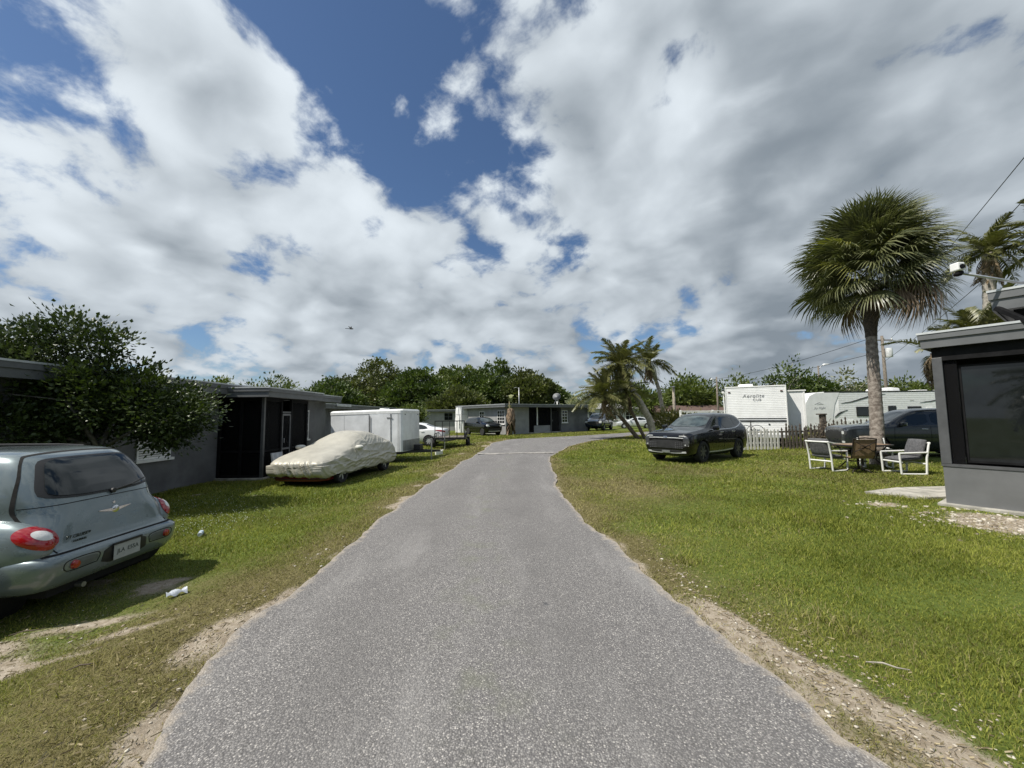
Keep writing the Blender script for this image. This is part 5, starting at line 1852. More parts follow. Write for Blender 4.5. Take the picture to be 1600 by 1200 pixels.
# ---------------------------------------------------------------- trailers and caravans
def build_cargo_trailer():
    rz = math.atan2(-.14, .99)
    t = thing('cargo_trailer', 'white enclosed cargo trailer with side door beside the row of houses', 'trailer', (-4.45, 16.25, gzf(-5, 17)), R(-8))
    # local: x along the length (nose at x = 0, tail at -3.15), y across (0 near side, 1.95 far side)
    tilt = Matrix.Rotation(R(-1.2), 4, 'Y')
    Ln, Wd, z0, z1 = 3.15, 1.95, .46, 2.20
    mw = mat('trailer_white', (.80, .82, .84), .35, var=.09, scale=1.1, coat=.3)

    def put(mb, name, m, par, **k):
        mb.v = [tuple(tilt @ Vector(p)) for p in mb.v]
        return mb.build(name, m, par, **k)
    rc = .13
    plan = [(-Ln, 0.0), (-rc, 0.0)] + [(-rc + rc * math.sin(a), rc - rc * math.cos(a)) for a in np.linspace(.2, 1.57, 6)] + [(-rc + rc * math.cos(a), Wd - rc + rc * math.sin(a)) for a in np.linspace(0, 1.57, 6)] + [(-Ln, Wd)]
    body = put(MB().prism(plan, z0, z1 - .10), 'body', mw, t, smooth='auto')
    plan2 = [(a * 1.0 + (.012 if a > -1 else -.012), b + (-.012 if b < 1 else .012)) for a, b in plan]
    cap = MB()
    ins = [(a * .97 - .03, .08 + b * .92) for a, b in plan]
    n = len(plan2)
    top2 = [(a * .985 - .02, .03 + b * .969) for a, b in plan]
    cap.add([(a, b, z1 - .17) for a, b in plan2] + [(a, b, z1 - .06) for a, b in plan2] + [(a, b, z1 - .015) for a, b in top2] + [(a, b, z1) for a, b in ins],
            [(i + r * n, (i + 1) % n + r * n, (i + 1) % n + (r + 1) * n, i + (r + 1) * n) for r in range(3) for i in range(n)] + [tuple(range(3 * n, 4 * n)), tuple(range(n - 1, -1, -1))])
    put(cap, 'roof_cap', mat('trailer_cap', (.80, .81, .80), .4, var=.06), t, smooth='auto')
    put(MB().box(-Ln, -.06, .06, Wd - .06, z0 - .10, z0 - .002), 'chassis', m_trim, t)
    # lower stone guard at the nose
    sg = MB()
    pl = [(-rc + (rc + .006) * math.sin(a), rc - (rc + .006) * math.cos(a)) for a in np.linspace(1.0, 1.57, 4)] + [(-rc + (rc + .006) * math.cos(a), Wd - rc + (rc + .006) * math.sin(a)) for a in np.linspace(0, 1.0, 4)]
    for i in range(len(pl) - 1):
        (a, b), (c, d) = pl[i], pl[i + 1]
        sg.add([(a, b, z0 + .02), (c, d, z0 + .02), (c, d, z0 + .45), (a, b, z0 + .45)], [(0, 1, 2, 3)])
    put(sg, 'stone_guard', mat('diamond_plate', (.33, .35, .37), .4, metal=.7, var=.1, bump=.5, bscale=60), t)
    put(MB().box(-rc - .05, -rc - .01, -.006, .02, z0, z1 - .17), 'corner_trim', m_alloy, t)
    # panel joints and the side door with hinges and bar lock
    for x in (-2.55, -.22):
        put(MB().box(x - .006, x + .006, -.0035, .01, z0, z1 - .17), 'panel_joint', m_alloy, t)
    d0, d1 = -1.42, -.52
    door = put(MB().box(d0, d1, -.016, .01, z0 + .06, z1 - .20), 'side_door', mw, t, bevel=.004)
    fr = MB()
    for x in (d0 - .022, d1 + .022):
        fr.box(x - .014, x + .014, -.020, .008, z0 + .05, z1 - .18)
    put(fr, 'door_frame', m_steel, door)
    for z in (z0 + .25, z1 - .35):
        put(MB().box(d1 - .14, d1 + .09, -.032, -.017, z - .02, z + .02), 'hinge', m_steel, door)
    lkb = MB()
    lkb.tube([(d0 + .035, -.04, z0 + .12), (d0 + .035, -.04, z1 - .26)], .013, 6)
    lkb.tube([(d0 + .02, -.045, z0 + .72), (d0 + .30, -.05, z0 + .70)], .014, 6)
    lkb.box(d0 + .12, d0 + .17, -.055, -.017, z0 + .64, z0 + .78)
    put(lkb, 'bar_lock', m_trim, door)
    for y in (.28, Wd - .28):
        put(MB().box(-.004, .014, y - .04, y + .04, z1 - .24, z1 - .205), 'marker_lamp', m_trim, t, bevel=.004)
    put(MB().lathe([(0, .09), (.20, .085), (.22, 0)], c=(-1.2, .9, z1 - .01), n=18), 'roof_vent', m_white, t, smooth='auto')
    for y in (.10, Wd - .10):
        wheel(t, -1.9, y, .33, .2, m_alloy, 8, .05)
    fnd = MB()
    fnd.tube([(-2.45, -.10, .36)] + [(-1.9 + .46 * math.cos(a), -.10, .36 + .40 * math.sin(a)) for a in np.linspace(2.7, .45, 8)] + [(-1.35, -.10, .36)], .03, 6)
    fnd.build('mudguard', m_trim, t)
    # A-frame tongue and jack
    tg = MB()
    for y in (.35, Wd - .35):
        tg.beam((-.3, y, z0 - .05), (1.05, Wd / 2, z0 - .04), .06, .09)
    tg.beam((.95, Wd / 2, z0 - .04), (1.25, Wd / 2, z0 - .03), .08, .07)
    tg.build('tongue', m_trim, t)
    jk = MB()
    jk.tube([(.90, Wd / 2 - .12, .05), (.90, Wd / 2 - .12, .95)], .03, 8)
    jk.box(.80, 1.0, Wd / 2 - .22, Wd / 2 - .02, .0, .045)
    jk.tube([(.90, Wd / 2 - .12, .90), (.90, Wd / 2 - .30, .92), (.90, Wd / 2 - .30, .80)], .012, 6)
    jk.build('jack', m_steel, t)
    MB().box(.12, .42, Wd / 2 - .18, Wd / 2 + .18, z0, z0 + .24).build('battery_box', m_trim, t, bevel=.02)


build_cargo_trailer()
OBST.append((-6.0, 17.0, 1.4, .8, 0.14))
blk = thing('block', 'small white block lying in the grass by the trailer jack', 'block', (-3.55, 19.3, gzf(-3.5, 19.3)), R(20))
MB().box(-.17, .17, -.10, .10, -.02, .20).build('block_body', mat('painted_block', (.72, .72, .68), .8, var=.12, bump=.3), blk, bevel=.015)
MB().box(.05, .22, -.05, .05, .201, .225).build('plate', m_white, blk, bevel=.004)


def build_utility_trailer():
    t = thing('utility_trailer', 'black open utility trailer with tall upright ramp gate', 'trailer', (-3.55, 22.6, gzf(-3.5, 22.6)), R(4))
    fr = MB()
    for y in (0, 1.25, 2.5):
        fr.beam((-.85, y, .55), (.85, y, .55), .06, .08)
    for x in (-.85, .85):
        fr.beam((x, -.05, .55), (x, 2.55, .55), .06, .08)
        fr.beam((x, -.02, .85), (x, 2.52, .85), .04, .04)
        for y in (0.02, .85, 1.7, 2.5):
            fr.beam((x, y, .58), (x, y, .84), .04, .04)
    fr.build('frame', m_trim, t)
    for k in range(7):
        x = -.80 + k * .232
        MB().box(x, x + .21, .02, 2.5, .592, .625).build('deck_plank', mat('grey_plank', (.16, .14, .12), .9, var=.2), t)
    g = MB()
    for x in (-.82, -.41, 0, .41, .82):
        g.beam((x, -.07, .60), (x, -.07, 1.56), .04, .04)
    for z in (.62, 1.56):
        g.beam((-.84, -.071, z), (.84, -.071, z), .05, .05)
    g.build('ramp_gate', m_trim, t)
    for s in (1, -1):
        wheel(t, 0, 0, .30, .18, m_alloy, 5, .06).location = (s * 1.0, 1.0, 0)
    for o in t.children:
        if o.name.startswith('wheel'):
            o.rotation_euler = (0, 0, R(90))
    for s in (1, -1):
        MB().box(s * 1.0 - .13, s * 1.0 + .13, .62, 1.38, .64, .67).build('mudguard', m_trim, t, bevel=.01)
    MB().tube([(-.25, -.35, .0), (-.25, -.35, .80)], .03, 8).build('jack', m_steel, t)
    tg = MB()
    tg.beam((-.6, .0, .52), (-.2, -1.0, .50), .06, .07)
    tg.beam((.3, .0, .52), (-.2, -1.0, .50), .06, .07)
    tg.build('tongue', m_trim, t)


build_utility_trailer()


def rv_wall(nm, w, h, m, parent, mtx, pitch=.085, depth=.008):
    """horizontal lap siding as real ribs: x across, z up, y outward"""
    V, F = [], []
    k = int(h / pitch)
    prof = []
    for i in range(k):
        z = i * h / k
        prof += [(0.0, z), (depth, z + .10 * h / k), (depth, z + .80 * h / k), (0.0, z + .97 * h / k)]
    prof.append((0.0, h))
    for (o, z) in prof:
        V += [mtx @ Vector((0, o, z)), mtx @ Vector((w, o, z))]
    for i in range(len(prof) - 1):
        F.append((2 * i, 2 * i + 1, 2 * i + 3, 2 * i + 2))
    return MB().add(V, F).build(nm, m, parent)


m_rv = mat('rv_white', (.82, .825, .82), .38, var=.04, scale=2, coat=.2)
m_rvgrey = mat('rv_grey', (.42, .43, .44), .5, var=.06)


def build_rv_rear():
    # local x along the rear wall (left to right seen from outside), y away from the viewer
    t = thing('travel_trailer', 'white ribbed travel trailer seen end-on behind the picket fence', 'camper', (11.05, 20.55, 0), math.atan2(-.50, .866))
    Wd, Ln, z0, z1 = 2.60, 6.4, .62, 3.04
    MB().box(.01, Wd - .01, .01, Ln, z0, z1 - .01).build('body', m_rv, t)
    rv_wall('rear_siding', Wd, z1 - z0 - .06, m_rv, t, Matrix.Translation((Wd, 0.008, z0)) @ Matrix.Rotation(R(180), 4, 'Z'))
    for x in (-.012, Wd - .03):
        MB().box(x, x + .042, -.016, .05, z0 - .02, z1).build('corner_trim', m_white, t)
    MB().box(-.02, Wd + .02, -.02, Ln + .02, z1 - .05, z1 + .012).build('roof', m_white, t, bevel=.015)
    MB().prism([(.55, z1 + .012), (1.30, z1 + .012), (1.27, z1 + .20), (.62, z1 + .20)], 1.2, 2.2, 'y').build('air_conditioner', m_white, t, bevel=.04, smooth='auto')
    for x in (.12, Wd - .24):
        MB().box(x, x + .11, -.035, .0, z1 - .30, z1 - .245).build('marker_lamp', mat('amber_dark', (.10, .05, .04), .3), t, bevel=.01)
    for (z, h) in ((1.42, .03), (1.33, .02), (1.26, .045)):
        MB().box(.32, Wd - .05, -.020, -.009, z, z + h).build('stripe', mat('stripe_charcoal', (.06, .06, .065), .5), t)
    MB().box(.05, Wd - .05, -.14, .0, z0 - .14, z0 - .02).build('bumper', m_rvgrey, t, bevel=.02)
    for i, x in enumerate((.6, 1.8)):
        MB().box(x, x + .07, -.03, -.01, 1.12, 1.17).build('tail_light', m_trim, t)
    # wire rack with a bike hanging from the rear
    rk = MB()
    rk.tube([(1.05, -.25, .45), (1.05, -.25, 1.32)], .022, 6)
    rk.tube([(.85, -.25, 1.30), (1.25, -.25, 1.30)], .018, 6)
    for cx in (.80, 1.30):
        rk.tube([(cx + .30 * math.cos(a), -.26, .80 + .30 * math.sin(a)) for a in np.linspace(0, 6.28, 22)], .016, 5, cap=False)
    rk.tube([(.80, -.27, .80), (1.05, -.27, 1.15), (1.30, -.27, .80)], .014, 5)
    rk.build('bike_rack', m_trim, t)
    for (s_, x, z, sz, sh) in (('Aerolite', 1.22, 2.56, .24, .25), ('CUB', 1.38, 2.36, .17, 0.0)):
        text_obj('lettering', s_, sz, mat('letter_grey', (.36, .36, .37), .5), t, frame((x, -.012, z), (1, 0, 0), (0, 0, 1)), .004, 1.15, sh)
    # slide-out on the right
    so = MB().box(Wd + .002, Wd + .80, .75, 4.0, z0 + .05, z1 - .28).build('slide_out', m_rv, t)
    MB().box(Wd + .002, Wd + .86, .70, 4.05, z1 - .28, z1 - .22).build('slide_roof', m_white, so)
    MB().box(Wd + .74, Wd + .815, .725, .76, z0 + .03, z1 - .28).build('slide_trim', m_white, so)
    # awning arm and ladder on the left side
    aw = MB()
    aw.tube([(-.06, .2, z0 + .2), (-.10, .2, z1 - .2)], .03, 6)
    aw.tube([(-.12, .1, z1 - .25), (-.12, 5.2, z1 - .25)], .06, 8)
    aw.build('awning', m_white, t)
    ld_ = MB()
    for y in (.35, .75):
        ld_.tube([(-.10, y, z0), (-.10, y, z1)], .015, 6)
    for z in np.arange(z0 + .2, z1, .28):
        ld_.tube([(-.10, .35, z), (-.10, .75, z)], .012, 6)
    ld_.build('ladder', m_trim, t)
    for y in (2.6, 3.5):
        for x in (.12, Wd - .12):
            MB().lathe([(.2, -.1), (.33, -.1), (.34, 0), (.33, .1), (.2, .1)], c=(x, y, .34), axis='x', n=20).build('tyre', m_rubber, t)
    OBST.append((13.5, 23.2, 1.0, 2.5, 0))


build_rv_rear()


def build_rv_side():
    t = thing('travel_trailer', 'long white travel trailer with dark swoosh stripes behind the charcoal SUV', 'camper', (18.6, 25.6, 0), R(-2))
    Ln, Wd, z0, z1 = 11.0, 2.45, .60, 3.02
    prof = [(.50, z0), (.10, 1.15), (.05, 1.45), (.30, 2.35), (.55, 2.78), (.95, 2.97), (1.6, z1), (Ln, z1), (Ln, z0)]
    MB().prism(prof, .01, Wd, 'y').build('body', m_rv, t, bevel=.03, smooth='auto')
    rv_wall('side_siding', Ln - 2.35, z1 - z0 - .10, mat('rv_side', (.80, .81, .81), .4, var=.04), t, Matrix.Translation((Ln, .010, z0 + .02)) @ Matrix.Rotation(R(180), 4, 'Z'), pitch=.12, depth=.012)
    cp = MB()
    cp.prism([(.52, z0 + .02), (.12, 1.15), (.07, 1.45), (.32, 2.34), (.57, 2.76), (.97, 2.95), (2.45, 2.97), (2.10, 2.2), (1.95, 1.4), (1.95, z0 + .02)], -.012, .0, 'y')
    cp.build('front_cap', m_rv, t)
    MB().box(1.5, Ln, -.012, .03, z1 - .06, z1 + .012).build('roof_rail', m_trim, t)

    def sw(p, name='swoosh'):
        n = len(p)
        top = [(a, -.0165, b) for a, b, w in p]
        V = [(a, -.018, b + w / 2) for a, b, w in p] + [(a, -.018, b - w / 2) for a, b, w in p] + [(a, -.0, b + w / 2) for a, b, w in p] + [(a, -.0, b - w / 2) for a, b, w in p]
        F = [(i, i + 1, n + i + 1, n + i) for i in range(n - 1)] + [(i, 2 * n + i, 2 * n + i + 1, i + 1) for i in range(n - 1)] + [(n + i, n + i + 1, 3 * n + i + 1, 3 * n + i) for i in range(n - 1)]
        MB().add(V, F).build(name, mat('swoosh_charcoal', (.045, .047, .05), .45), t)
    sw([(2.5, 2.26, .01), (3.2, 2.36, .07), (4.0, 2.60, .09), (4.8, 2.80, .05), (5.3, 2.84, .01)])
    sw([(7.4, 2.26, .01), (8.1, 2.34, .06), (9.0, 2.52, .09), (10.0, 2.64, .05), (10.8, 2.68, .01)])
    sw([(2.05, 1.38, .02), (2.3, 1.58, .14), (2.7, 1.78, .05), (2.9, 1.84, .01)])
    sw([(3.6, .86, .01), (4.4, 1.00, .07), (5.4, 1.26, .09), (6.2, 1.38, .04), (6.6, 1.40, .01)])
    for (x, w, z, h) in ((3.42, 1.0, 1.42, .62), (5.4, .5, 1.45, .62), (6.6, .85, 1.55, .48), (9.2, .9, 1.42, .6)):
        b = .06
        wn = MB().box(x, x + w, -.034, .0, z, z + h).build('window', m_trim, t, bevel=.03)
        MB().box(x + b, x + w - b, -.040, -.033, z + b, z + h - b).build('pane', m_cglass, wn, bevel=.002)
    MB().box(2.45, 3.2, -.03, -.0, .92, 1.20).build('cargo_door', m_rv, t, bevel=.02)
    for x in (2.5, 2.65, 2.8, 2.95):
        MB().box(x, x + .06, -.038, -.03, .95, 1.1).build('vent_slot', m_white, t)
    MB().box(7.75, 8.15, -.06, -.01, 1.88, 1.95).build('porch_light', m_white, t, bevel=.02)
    MB().prism([(5.35, z1 + .012), (7.0, z1 + .012), (6.95, z1 + .24), (6.4, z1 + .29), (5.45, z1 + .20)], .8, 1.6, 'y').build('air_conditioner', m_white, t, bevel=.05, smooth='auto')
    for (x, w) in ((8.0, .9), (9.6, 1.2)):
        MB().prism([(x, z1 + .01), (x + w, z1 + .01), (x + w * .9, z1 + .10), (x + w * .1, z1 + .10)], .9, 1.5, 'y').build('roof_vent', m_white, t, bevel=.03)
    MB().box(1.0, Ln - .2, .15, Wd - .15, z0 - .14, z0).build('chassis', m_trim, t)
    text_obj('lettering', 'Jay Flight', .20, mat('letter_grey', (.36, .36, .37), .5), t, frame((1.15, -.014, 1.98), (1, 0, 0), (0, 0, 1)), .004, 1.0, .3)
    text_obj('lettering', 'JAYCO', .09, mat('letter_grey', (.36, .36, .37), .5), t, frame((6.9, -.016, 2.42), (1, 0, 0), (0, 0, 1)), .003)
    bird = MB()
    for (p, q, w) in (((.85, 2.22), (1.15, 2.34), .025), ((1.15, 2.34), (1.35, 2.20), .02), ((1.0, 2.20), (1.4, 2.24), .018)):
        bird.beam((p[0], -.016, p[1]), (q[0], -.016, q[1]), w, .008, up=(0, 1, 0))
    bird.build('emblem', mat('letter_grey', (.36, .36, .37), .5), t)
    for x in (6.4, 7.3):
        for y in (.14, Wd - .14):
            MB().lathe([(.2, -.1), (.33, -.1), (.34, 0), (.33, .1), (.2, .1)], c=(x, y, .34), axis='y', n=20).build('tyre', m_rubber, t)
    tg = MB()
    for y in (.5, Wd - .5):
        tg.beam((.9, y, z0 - .08), (-.9, Wd / 2, z0 - .08), .07, .12)
    tg.tube([(-.55, Wd / 2, 0), (-.55, Wd / 2, .95)], .035, 8)
    tg.build('tongue', m_trim, t)
    for s in (0, .34):
        MB().lathe([(0, 0), (.15, .02), (.16, .10), (.16, .45), (.10, .55), (0, .57)], c=(-.15, Wd / 2 - .17 + s, z0 - .02), n=16).build('gas_bottle', m_white, t, smooth='auto')


build_rv_side()

# ================================================================== VEGETATION
def frame_from(d):
    d = d / (np.linalg.norm(d, axis=1)[:, None] + 1e-9)
    a = np.cross(d, np.array([0.2, 0.1, 1.0]) + 0.4 * rng.standard_normal(d.shape))
    a /= np.linalg.norm(a, axis=1)[:, None] + 1e-9
    return d, a, np.cross(d, a)


def leaf_cloud(pos, direc, length, width, fold=.12):
    """one folded four-point leaf at each position, growing along direc"""
    n = len(pos)
    d, a, b = frame_from(direc)
    L = length * (.65 + .7 * rng.random(n))[:, None]
    Wd = width * (.7 + .6 * rng.random(n))[:, None]
    V = np.zeros((n, 4, 3))
    V[:, 0] = pos
    V[:, 1] = pos + d * L * .45 + a * Wd * .5 + b * L * fold
    V[:, 2] = pos + d * L
    V[:, 3] = pos + d * L * .45 - a * Wd * .5 + b * L * fold
    i = np.arange(n)[:, None] * 4
    F = np.concatenate([i + np.array([[0, 1, 2]]), i + np.array([[0, 2, 3]])])
    return V.reshape(-1, 3), F


def crown_points(lobes, nclump, per, spread, shell=.55):
    """clump centres through the outer part of several ellipsoids, then leaves round each"""
    w = np.array([l[3] * l[4] * l[5] for l in lobes])
    w = w ** .8 / (w ** .8).sum()
    k = rng.choice(len(lobes), nclump, p=w)
    lo = np.array(lobes)[k]
    u = rng.standard_normal((nclump, 3))
    u /= np.linalg.norm(u, axis=1)[:, None]
    r = shell + (1 - shell) * rng.random(nclump) ** .6
    r *= .82 + .36 * rng.random(nclump)
    c = lo[:, :3] + u * r[:, None] * lo[:, 3:6]
    size = spread * (.6 + .8 * rng.random(nclump))
    pos = np.repeat(c, per, 0)
    g = rng.standard_normal(pos.shape)
    pos = pos + g * np.repeat(size, per)[:, None] * np.array([1, 1, .75])
    out = g * .8 + np.repeat(u, per, 0) * .8 + np.array([0, 0, .35]) + .3 * rng.standard_normal(pos.shape)
    tone = np.repeat(rng.random(nclump), per)
    return c, u, pos, out, tone


def broadleaf(name, label, base, lobes, trunk_h, trunk_r, nclump, per, spread, leaf, m, bark, group=None, trunk_top=None, limbs=10, shell=.55, up=.0, cat='tree'):
    """base in world; lobes relative to base (x, y, z, rx, ry, rz)"""
    t = thing(name, label, cat, base, 0, group)
    c, u, pos, out, tone = crown_points(lobes, nclump, per, spread, shell)
    out = out + np.array([0, 0, up])
    V, F = leaf_cloud(pos, out, leaf[0], leaf[1])
    keepz = V[:, 2].reshape(-1, 4).min(1) > .12
    v = np.clip(tone * .70 + .36 * rng.random(len(pos)) - .03, 0, 1)
    me = np_mesh('crown', V, F, {'v': np.repeat(v, 4)})
    link('crown', me, m, t)
    tt = Vector(trunk_top) if trunk_top else Vector((0, 0, trunk_h))
    tr = MB()
    mid = tt * .5 + Vector((trunk_r * .8, -trunk_r * .5, 0))
    tr.tube([(0, 0, -.1), mid * .5, mid, tt], [trunk_r * 1.35, trunk_r * 1.05, trunk_r * .95, trunk_r * .75], 9)
    pick = rng.choice(len(c), min(limbs, len(c)), replace=False)
    for i in pick:
        e = Vector(c[i])
        m1 = tt.lerp(e, .45) + Vector((0, 0, .10 * (e - tt).length)) + Vector(rng.standard_normal(3)) * .06 * (e - tt).length
        tr.tube([tt - Vector((0, 0, .05)), m1, e], [trunk_r * .5, trunk_r * .26, trunk_r * .08], 6)
    tr.build('trunk', bark, t, smooth=True)
    return t


m_bark = mat('bark_brown', (.13, .10, .075), .95, var=.25, scale=9, bump=.6, bscale=30)
m_barkpale = mat('bark_pale', (.36, .33, .28), .9, var=.2, scale=9, bump=.4, bscale=30)
m_leaf_dark = leaf_mat('leaf_glossy_dark', (.020, .036, .012), (.080, .110, .026), .42, .15, .4)
m_leaf_oak = leaf_mat('leaf_oak', (.026, .052, .012), (.125, .165, .040), .5, .2)
m_leaf_mid = leaf_mat('leaf_mid', (.042, .072, .014), (.165, .195, .048), .5, .25)
m_leaf_olive = leaf_mat('leaf_olive', (.042, .056, .016), (.155, .170, .055), .5, .2)
m_leaf_pale = leaf_mat('leaf_pale', (.10, .11, .06), (.26, .27, .17), .6, .2)

# ---- dark glossy tree between the wagon and the near house
broadleaf('shade_tree', 'dark glossy-leaved tree hanging over the silver-green wagon', (-8.05, 7.75, -.18),
          [(-1.6, .0, 2.55, 1.25, 1.1, 1.0), (-.2, .2, 2.25, 1.15, 1.1, .85), (.7, .5, 2.05, .95, .9, .65), (-1.9, -.2, 3.35, .55, .6, .50), (-.75, .1, 3.40, .50, .55, .62), (-.15, .2, 3.2, .42, .45, .5),
           (.85, .65, 1.72, .60, .55, .42), (-2.2, -.4, 1.75, .9, .8, .55), (-.9, -.5, 1.7, .9, .8, .5), (-.35, .15, 3.72, .18, .2, .35), (-1.3, .0, 3.6, .25, .3, .4)],
          1.25, .085, 980, 40, .125, (.088, .056), m_leaf_dark, mat('bark_grey', (.15, .135, .115), .95, var=.25, scale=9), trunk_top=(.15, -.1, 1.35), limbs=11, shell=.35)

# ---- oaks behind the far bungalow
oaks = [(-34.5, 76, 5.8, 9.4, 'spreading dark oak at the left end of the far treeline'), (-26.5, 78, 7.6, 13.2, 'tallest dark oak of the far treeline above the cargo trailer'),
        (-17.5, 72, 6.0, 10.4, 'dark oak beside the tallest one in the far treeline'), (-10.5, 78, 6.0, 11.6, 'rounded oak in the middle of the far treeline'),
        (-3.8, 75, 5.6, 12.0, 'tall oak above the left end of the far bungalow'), (2.2, 72, 5.0, 10.0, 'oak above the porch of the far bungalow'), (7.0, 76, 4.2, 7.9, 'smaller oak next to the satellite dish'),
        (-30.5, 66, 4.6, 7.6, 'low oak in front of the far treeline, behind the dark bungalow'), (-15.8, 90, 3.2, 12.6, 'light green treetop peeking over the far treeline'), (-8.8, 62, 4.2, 6.0, 'low bushy tree directly behind the pale grey house')]
for i, (x, y, r, h, lab) in enumerate(oaks):
    lb = []
    k = 7
    for j in range(k):
        a = 2 * math.pi * j / k + i
        q = .55 + .25 * random.random()
        lb.append((r * q * math.cos(a), r * q * math.sin(a), h * (.42 + .16 * random.random()), r * .50, r * .50, h * .26))
    lb.append((0, 0, h * .66, r * .62, r * .62, h * .30))
    lb.append((.2 * r, 0, h * .74, r * .4, r * .4, h * .24))
    broadleaf('oak_tree', lab, (x, y, 0), lb, h * .35, .28, 420, 38, .40, (.46, .36), [m_leaf_oak, m_leaf_olive, m_leaf_oak, m_leaf_mid, m_leaf_oak, m_leaf_olive, m_leaf_oak, m_leaf_oak, m_leaf_mid, m_leaf_olive][i], m_bark, 'far oaks', limbs=6, shell=.6)
# small trees above the left roofs
for (x, y, r, h, lab) in [(-18.9, 31, 1.9, 5.0, 'small tree rising over the roof of the left screened porch'), (-22.6, 30.5, .75, 4.9, 'thin treetop just above the near bungalow roof'), (-10.5, 41, 1.3, 3.0, 'small bushy tree right of the white cargo trailer')]:
    broadleaf('garden_tree', lab, (x, y, 0), [(0, 0, h * .70, r, r, h * .26), (r * .4, 0, h * .55, r * .8, r * .8, h * .22), (-r * .5, 0, h * .6, r * .7, r * .7, h * .2)], h * .4, .12, 150, 20, .22, (.26, .13), m_leaf_mid, m_bark, limbs=8)
# trees on the right behind the campers
right_trees = [(20.0, 62, 4.2, 6.6, m_leaf_mid, 'mid green tree behind the leaning palms'), (27.8, 63, 4.4, 8.0, m_leaf_mid, 'green tree between the palms and the end-on camper'),
               (40.5, 58, 3.6, 9.2, m_leaf_oak, 'thin grey-green tree above the end-on camper'), (34.3, 60, 4.0, 8.2, m_leaf_mid, 'open-crowned tree left of the end-on camper top'), (45.2, 60, 3.4, 7.4, m_leaf_oak, 'dense tree between the two campers'),
               (52.0, 62, 3.6, 8.6, m_leaf_pale, 'pale half-bare tree above the long camper'), (58.5, 66, 4.2, 6.4, m_leaf_mid, 'low tree right behind the cabbage palm trunk'),
               (65.5, 66, 4.6, 7.3, m_leaf_mid, 'green tree at the right end of the far trees'), (14.5, 70, 4.0, 6.2, m_leaf_oak, 'dark tree over the pale house behind the pickup')]
for i, (x, y, r, h, m, lab) in enumerate(right_trees):
    bare = 'pale' in lab or 'thin' in lab or 'open' in lab
    lb = [(r * .5 * math.cos(a), r * .5 * math.sin(a), h * (.50 + .14 * math.sin(3 * a + i)), r * .52, r * .52, h * .24) for a in np.linspace(0, 5.2, 6)] + [(0, 0, h * .74, r * .5, r * .5, h * .24)]
    broadleaf('broadleaf_tree', lab, (x, y, 0), lb, h * .4, .22, 110 if bare else 260, 16 if bare else 24, .42, (.48, .28), m, m_barkpale if bare else m_bark, 'trees behind the campers', limbs=34 if bare else 8, shell=.4)
# distant belt of woodland that reads as one mass
V_, F_, T_ = [], [], []
off_ = 0
for k in range(90):
    x = -230 + 470 * k / 89 + 3 * rng.standard_normal()
    y = 125 + 14 * rng.random() + (0.1 * abs(x))
    h = 6.0 + 4.0 * rng.random()
    c, u, pos, out, tone = crown_points([(x, y, h * .5, 4.5, 4, h * .5)], 60, 12, .8, .5)
    V, F = leaf_cloud(pos, out, 1.4, 1.0)
    V_.append(V); F_.append(F + off_); off_ += len(V)
    T_.append(np.repeat(np.clip(.6 * tone + .4 * rng.random(len(pos)), 0, 1), 4))
o = link('woodland', np_mesh('woodland', np.concatenate(V_), np.concatenate(F_), {'v': np.concatenate(T_)}), m_leaf_mid)
meta(o, 'distant belt of green woodland along the horizon', 'woodland', kind='stuff')

# white-flowering small tree beside the far bungalow
broadleaf('flowering_tree', 'small pale-trunked tree with whitish leaf tips at the far bungalow corner', (7.4, 43.2, 0),
          [(0, 0, 3.1, 1.3, 1.2, .8), (-.9, 0, 2.7, .8, .8, .6), (.9, 0, 2.8, .8, .8, .7)], 1.7, .09, 90, 14, .20, (.30, .12), leaf_mat('leaf_whitish', (.06, .09, .03), (.42, .44, .28), .5, .2), m_barkpale, limbs=16)
# shrubs by the palm cluster
broadleaf('shrub', 'yellow-green shrub between the palm clump and black SUV', (11.6, 29.0, 0), [(0, 0, 1.0, 1.3, 1.0, .8), (1.3, 0, .8, 1.0, .8, .6)], .3, .05, 120, 18, .2, (.34, .07), leaf_mat('leaf_yellowish', (.09, .10, .02), (.26, .24, .06), .5, .25), m_bark, limbs=6, cat='shrub')
# dried vine on the weathered fence
broadleaf('vine', 'dry brown vine tangle over the weathered fence post', (14.6, 18.75, 0), [(0, 0, .75, .35, .2, .55), (.4, .1, .5, .5, .2, .35), (-.5, 0, .45, .4, .15, .3)], .5, .03, 70, 16, .10, (.14, .03), leaf_mat('leaf_dead', (.09, .07, .05), (.24, .19, .14), .8, .1), m_bark, limbs=22, cat='vine')


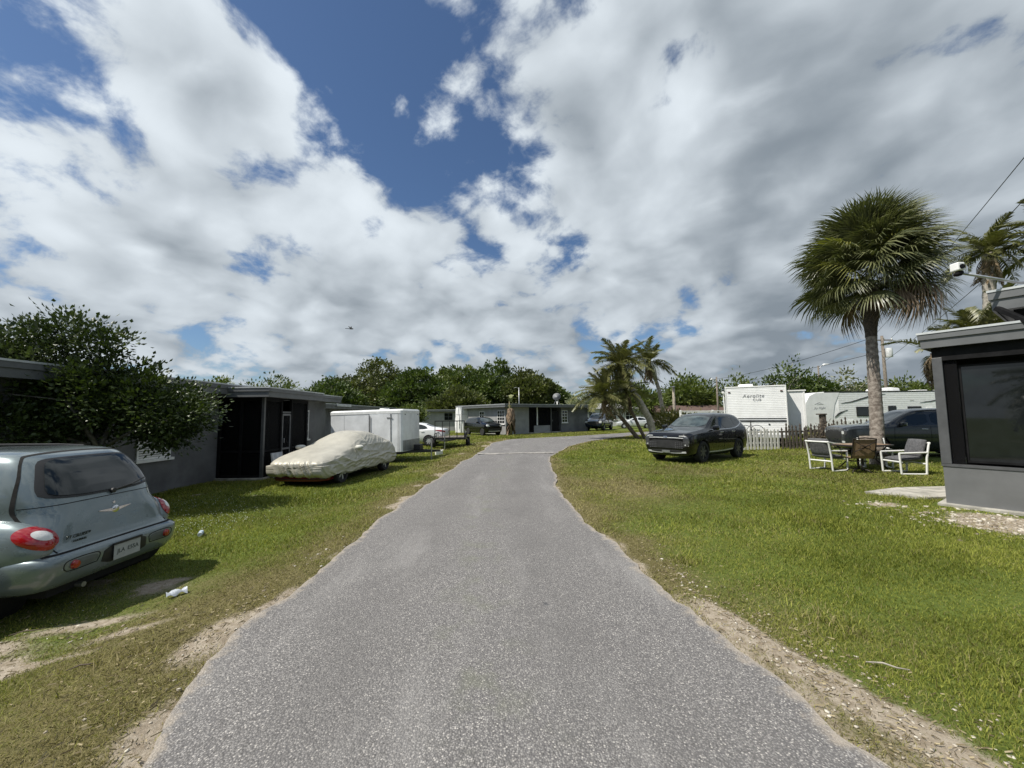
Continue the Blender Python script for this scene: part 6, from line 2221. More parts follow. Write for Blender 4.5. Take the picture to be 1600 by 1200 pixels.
# ---------------------------------------------------------------- palms
def pinnate_mesh(name, length, n_leaf, leaf_len, droop, seed, dead=False):
    """feather frond growing along +x, curving down; v attribute varies the tone"""
    g = np.random.default_rng(seed)
    V, F, A = [], [], []

    def add(vs, fs, a):
        o = len(V)
        V.extend(vs)
        F.extend([tuple(i + o for i in f) for f in fs])
        A.extend([a] * len(vs))
    S_ = 14
    mid = []
    for i in range(S_ + 1):
        s = i / S_
        mid.append(np.array([length * (s - .10 * droop * s ** 2.2), 0.0, -length * droop * s ** 2.2 + .10 * length * math.sin(math.pi * s * .6)]))
    for i in range(S_):
        w0, w1 = .035 * (1 - i / S_) + .006, .035 * (1 - (i + 1) / S_) + .006
        p, q = mid[i], mid[i + 1]
        add([tuple(p + [0, -w0, 0]), tuple(p + [0, w0, 0]), tuple(q + [0, w1, 0]), tuple(q + [0, -w1, 0])], [(0, 1, 2), (0, 2, 3)], .75)
    for i in range(n_leaf):
        s = .16 + .84 * i / (n_leaf - 1)
        f = s * S_
        k = min(int(f), S_ - 1)
        p = mid[k] + (mid[k + 1] - mid[k]) * (f - k)
        tang = mid[k + 1] - mid[k]
        tang = tang / np.linalg.norm(tang)
        ll = leaf_len * (math.sin(math.pi * min(1, .15 + .85 * s)) ** .6 * .85 + .18) * (.85 + .3 * g.random())
        for sd_ in (-1, 1):
            d = tang * (.55 + .5 * s) + np.array([0, sd_ * (.95 if not dead else .45), .22 if not dead else -.6]) + .12 * g.standard_normal(3)
            d /= np.linalg.norm(d)
            e = p + d * ll
            e[2] -= ll * (.30 if not dead else .5)
            m = p + d * ll * .5
            w = np.cross(d, np.array([0, 0, 1.0]))
            w = w / (np.linalg.norm(w) + 1e-6) * (.016 if not dead else .013)
            add([tuple(p - w * .6), tuple(p + w * .6), tuple(m + w), tuple(m - w), tuple(e)], [(0, 1, 2), (0, 2, 3), (3, 2, 4)], .15 + .7 * g.random())
    return np_mesh(name, V, np.array(F), {'v': A})


def fan_mesh(name, seed, rad=1.0, dead=False):
    """costapalmate fan on a petiole along +x"""
    g = np.random.default_rng(seed)
    V, F, A = [], [], []

    def add(vs, fs, a):
        o = len(V)
        V.extend([tuple(v) for v in vs])
        F.extend([tuple(i + o for i in f) for f in fs])
        A.extend([a] * len(vs))
    pet = .95 * rad
    for i in range(4):
        x0, x1 = pet * i / 4, pet * (i + 1) / 4
        add([(x0, -.018, -.03 * i), (x0, .018, -.03 * i), (x1, .014, -.03 * (i + 1)), (x1, -.014, -.03 * (i + 1))], [(0, 1, 2), (0, 2, 3)], .55)
    n = 46
    base = np.array([pet, 0, -.12])
    for i in range(n):
        a = (i / (n - 1) - .5) * 2 * R(118)
        fwd = math.cos(a)
        L = rad * (.95 + .18 * g.random()) * (.78 + .22 * fwd)
        d = np.array([math.cos(a), math.sin(a), .05 - .16 * abs(math.sin(a)) - .12 * (.5 - .5 * fwd)])
        if dead:
            d[1] *= .40
            d[2] -= .5
        d /= np.linalg.norm(d)
        side = np.array([-math.sin(a), math.cos(a), 0.0]) * .0185 * rad
        dr = .35 + .55 * g.random()
        p0 = base + np.array([.10 * rad * (fwd), 0, 0])
        p1 = p0 + d * L * .5 + np.array([0, 0, .02])
        p2 = p0 + d * L * .8 + np.array([0, 0, -L * dr * .22])
        p3 = p0 + d * L + np.array([0, 0, -L * dr * (.62 if not dead else .9)])
        t = .10 + .8 * g.random()
        add([p0, p1 - side, p1 + side + np.array([0, 0, .018 * rad]), p2 - side * .8, p2 + side * .8 + np.array([0, 0, .012 * rad]), p3], [(0, 1, 2), (1, 3, 4), (1, 4, 2), (3, 5, 4)], t)
    return np_mesh(name, V, np.array(F), {'v': A})


m_fan = leaf_mat('fan_leaf', (.040, .052, .022), (.185, .190, .085), .38, .16, .6)
m_fan_y = leaf_mat('fan_leaf_yellow', (.09, .10, .025), (.28, .27, .07), .45, .25)
m_fan_dead = leaf_mat('fan_leaf_dead', (.09, .060, .035), (.30, .225, .15), .75, .12, .3)
m_pin = leaf_mat('pinnate_leaf', (.050, .060, .018), (.205, .200, .072), .42, .18, .5)
m_pin_dead = leaf_mat('pinnate_leaf_dead', (.085, .060, .035), (.28, .21, .13), .8, .12, .3)
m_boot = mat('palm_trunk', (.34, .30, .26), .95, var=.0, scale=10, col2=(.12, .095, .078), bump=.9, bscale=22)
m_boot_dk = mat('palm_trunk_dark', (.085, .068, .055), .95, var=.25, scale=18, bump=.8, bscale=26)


def place(name, me, parent, loc, yaw, pitch, roll=0.0, scale=1.0):
    o = link(name, me, None, parent)
    o.location = loc
    o.rotation_mode = 'XYZ'
    o.rotation_euler = (roll, -pitch, yaw)
    o.scale = (scale,) * 3
    return o


def with_mat(me, m):
    me.materials.clear()
    me.materials.append(m)
    return me


FANS = [with_mat(fan_mesh('fan_frond', s), m_fan) for s in range(5)]
FANY = [with_mat(fan_mesh('fan_frond_yellow', s + 20), m_fan_y) for s in range(2)]
FAND = [with_mat(fan_mesh('fan_frond_dry', s + 40, .95, True), m_fan_dead) for s in range(3)]
PINS = [with_mat(pinnate_mesh('feather_frond', 1.0, 30, .26, .55, s), m_pin) for s in range(3)]
PINU = [with_mat(pinnate_mesh('feather_frond_stiff', 1.0, 30, .26, .28, s + 9), m_pin) for s in range(2)]
PIND = [with_mat(pinnate_mesh('feather_frond_dry', 1.0, 22, .20, .75, s + 60, True), m_pin_dead) for s in range(2)]


def cabbage_palm():
    t = thing('cabbage_palm', 'tall cabbage palm with round fan-leaf crown behind the patio set', 'palm tree', (11.62, 12.8, -.02))
    # trunk: rough, slightly waisted, dark under the crown
    def ring(z0, z1, n, rf, seed):
        g = np.random.default_rng(seed)
        V, F = [], []
        K = 22
        for i in range(n + 1):
            z = z0 + (z1 - z0) * i / n
            r = rf(z)
            cx = .02 * math.sin(z * 1.1) + .035 * z
            for k in range(K):
                a = 2 * math.pi * k / K
                rr = r * (1 + .05 * (g.random() - .5) + .035 * math.sin(z * 30 + 3 * math.sin(a * 3)))
                V.append((cx + rr * math.cos(a), rr * math.sin(a), z))
        for i in range(n):
            for k in range(K):
                F.append((i * K + k, i * K + (k + 1) % K, (i + 1) * K + (k + 1) % K, (i + 1) * K + k))
        F.append(tuple(range(n * K, (n + 1) * K)))
        return V, F
    V, F = ring(-.1, 4.2, 80, lambda z: .195 - .012 * z + (.03 * math.exp(-((z) / .25) ** 2)), 1)
    MB().add(V, F).build('trunk', m_boot, t, smooth=True)
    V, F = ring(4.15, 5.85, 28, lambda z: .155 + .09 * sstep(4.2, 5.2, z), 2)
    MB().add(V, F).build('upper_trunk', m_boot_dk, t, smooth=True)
    c = Vector((.25, 0, 6.2))
    g = np.random.default_rng(4)
    N = 165
    for i in range(N):
        f = i / (N - 1)
        el = R(86) - R(108) * f ** .95
        yaw = i * 2.39996 + .3 * g.standard_normal()
        el += .10 * g.standard_normal()
        sc = .80 + .26 * g.random()
        if el < R(-12):
            me = FAND[i % 3] if g.random() < .5 else FANS[i % 5]
            sc *= 1.0
        elif g.random() < .06:
            me = FANY[i % 2]
        else:
            me = FANS[i % 5]
        base = c + Vector((.16 * math.cos(yaw) * math.cos(el), .16 * math.sin(yaw) * math.cos(el), .55 * math.sin(max(el, -.6))))
        place('frond', me, t, base, yaw, el, R(40) * g.standard_normal() * .45, sc)
    for k in range(9):
        a = -1.5 + .2 * g.standard_normal()
        place('dry_sheath', FAND[k % 3], t, c + Vector((.12 * math.cos(a), .12 * math.sin(a), -.35)), a, R(-58 - 18 * g.random()), .3 * g.standard_normal(), .42).data = with_mat(FAND[k % 3].copy(), mat('sheath_orange', (.40, .24, .10), .8, var=.25, scale=20))


cabbage_palm()


def feather_palm(name, label, base, path, rad, crown_r, n_green, n_dead, group=None, seed=0, stiff=.35, el0=80, el1=-30):
    """path: trunk points relative to base"""
    t = thing(name, label, 'palm tree', base, 0, group)
    tr = MB()
    pts = [Vector(p) for p in path]
    fine_ = []
    for i in range(len(pts) - 1):
        for k in range(10):
            fine_.append(pts[i].lerp(pts[i + 1], k / 10))
    fine_.append(pts[-1])
    rr = [rad * (1.25 - .35 * i / len(fine_)) * (1 + .10 * (i % 2)) for i in range(len(fine_))]
    tr.tube(fine_, rr, 10)
    tr.build('trunk', m_barkpale if 'pale' in label or 'grey' in label else m_bark, t, smooth=True)
    c = pts[-1]
    g = np.random.default_rng(seed)
    for i in range(n_green):
        f = i / max(1, n_green - 1)
        el = R(el0) - R(el0 - el1) * f ** .9 + .10 * g.standard_normal()
        yaw = i * 2.39996 + .35 * g.standard_normal()
        me = PINU[i % 2] if (g.random() < stiff or el > R(55)) else PINS[i % 3]
        place('frond', me, t, c + Vector((.06 * math.cos(yaw), .06 * math.sin(yaw), .05)), yaw, el, .4 * g.standard_normal(), crown_r * (.85 + .3 * g.random()))
    for i in range(n_dead):
        yaw = g.random() * 6.28
        place('dry_frond', PIND[i % 2], t, c + Vector((.10 * math.cos(yaw), .10 * math.sin(yaw), -.12)), yaw, R(-48 - 34 * g.random()), .5 * g.standard_normal(), crown_r * (.55 + .3 * g.random()))
    return t


feather_palm('date_palm', 'largest leaning palm of the clump, thick grey trunk', (9.9, 27.8, 0), [(0, 0, -.1), (-.35, 0, 1.4), (-1.2, 0, 3.0), (-1.95, .1, 4.2), (-2.2, .1, 5.1)], .19, 2.0, 46, 34, 'leaning palm clump', 1)
feather_palm('date_palm', 'low leaning palm arching toward the blue pickup', (8.75, 27.6, 0), [(0, 0, -.1), (-.9, 0, 1.1), (-1.7, 0, 2.1), (-2.35, .1, 3.0)], .12, 2.0, 34, 8, 'leaning palm clump', 2)
feather_palm('date_palm', 'thin dark leaning palm stem between the two thicker trunks', (9.15, 27.5, 0), [(0, 0, -.1), (-.5, 0, 1.0), (-.9, .1, 2.0), (-1.15, .1, 3.1)], .09, 1.5, 22, 16, 'leaning palm clump', 3)
feather_palm('date_palm', 'slender pale upright palm at the right of the clump', (11.75, 31, 0), [(0, 0, -.1), (0, 0, 1.8), (-.25, 0, 3.6), (-.75, 0, 5.3), (-.95, 0, 5.75)], .125, 1.9, 24, 20, 'leaning palm clump', 5)
feather_palm('date_palm', 'tall ragged palm with hanging dead fronds over the grey porch roof', (20.6, 17.0, 0), [(0, 0, -.1), (.1, 0, 3), (.3, 0, 6.5), (.45, 0, 8.6)], .20, 1.6, 26, 26, 'palms behind the grey porch', 7, stiff=.2)
feather_palm('date_palm', 'short bright green palm showing above the grey porch roof edge', (17.2, 14.6, 0), [(0, 0, -.1), (0, 0, 2.2), (.1, 0, 4.3)], .18, 1.5, 26, 4, 'palms behind the grey porch', 8, stiff=.7, el1=-5)
feather_palm('date_palm', 'arching palm beside the camera arm above the porch roof', (18.9, 14.6, 0), [(0, 0, -.1), (0, 0, 2.6), (.2, 0, 4.9)], .2, 1.6, 26, 22, 'palms behind the grey porch', 9)
feather_palm('date_palm', 'palm with dry brown fronds drooping past the porch corner', (16.2, 14.9, 0), [(0, 0, -.1), (0, 0, 2.0), (-.15, 0, 3.9)], .16, 1.3, 4, 26, 'palms behind the grey porch', 10)
feather_palm('date_palm', 'palm fronds poking into the far right edge of the picture', (22.6, 15.5, 0), [(0, 0, -.1), (0, 0, 4), (.1, 0, 8.4)], .2, 2.3, 26, 14, 'palms behind the grey porch', 11)


# palms on the near side of the lane, seen only as reflections in the porch window
feather_palm('date_palm', 'palm mirrored in the left half of the porch window', (-5.6, -2.6, 0), [(0, 0, -.1), (0, 0, 1.2), (.1, 0, 2.7)], .17, 2.0, 34, 10, 'palms mirrored in the porch window', 31)
feather_palm('date_palm', 'palm mirrored in the right half of the porch window', (-4.8, -5.4, 0), [(0, 0, -.1), (0, 0, 1.6), (-.1, 0, 3.4)], .17, 2.1, 34, 10, 'palms mirrored in the porch window', 32)
broadleaf('broadleaf_tree', 'green tree mirrored behind the palms in the porch window', (-8.5, -8.0, 0), [(0, 0, 2.6, 2.6, 2.6, 1.8), (-2, 1.5, 2.2, 2, 2, 1.6), (2, -1.5, 2.4, 2, 2, 1.7)], 1.4, .16, 220, 18, .3, (.34, .2), m_leaf_mid, m_bark, limbs=8)


def banana():
    t = thing('banana_plant', 'withered brown banana plant at the corner of the far bungalow', 'plant', (-.15, 34.9, 0))
    MB().tube([(0, 0, -.05), (0, 0, .9), (-.06, 0, 2.2), (-.12, 0, 3.1)], [.13, .11, .08, .03], 9).build('stem', mat('banana_stem', (.22, .19, .11), .9, var=.25), t, smooth=True)
    g = np.random.default_rng(12)
    md = mat('banana_dry', (.20, .14, .09), .85, var=.25, scale=9)
    mg = mat('banana_green', (.22, .24, .09), .6, var=.2, scale=5)
    for i in range(22):
        yaw = i * 2.4
        z = .9 + 1.5 * g.random()
        L, w = 1.1 + .5 * g.random(), .20 + .08 * g.random()
        V, F = [], []
        up = i < 4
        for k in range(9):
            s = k / 8
            if up:
                x, zz = .16 * s * L, z + 1.0 + L * .7 * s - .5 * s ** 3
            else:
                x, zz = .42 * math.sin(s * 1.4), z + .15 * math.sin(s * 3.0) - L * max(0, s - .15)
            ww = w * math.sin(math.pi * min(1, .08 + .92 * s)) * (1 + .3 * math.sin(9 * s + i))
            for sg, dz in ((-1, -.03), (0, 0), (1, -.03)):
                yy = sg * ww
                V.append((x * math.cos(yaw) - yy * math.sin(yaw), x * math.sin(yaw) + yy * math.cos(yaw), max(zz, .05) + dz))
        for k in range(8):
            for c in range(2):
                F.append((k * 3 + c, k * 3 + c + 1, k * 3 + 4 + c, k * 3 + 3 + c))
        MB().add(V, F).build('leaf', mg if up else md, t)


banana()


# ================================================================== FENCES, POLES, WIRES
def picket_fence(name, label, p0, p1, n, m, tops, hgt=1.0, w=.085, lean=.0, seed=0):
    t = thing(name, label, 'fence', (p0[0], p0[1], 0), math.atan2(p1[1] - p0[1], p1[0] - p0[0]))
    L = math.hypot(p1[0] - p0[0], p1[1] - p0[1])
    g = np.random.default_rng(seed)
    for z in (.28, .78):
        MB().box(-.05, L + .05, .012, .05, z, z + .08).build('rail', m, t)
    meshes = []
    if tops == 'point':
        prof = [(-w / 2, 0), (w / 2, 0), (w / 2, hgt - .10), (0, hgt), (-w / 2, hgt - .10)]
    else:
        prof = [(-w / 2, 0), (w / 2, 0), (w / 2, hgt - .20), (w * .22, hgt - .14), (w * .48, hgt - .07), (0, hgt + .03), (-w * .48, hgt - .07), (-w * .22, hgt - .14), (-w / 2, hgt - .20)]
    first = None
    for i in range(n):
        x = L * (i + .5) / n
        if first is None:
            first = MB().prism(prof, -.011, .010, 'y').build('picket', m, t)
            o = first
        else:
            o = first.copy()
            COL.objects.link(o)
            o.parent = t
        o.location = (x, 0, .02 + .03 * g.standard_normal() * (.5 if tops == 'point' else 1))
        o.rotation_euler = (0, lean * g.standard_normal() + .01 * g.standard_normal(), 0)
        o.scale = (1, 1, 1 + .05 * g.standard_normal())
    return t


m_picket = mat('weathered_white_paint', (.66, .64, .60), .8, var=.10, scale=12)
m_oldwood = mat('old_grey_wood', (.14, .115, .095), .95, var=.3, scale=12, bump=.4)
picket_fence('picket_fence', 'white picket fence with pointed tops behind the black SUV', (10.2, 18.33), (12.35, 18.5), 13, m_picket, 'point', .98, .095, .012, 1)
picket_fence('picket_fence', 'weathered dark wooden picket fence with carved tops beside the white one', (12.4, 18.5), (15.4, 18.75), 17, m_oldwood, 'carved', 1.10, .10, .035, 2)
pf = thing('fence_post', 'thick weathered wooden post standing in the dark fence', 'post', (14.75, 18.95, 0))
MB().box(-.10, .10, -.10, .10, -.1, 1.58).build('post', m_oldwood, pf, bevel=.012)
MB().box(-.22, .13, -.13, .13, 1.58, 1.64).build('cap', m_oldwood, pf, bevel=.01)
picket_fence('picket_fence', 'dark picket fence running on behind the charcoal SUV', (15.5, 19.4), (20.5, 19.6), 24, m_oldwood, 'carved', 1.28, .10, .02, 4)
# dark shed wall between the two campers
sh = thing('shed', 'blue-grey metal shed glimpsed between the two campers', 'shed', (16.9, 28.6, 0))
MB().box(0, 3.6, 0, 3, -.1, 2.75).build('wall', mat('shed_bluegrey', (.13, .15, .17), .7, var=.06), sh)
MB().box(-.1, 3.7, -.1, 3.1, 2.752, 2.84).build('roof', m_frame, sh)
for x in (.9, 1.8, 2.7):
    MB().box(x - .02, x + .02, -.012, .0, 0, 2.74).build('rib', m_frame, sh)
# white railing of a deck beyond the black suv
dk = thing('deck_railing', 'white deck railing seen just over the black SUV roof', 'railing', (11.4, 27.0, 0), R(3))
for z in (1.60, 1.86):
    MB().box(0, 4.6, -.03, .03, z, z + .05).build('rail', m_white, dk)
for i in range(12):
    x = .05 + i * .405
    MB().box(x - .025, x + .025, -.022, .022, 1.652, 1.858).build('baluster', m_white, dk)
for x in (.05, 2.3, 4.55):
    MB().box(x - .05, x + .05, .035, .13, -.1, 1.95).build('post', m_white, dk)
MB().box(0, 4.6, .135, 2.2, 1.0, 1.12).build('deck', m_oldwood, dk)


def pole(name, label, x, y, h, r, m, cat='pole'):
    t = thing(name, label, cat, (x, y, 0))
    MB().tube([(0, 0, -.2), (0, 0, h * .5), (0, 0, h)], [r * 1.15, r, r * .8], 10).build('shaft', m, t, smooth=True)
    return t


m_polewood = mat('pole_wood', (.20, .17, .14), .95, var=.2, scale=8)
p_ = pole('wooden_post', 'plain wooden post right of the slender pale palm', 12.3, 30.2, 3.75, .11, mat('pole_wood_pale', (.34, .30, .24), .95, var=.2, scale=8))
MB().lathe([(0, 0), (.14, 0), (.12, .05), (0, .07)], c=(0, 0, 3.75), n=12).build('cap', m_steel, p_)
p_ = pole('light_pole', 'slim light pole left of the end-on camper', 20.7, 40, 5.4, .09, m_polewood)
MB().tube([(0, 0, 5.1), (-.5, 0, 5.2)], .03, 6).build('arm', m_steel, p_)
MB().lathe([(0, 0), (.13, .02), (.13, .12), (0, .16)], c=(-.5, 0, 5.1), n=14).build('lamp', m_white, p_, smooth='auto')
p_ = pole('light_pole', 'thin grey light pole behind the far bungalow roof', .95, 55, 5.6, .06, m_steel)
MB().tube([(0, 0, 5.5), (-.35, 0, 5.62), (-.7, 0, 5.55)], .03, 6).build('lamp_arm', m_steel, p_)
p_ = pole('street_light', 'cobra-head street light above the trees between the campers', 46.6, 60, 8.8, .13, m_polewood, 'street light')
MB().tube([(0, 0, 8.2), (.5, 0, 8.8), (1.0, 0, 8.95)], .05, 6).build('arm', m_steel, p_)
MB().prism([(.7, 8.85), (1.6, 8.95), (1.6, 9.08), (.9, 9.12)], -.2, .2, 'y').build('lamp', m_white, p_, bevel=.04, smooth='auto')
up_ = pole('utility_pole', 'utility pole with grey transformer behind the cabbage palm trunk', 42.5, 45, 10.4, .17, m_polewood)
MB().beam((-1.2, 0, 9.9), (1.2, 0, 9.9), .1, .12).build('crossarm', m_polewood, up_)
MB().lathe([(0, 0), (.33, .02), (.35, .1), (.35, .95), (.28, 1.05), (0, 1.08)], c=(.55, -.1, 7.9), n=18).build('transformer', mat('transformer_grey', (.55, .56, .56), .5), up_, smooth='auto')
for x in (-1.1, 0.25, 1.1):
    MB().lathe([(0, 0), (.06, 0), (.05, .2), (0, .22)], c=(x, 0, 9.96), n=10).build('insulator', m_white, up_)


def wire(label, a, b, sag, r=.018):
    a, b = Vector(a), Vector(b)
    pts = []
    for i in range(25):
        s = i / 24
        p = a.lerp(b, s)
        p.z -= sag * 4 * s * (1 - s)
        pts.append(p)
    base = Vector(pts[0])
    t = thing('power_line', label, 'wire', base, 0, 'power lines')
    MB().tube([p - base for p in pts], r, 5).build('cable', m_trim, t)


wire('topmost power line rising to the right past the cabbage palm crown', (41.4, 45, 10.2), (12.6, 5.2, 11.3), .2, .016)
wire('second power line below the topmost, behind the ragged palm', (43.6, 45, 10.2), (12.8, 5.5, 10.1), .25, .016)
wire('lower cable running from the utility pole toward the porch roof', (42.5, 45, 7.4), (13.0, 5.5, 8.7), .3, .016)
wire('upper far cable descending left from the utility pole', (41.4, 45, 10.2), (44, 95, 9.6), 1.0, .03)
wire('lower far cable descending left from the utility pole', (42.3, 45, 8.6), (34, 95, 7.6), 1.2, .03)

# ================================================================== PATIO SET
m_pvc = mat('pvc_white', (.76, .76, .73), .4, var=.04, scale=3)
m_cush = mat('cushion_grey', (.10, .10, .105), .9, var=.18, scale=20, bump=.3)
m_cush2 = mat('cushion_taupe', (.20, .17, .14), .9, var=.18, scale=20, bump=.3)


def pillow(sx, sy, sz, c, tilt=0.0):
    V, F = [], []
    n = 12
    for side in (1, -1):
        for i in range(n + 1):
            for j in range(n + 1):
                u, v = 2 * i / n - 1, 2 * j / n - 1
                h = (max(0, 1 - u ** 4) * max(0, 1 - v ** 4)) ** .5
                V.append((u * sx / 2 * (1 - .04 * v * v), v * sy / 2 * (1 - .04 * u * u), side * sz / 2 * (.25 + .75 * h)))
    k = (n + 1) ** 2
    for s in range(2):
        for i in range(n):
            for j in range(n):
                a = s * k + i * (n + 1) + j
                F.append((a, a + 1, a + n + 2, a + n + 1))
    for i in range(n):
        for (a, b) in ((i * (n + 1), (i + 1) * (n + 1)), (i * (n + 1) + n, (i + 1) * (n + 1) + n), (i, i + 1), (n * (n + 1) + i, n * (n + 1) + i + 1)):
            F.append((a, b, b + k, a + k))
    mm = Matrix.Translation(c) @ Matrix.Rotation(tilt, 4, 'X')
    mb = MB()
    mb.add([tuple(mm @ Vector(p)) for p in V], F)
    return mb


def pvc_chair(label, loc, rz, cush):
    """faces local -y; 0.66 wide"""
    t = thing('patio_chair', label, 'chair', (loc[0], loc[1], gzf(*loc)), rz, 'white pipe chairs round the table')
    for s in (-1, 1):
        x = s * .31
        f = MB()
        f.tube([(x, -.33, .03), (x, -.34, .30), (x, -.35, .565)], .024, 8)
        f.tube([(x, .27, .03), (x, .30, .45), (x, .37, .80), (x, .40, .87)], .024, 8)
        f.tube([(x, -.355, .575), (x, .34, .60)], .024, 8)
        f.tube([(x, -.335, .03), (x, .275, .03)], .024, 8)
        f.build('side_frame', m_pvc, t, smooth='auto')
    b = MB()
    b.tube([(-.31, .39, .85), (.31, .39, .85)], .024, 8)
    b.tube([(-.31, -.30, .34), (.31, -.30, .34)], .022, 8)
    b.tube([(-.31, .27, .30), (.31, .27, .30)], .022, 8)
    b.build('crossbar', m_pvc, t, smooth='auto')
    pillow(.56, .56, .13, (0, -.03, .42), R(5)).build('seat_cushion', cush, t, smooth=True)
    pillow(.56, .50, .15, (0, .28, .70), R(72)).build('back_cushion', cush, t, smooth=True)
    return t


pvc_chair('white pipe armchair with grey cushions at the left of the patio table', (9.2, 11.75), R(108), m_cush)
pvc_chair('white pipe armchair with grey cushions nearest the grey porch', (10.72, 11.0), R(-97), m_cush)
pvc_chair('white pipe armchair with striped taupe back cushion behind the patio table', (11.05, 12.25), R(-30), m_cush2)


def sling_chair():
    t = thing('sling_chair', 'brown sling swivel chair with wrought metal back, its back to the road', 'chair', (9.62, 11.2, gzf(9.62, 11.2)), R(168))
    # faces local -y
    mt = mat('wrought_bronze', (.030, .024, .020), .5, metal=.4)
    fr = MB()
    for s in (-1, 1):
        x = s * .27
        fr.tube([(x, -.26, .43), (x, .20, .42), (x, .28, .62), (x, .36, .96)], .016, 7)
        fr.tube([(x, -.20, .43), (x * 1.15, -.22, .64), (x * 1.15, .25, .67)], .014, 7)
    fr.tube([(-.27, .36, .96), (0, .375, .99), (.27, .36, .96)], .016, 7)
    fr.build('frame', mt, t, smooth='auto')
    V, F = [], []
    prof = [(-.25, .43), (0, .405), (.19, .415), (.25, .50), (.29, .66), (.35, .94)]
    for (y, z) in prof:
        V += [(-.262, y, z), (.262, y, z)]
    for i in range(len(prof) - 1):
        F.append((2 * i, 2 * i + 1, 2 * i + 3, 2 * i + 2))
    sl_ = MB().add(V, F).build('sling', mat('sling_brown', (.26, .175, .105), .8, var=.12, scale=30), t)
    sc_ = MB()
    for s in (-1, 1):
        sc_.tube([(s * .25, .385, .90), (s * .10, .36, .80), (0, .345, .735), (-s * .10, .335, .68), (-s * .25, .315, .60)], .010, 6)
        sc_.tube([(s * .06 + .06 * math.cos(a) * s, .352 + .02 * math.sin(a), .735 + .05 * math.sin(a)) for a in np.linspace(0, 6.28, 14)], .007, 5, cap=False)
    sc_.build('scrollwork', mt, t, smooth=True)
    bs = MB()
    bs.tube([(0, 0, .40), (0, 0, .10)], .03, 8)
    for k in range(4):
        a = k * 1.571 + .6
        bs.tube([(0, 0, .12), (.22 * math.cos(a), .22 * math.sin(a), .10), (.31 * math.cos(a), .31 * math.sin(a), .015)], .014, 6)
    bs.tube([(.20 * math.cos(a), .20 * math.sin(a), .33) for a in np.linspace(0, 6.28, 16)], .012, 5, cap=False)
    bs.build('swivel_base', mt, t, smooth=True)


sling_chair()
tb = thing('patio_table', 'brown tile-topped patio table with dark scrolled metal legs', 'table', (10.35, 11.9, gzf(10.1, 11.8)), R(12))
m_tile = mat('tile_brown', (.30, .20, .125), .5, var=.18, scale=9)
ov = [(.78 * np.sign(math.cos(a)) * abs(math.cos(a)) ** .6, .52 * np.sign(math.sin(a)) * abs(math.sin(a)) ** .6) for a in np.linspace(0, 6.283, 37)[:-1]]
MB().prism(ov, .70, .735).build('table_top', mat('wrought_bronze', (.030, .024, .020), .5, metal=.4), tb)
for i in range(5):
    for j in range(3):
        x, y = -.60 + .245 * i, -.36 + .245 * j
        if abs(x + .11) < .62:
            MB().box(x, x + .235, y, y + .235, .7352, .744).build('tile', m_tile, tb, bevel=.003)
for (sx, sy) in ((1, 1), (1, -1), (-1, 1), (-1, -1)):
    MB().tube([(sx * .50, sy * .34, .70), (sx * .30, sy * .20, .45), (sx * .26, sy * .18, .30), (sx * .48, sy * .34, .02)], .018, 7).build('leg', mat('wrought_bronze', (.03, .024, .02), .5), tb, smooth=True)
MB().tube([(.27 * math.cos(a), .19 * math.sin(a), .36) for a in np.linspace(0, 6.28, 20)], .012, 5, cap=False).build('stretcher', mat('wrought_bronze', (.03, .024, .02), .5), tb, smooth=True)

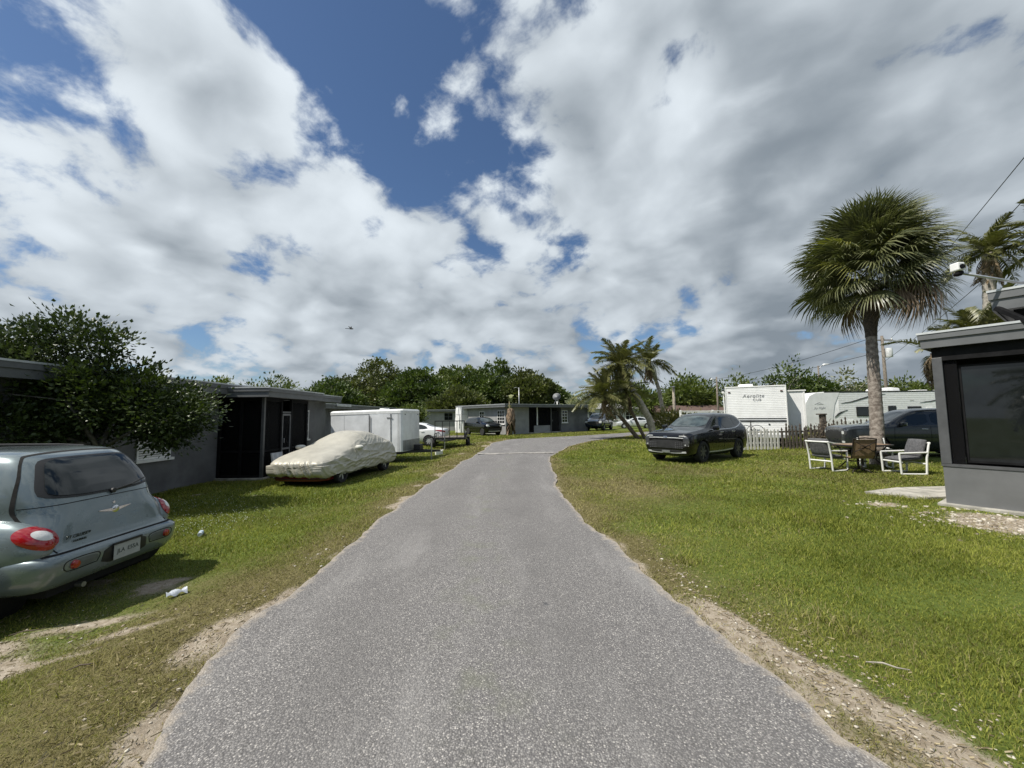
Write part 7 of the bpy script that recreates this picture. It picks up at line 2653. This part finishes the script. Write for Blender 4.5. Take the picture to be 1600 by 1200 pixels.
# ================================================================== LITTER, TWIGS, INSECT
m_pet = mat('clear_plastic', (.72, .78, .82), .12, var=.05, spec=.7, alpha=.75)
bt = thing('plastic_bottle', 'crushed clear plastic bottle lying in the grass behind the wagon', 'bottle', (-4.99, 6.5, gzf(-4.99, 6.5) + .045), R(120))
MB().lathe([(.0, -.11), (.030, -.11), (.034, -.09), (.028, -.05), (.035, -.02), (.029, .02), (.034, .05), (.026, .085), (.013, .105), (.013, .118)], axis='x', n=16).build('bottle_body', m_pet, bt, smooth='auto')
MB().lathe([(0, .118), (.016, .118), (.016, .138), (0, .138)], axis='x', n=14).build('cap', m_white, bt)
MB().lathe([(.0355, -.03), (.0355, .03)], axis='x', n=16).build('bottle_label', mat('label_blue', (.45, .58, .72), .5), bt)
bt = thing('plastic_bag', 'flattened clear plastic wrapper on the sandy grass near the road edge', 'litter', (-3.46, 4.22, gzf(-3.46, 4.22) + .02), R(50))
V, F = [], []
for i in range(12):
    for j in range(6):
        u, v = i / 11, j / 5
        V.append(((u - .5) * .17, (v - .5) * .07 * (1 + .2 * math.sin(7 * u)), .025 + .014 * math.sin(11 * u + 5 * v) + .02 * math.sin(3.1 * v) - (.012 if j in (0, 5) else 0)))
for i in range(11):
    for j in range(5):
        F.append((i * 6 + j, i * 6 + j + 1, (i + 1) * 6 + j + 1, (i + 1) * 6 + j))
MB().add(V, F).build('wrapper', mat('wrapper_film', (.50, .53, .58), .18, var=.12, scale=30), bt, smooth=True)
for i, (x, y, a, L, lab) in enumerate([(-3.05, 2.95, .6, .16, 'short dark twig on the dry verge grass'), (-4.25, 3.62, .5, .22, 'bent twig in the sand behind the wagon'), (2.45, 2.75, -.5, .22, 'straw-coloured stick on the right road shoulder')]):
    t = thing('twig', lab, 'twig', (x, y, gzf(x, y) + .02), a)
    MB().tube([(-L / 2, 0, 0), (-L * .1, .01, .012), (L * .2, -.006, .008), (L / 2, .012, .004)], [.004, .006, .005, .003], 6).build('stick', m_bark if i < 2 else m_barkpale, t)

dn = thing('dragonfly', 'small dark dragonfly hovering in the sky left of centre', 'insect', (-1.24, 3.0, 2.36), R(15))
MB().lathe([(0, -.034), (.0018, -.032), (.0022, -.005), (.0045, .003), (.0052, .012), (.003, .018), (.0045, .022), (0, .027)], axis='x', n=10).build('body', m_black, dn, smooth=True)
for s in (1, -1):
    for (x, sw_) in ((.010, .25), (.004, -.2)):
        V = [(x, 0, .003), (x + sw_ * .012 + .004, s * .016, .009), (x + sw_ * .03, s * .036, .010), (x + sw_ * .03 - .006, s * .034, .010), (x - .005, s * .012, .006)]
        V += [(a, b, c - .0006) for a, b, c in V]
        MB().add(V, [(0, 1, 2, 3, 4), (9, 8, 7, 6, 5)] + [(i, (i + 1) % 5, (i + 1) % 5 + 5, i + 5) for i in range(5)]).build('insect_wing', mat('wing_film', (.10, .10, .10), .3), dn)

build_grass()
build_stones()
build_litter()
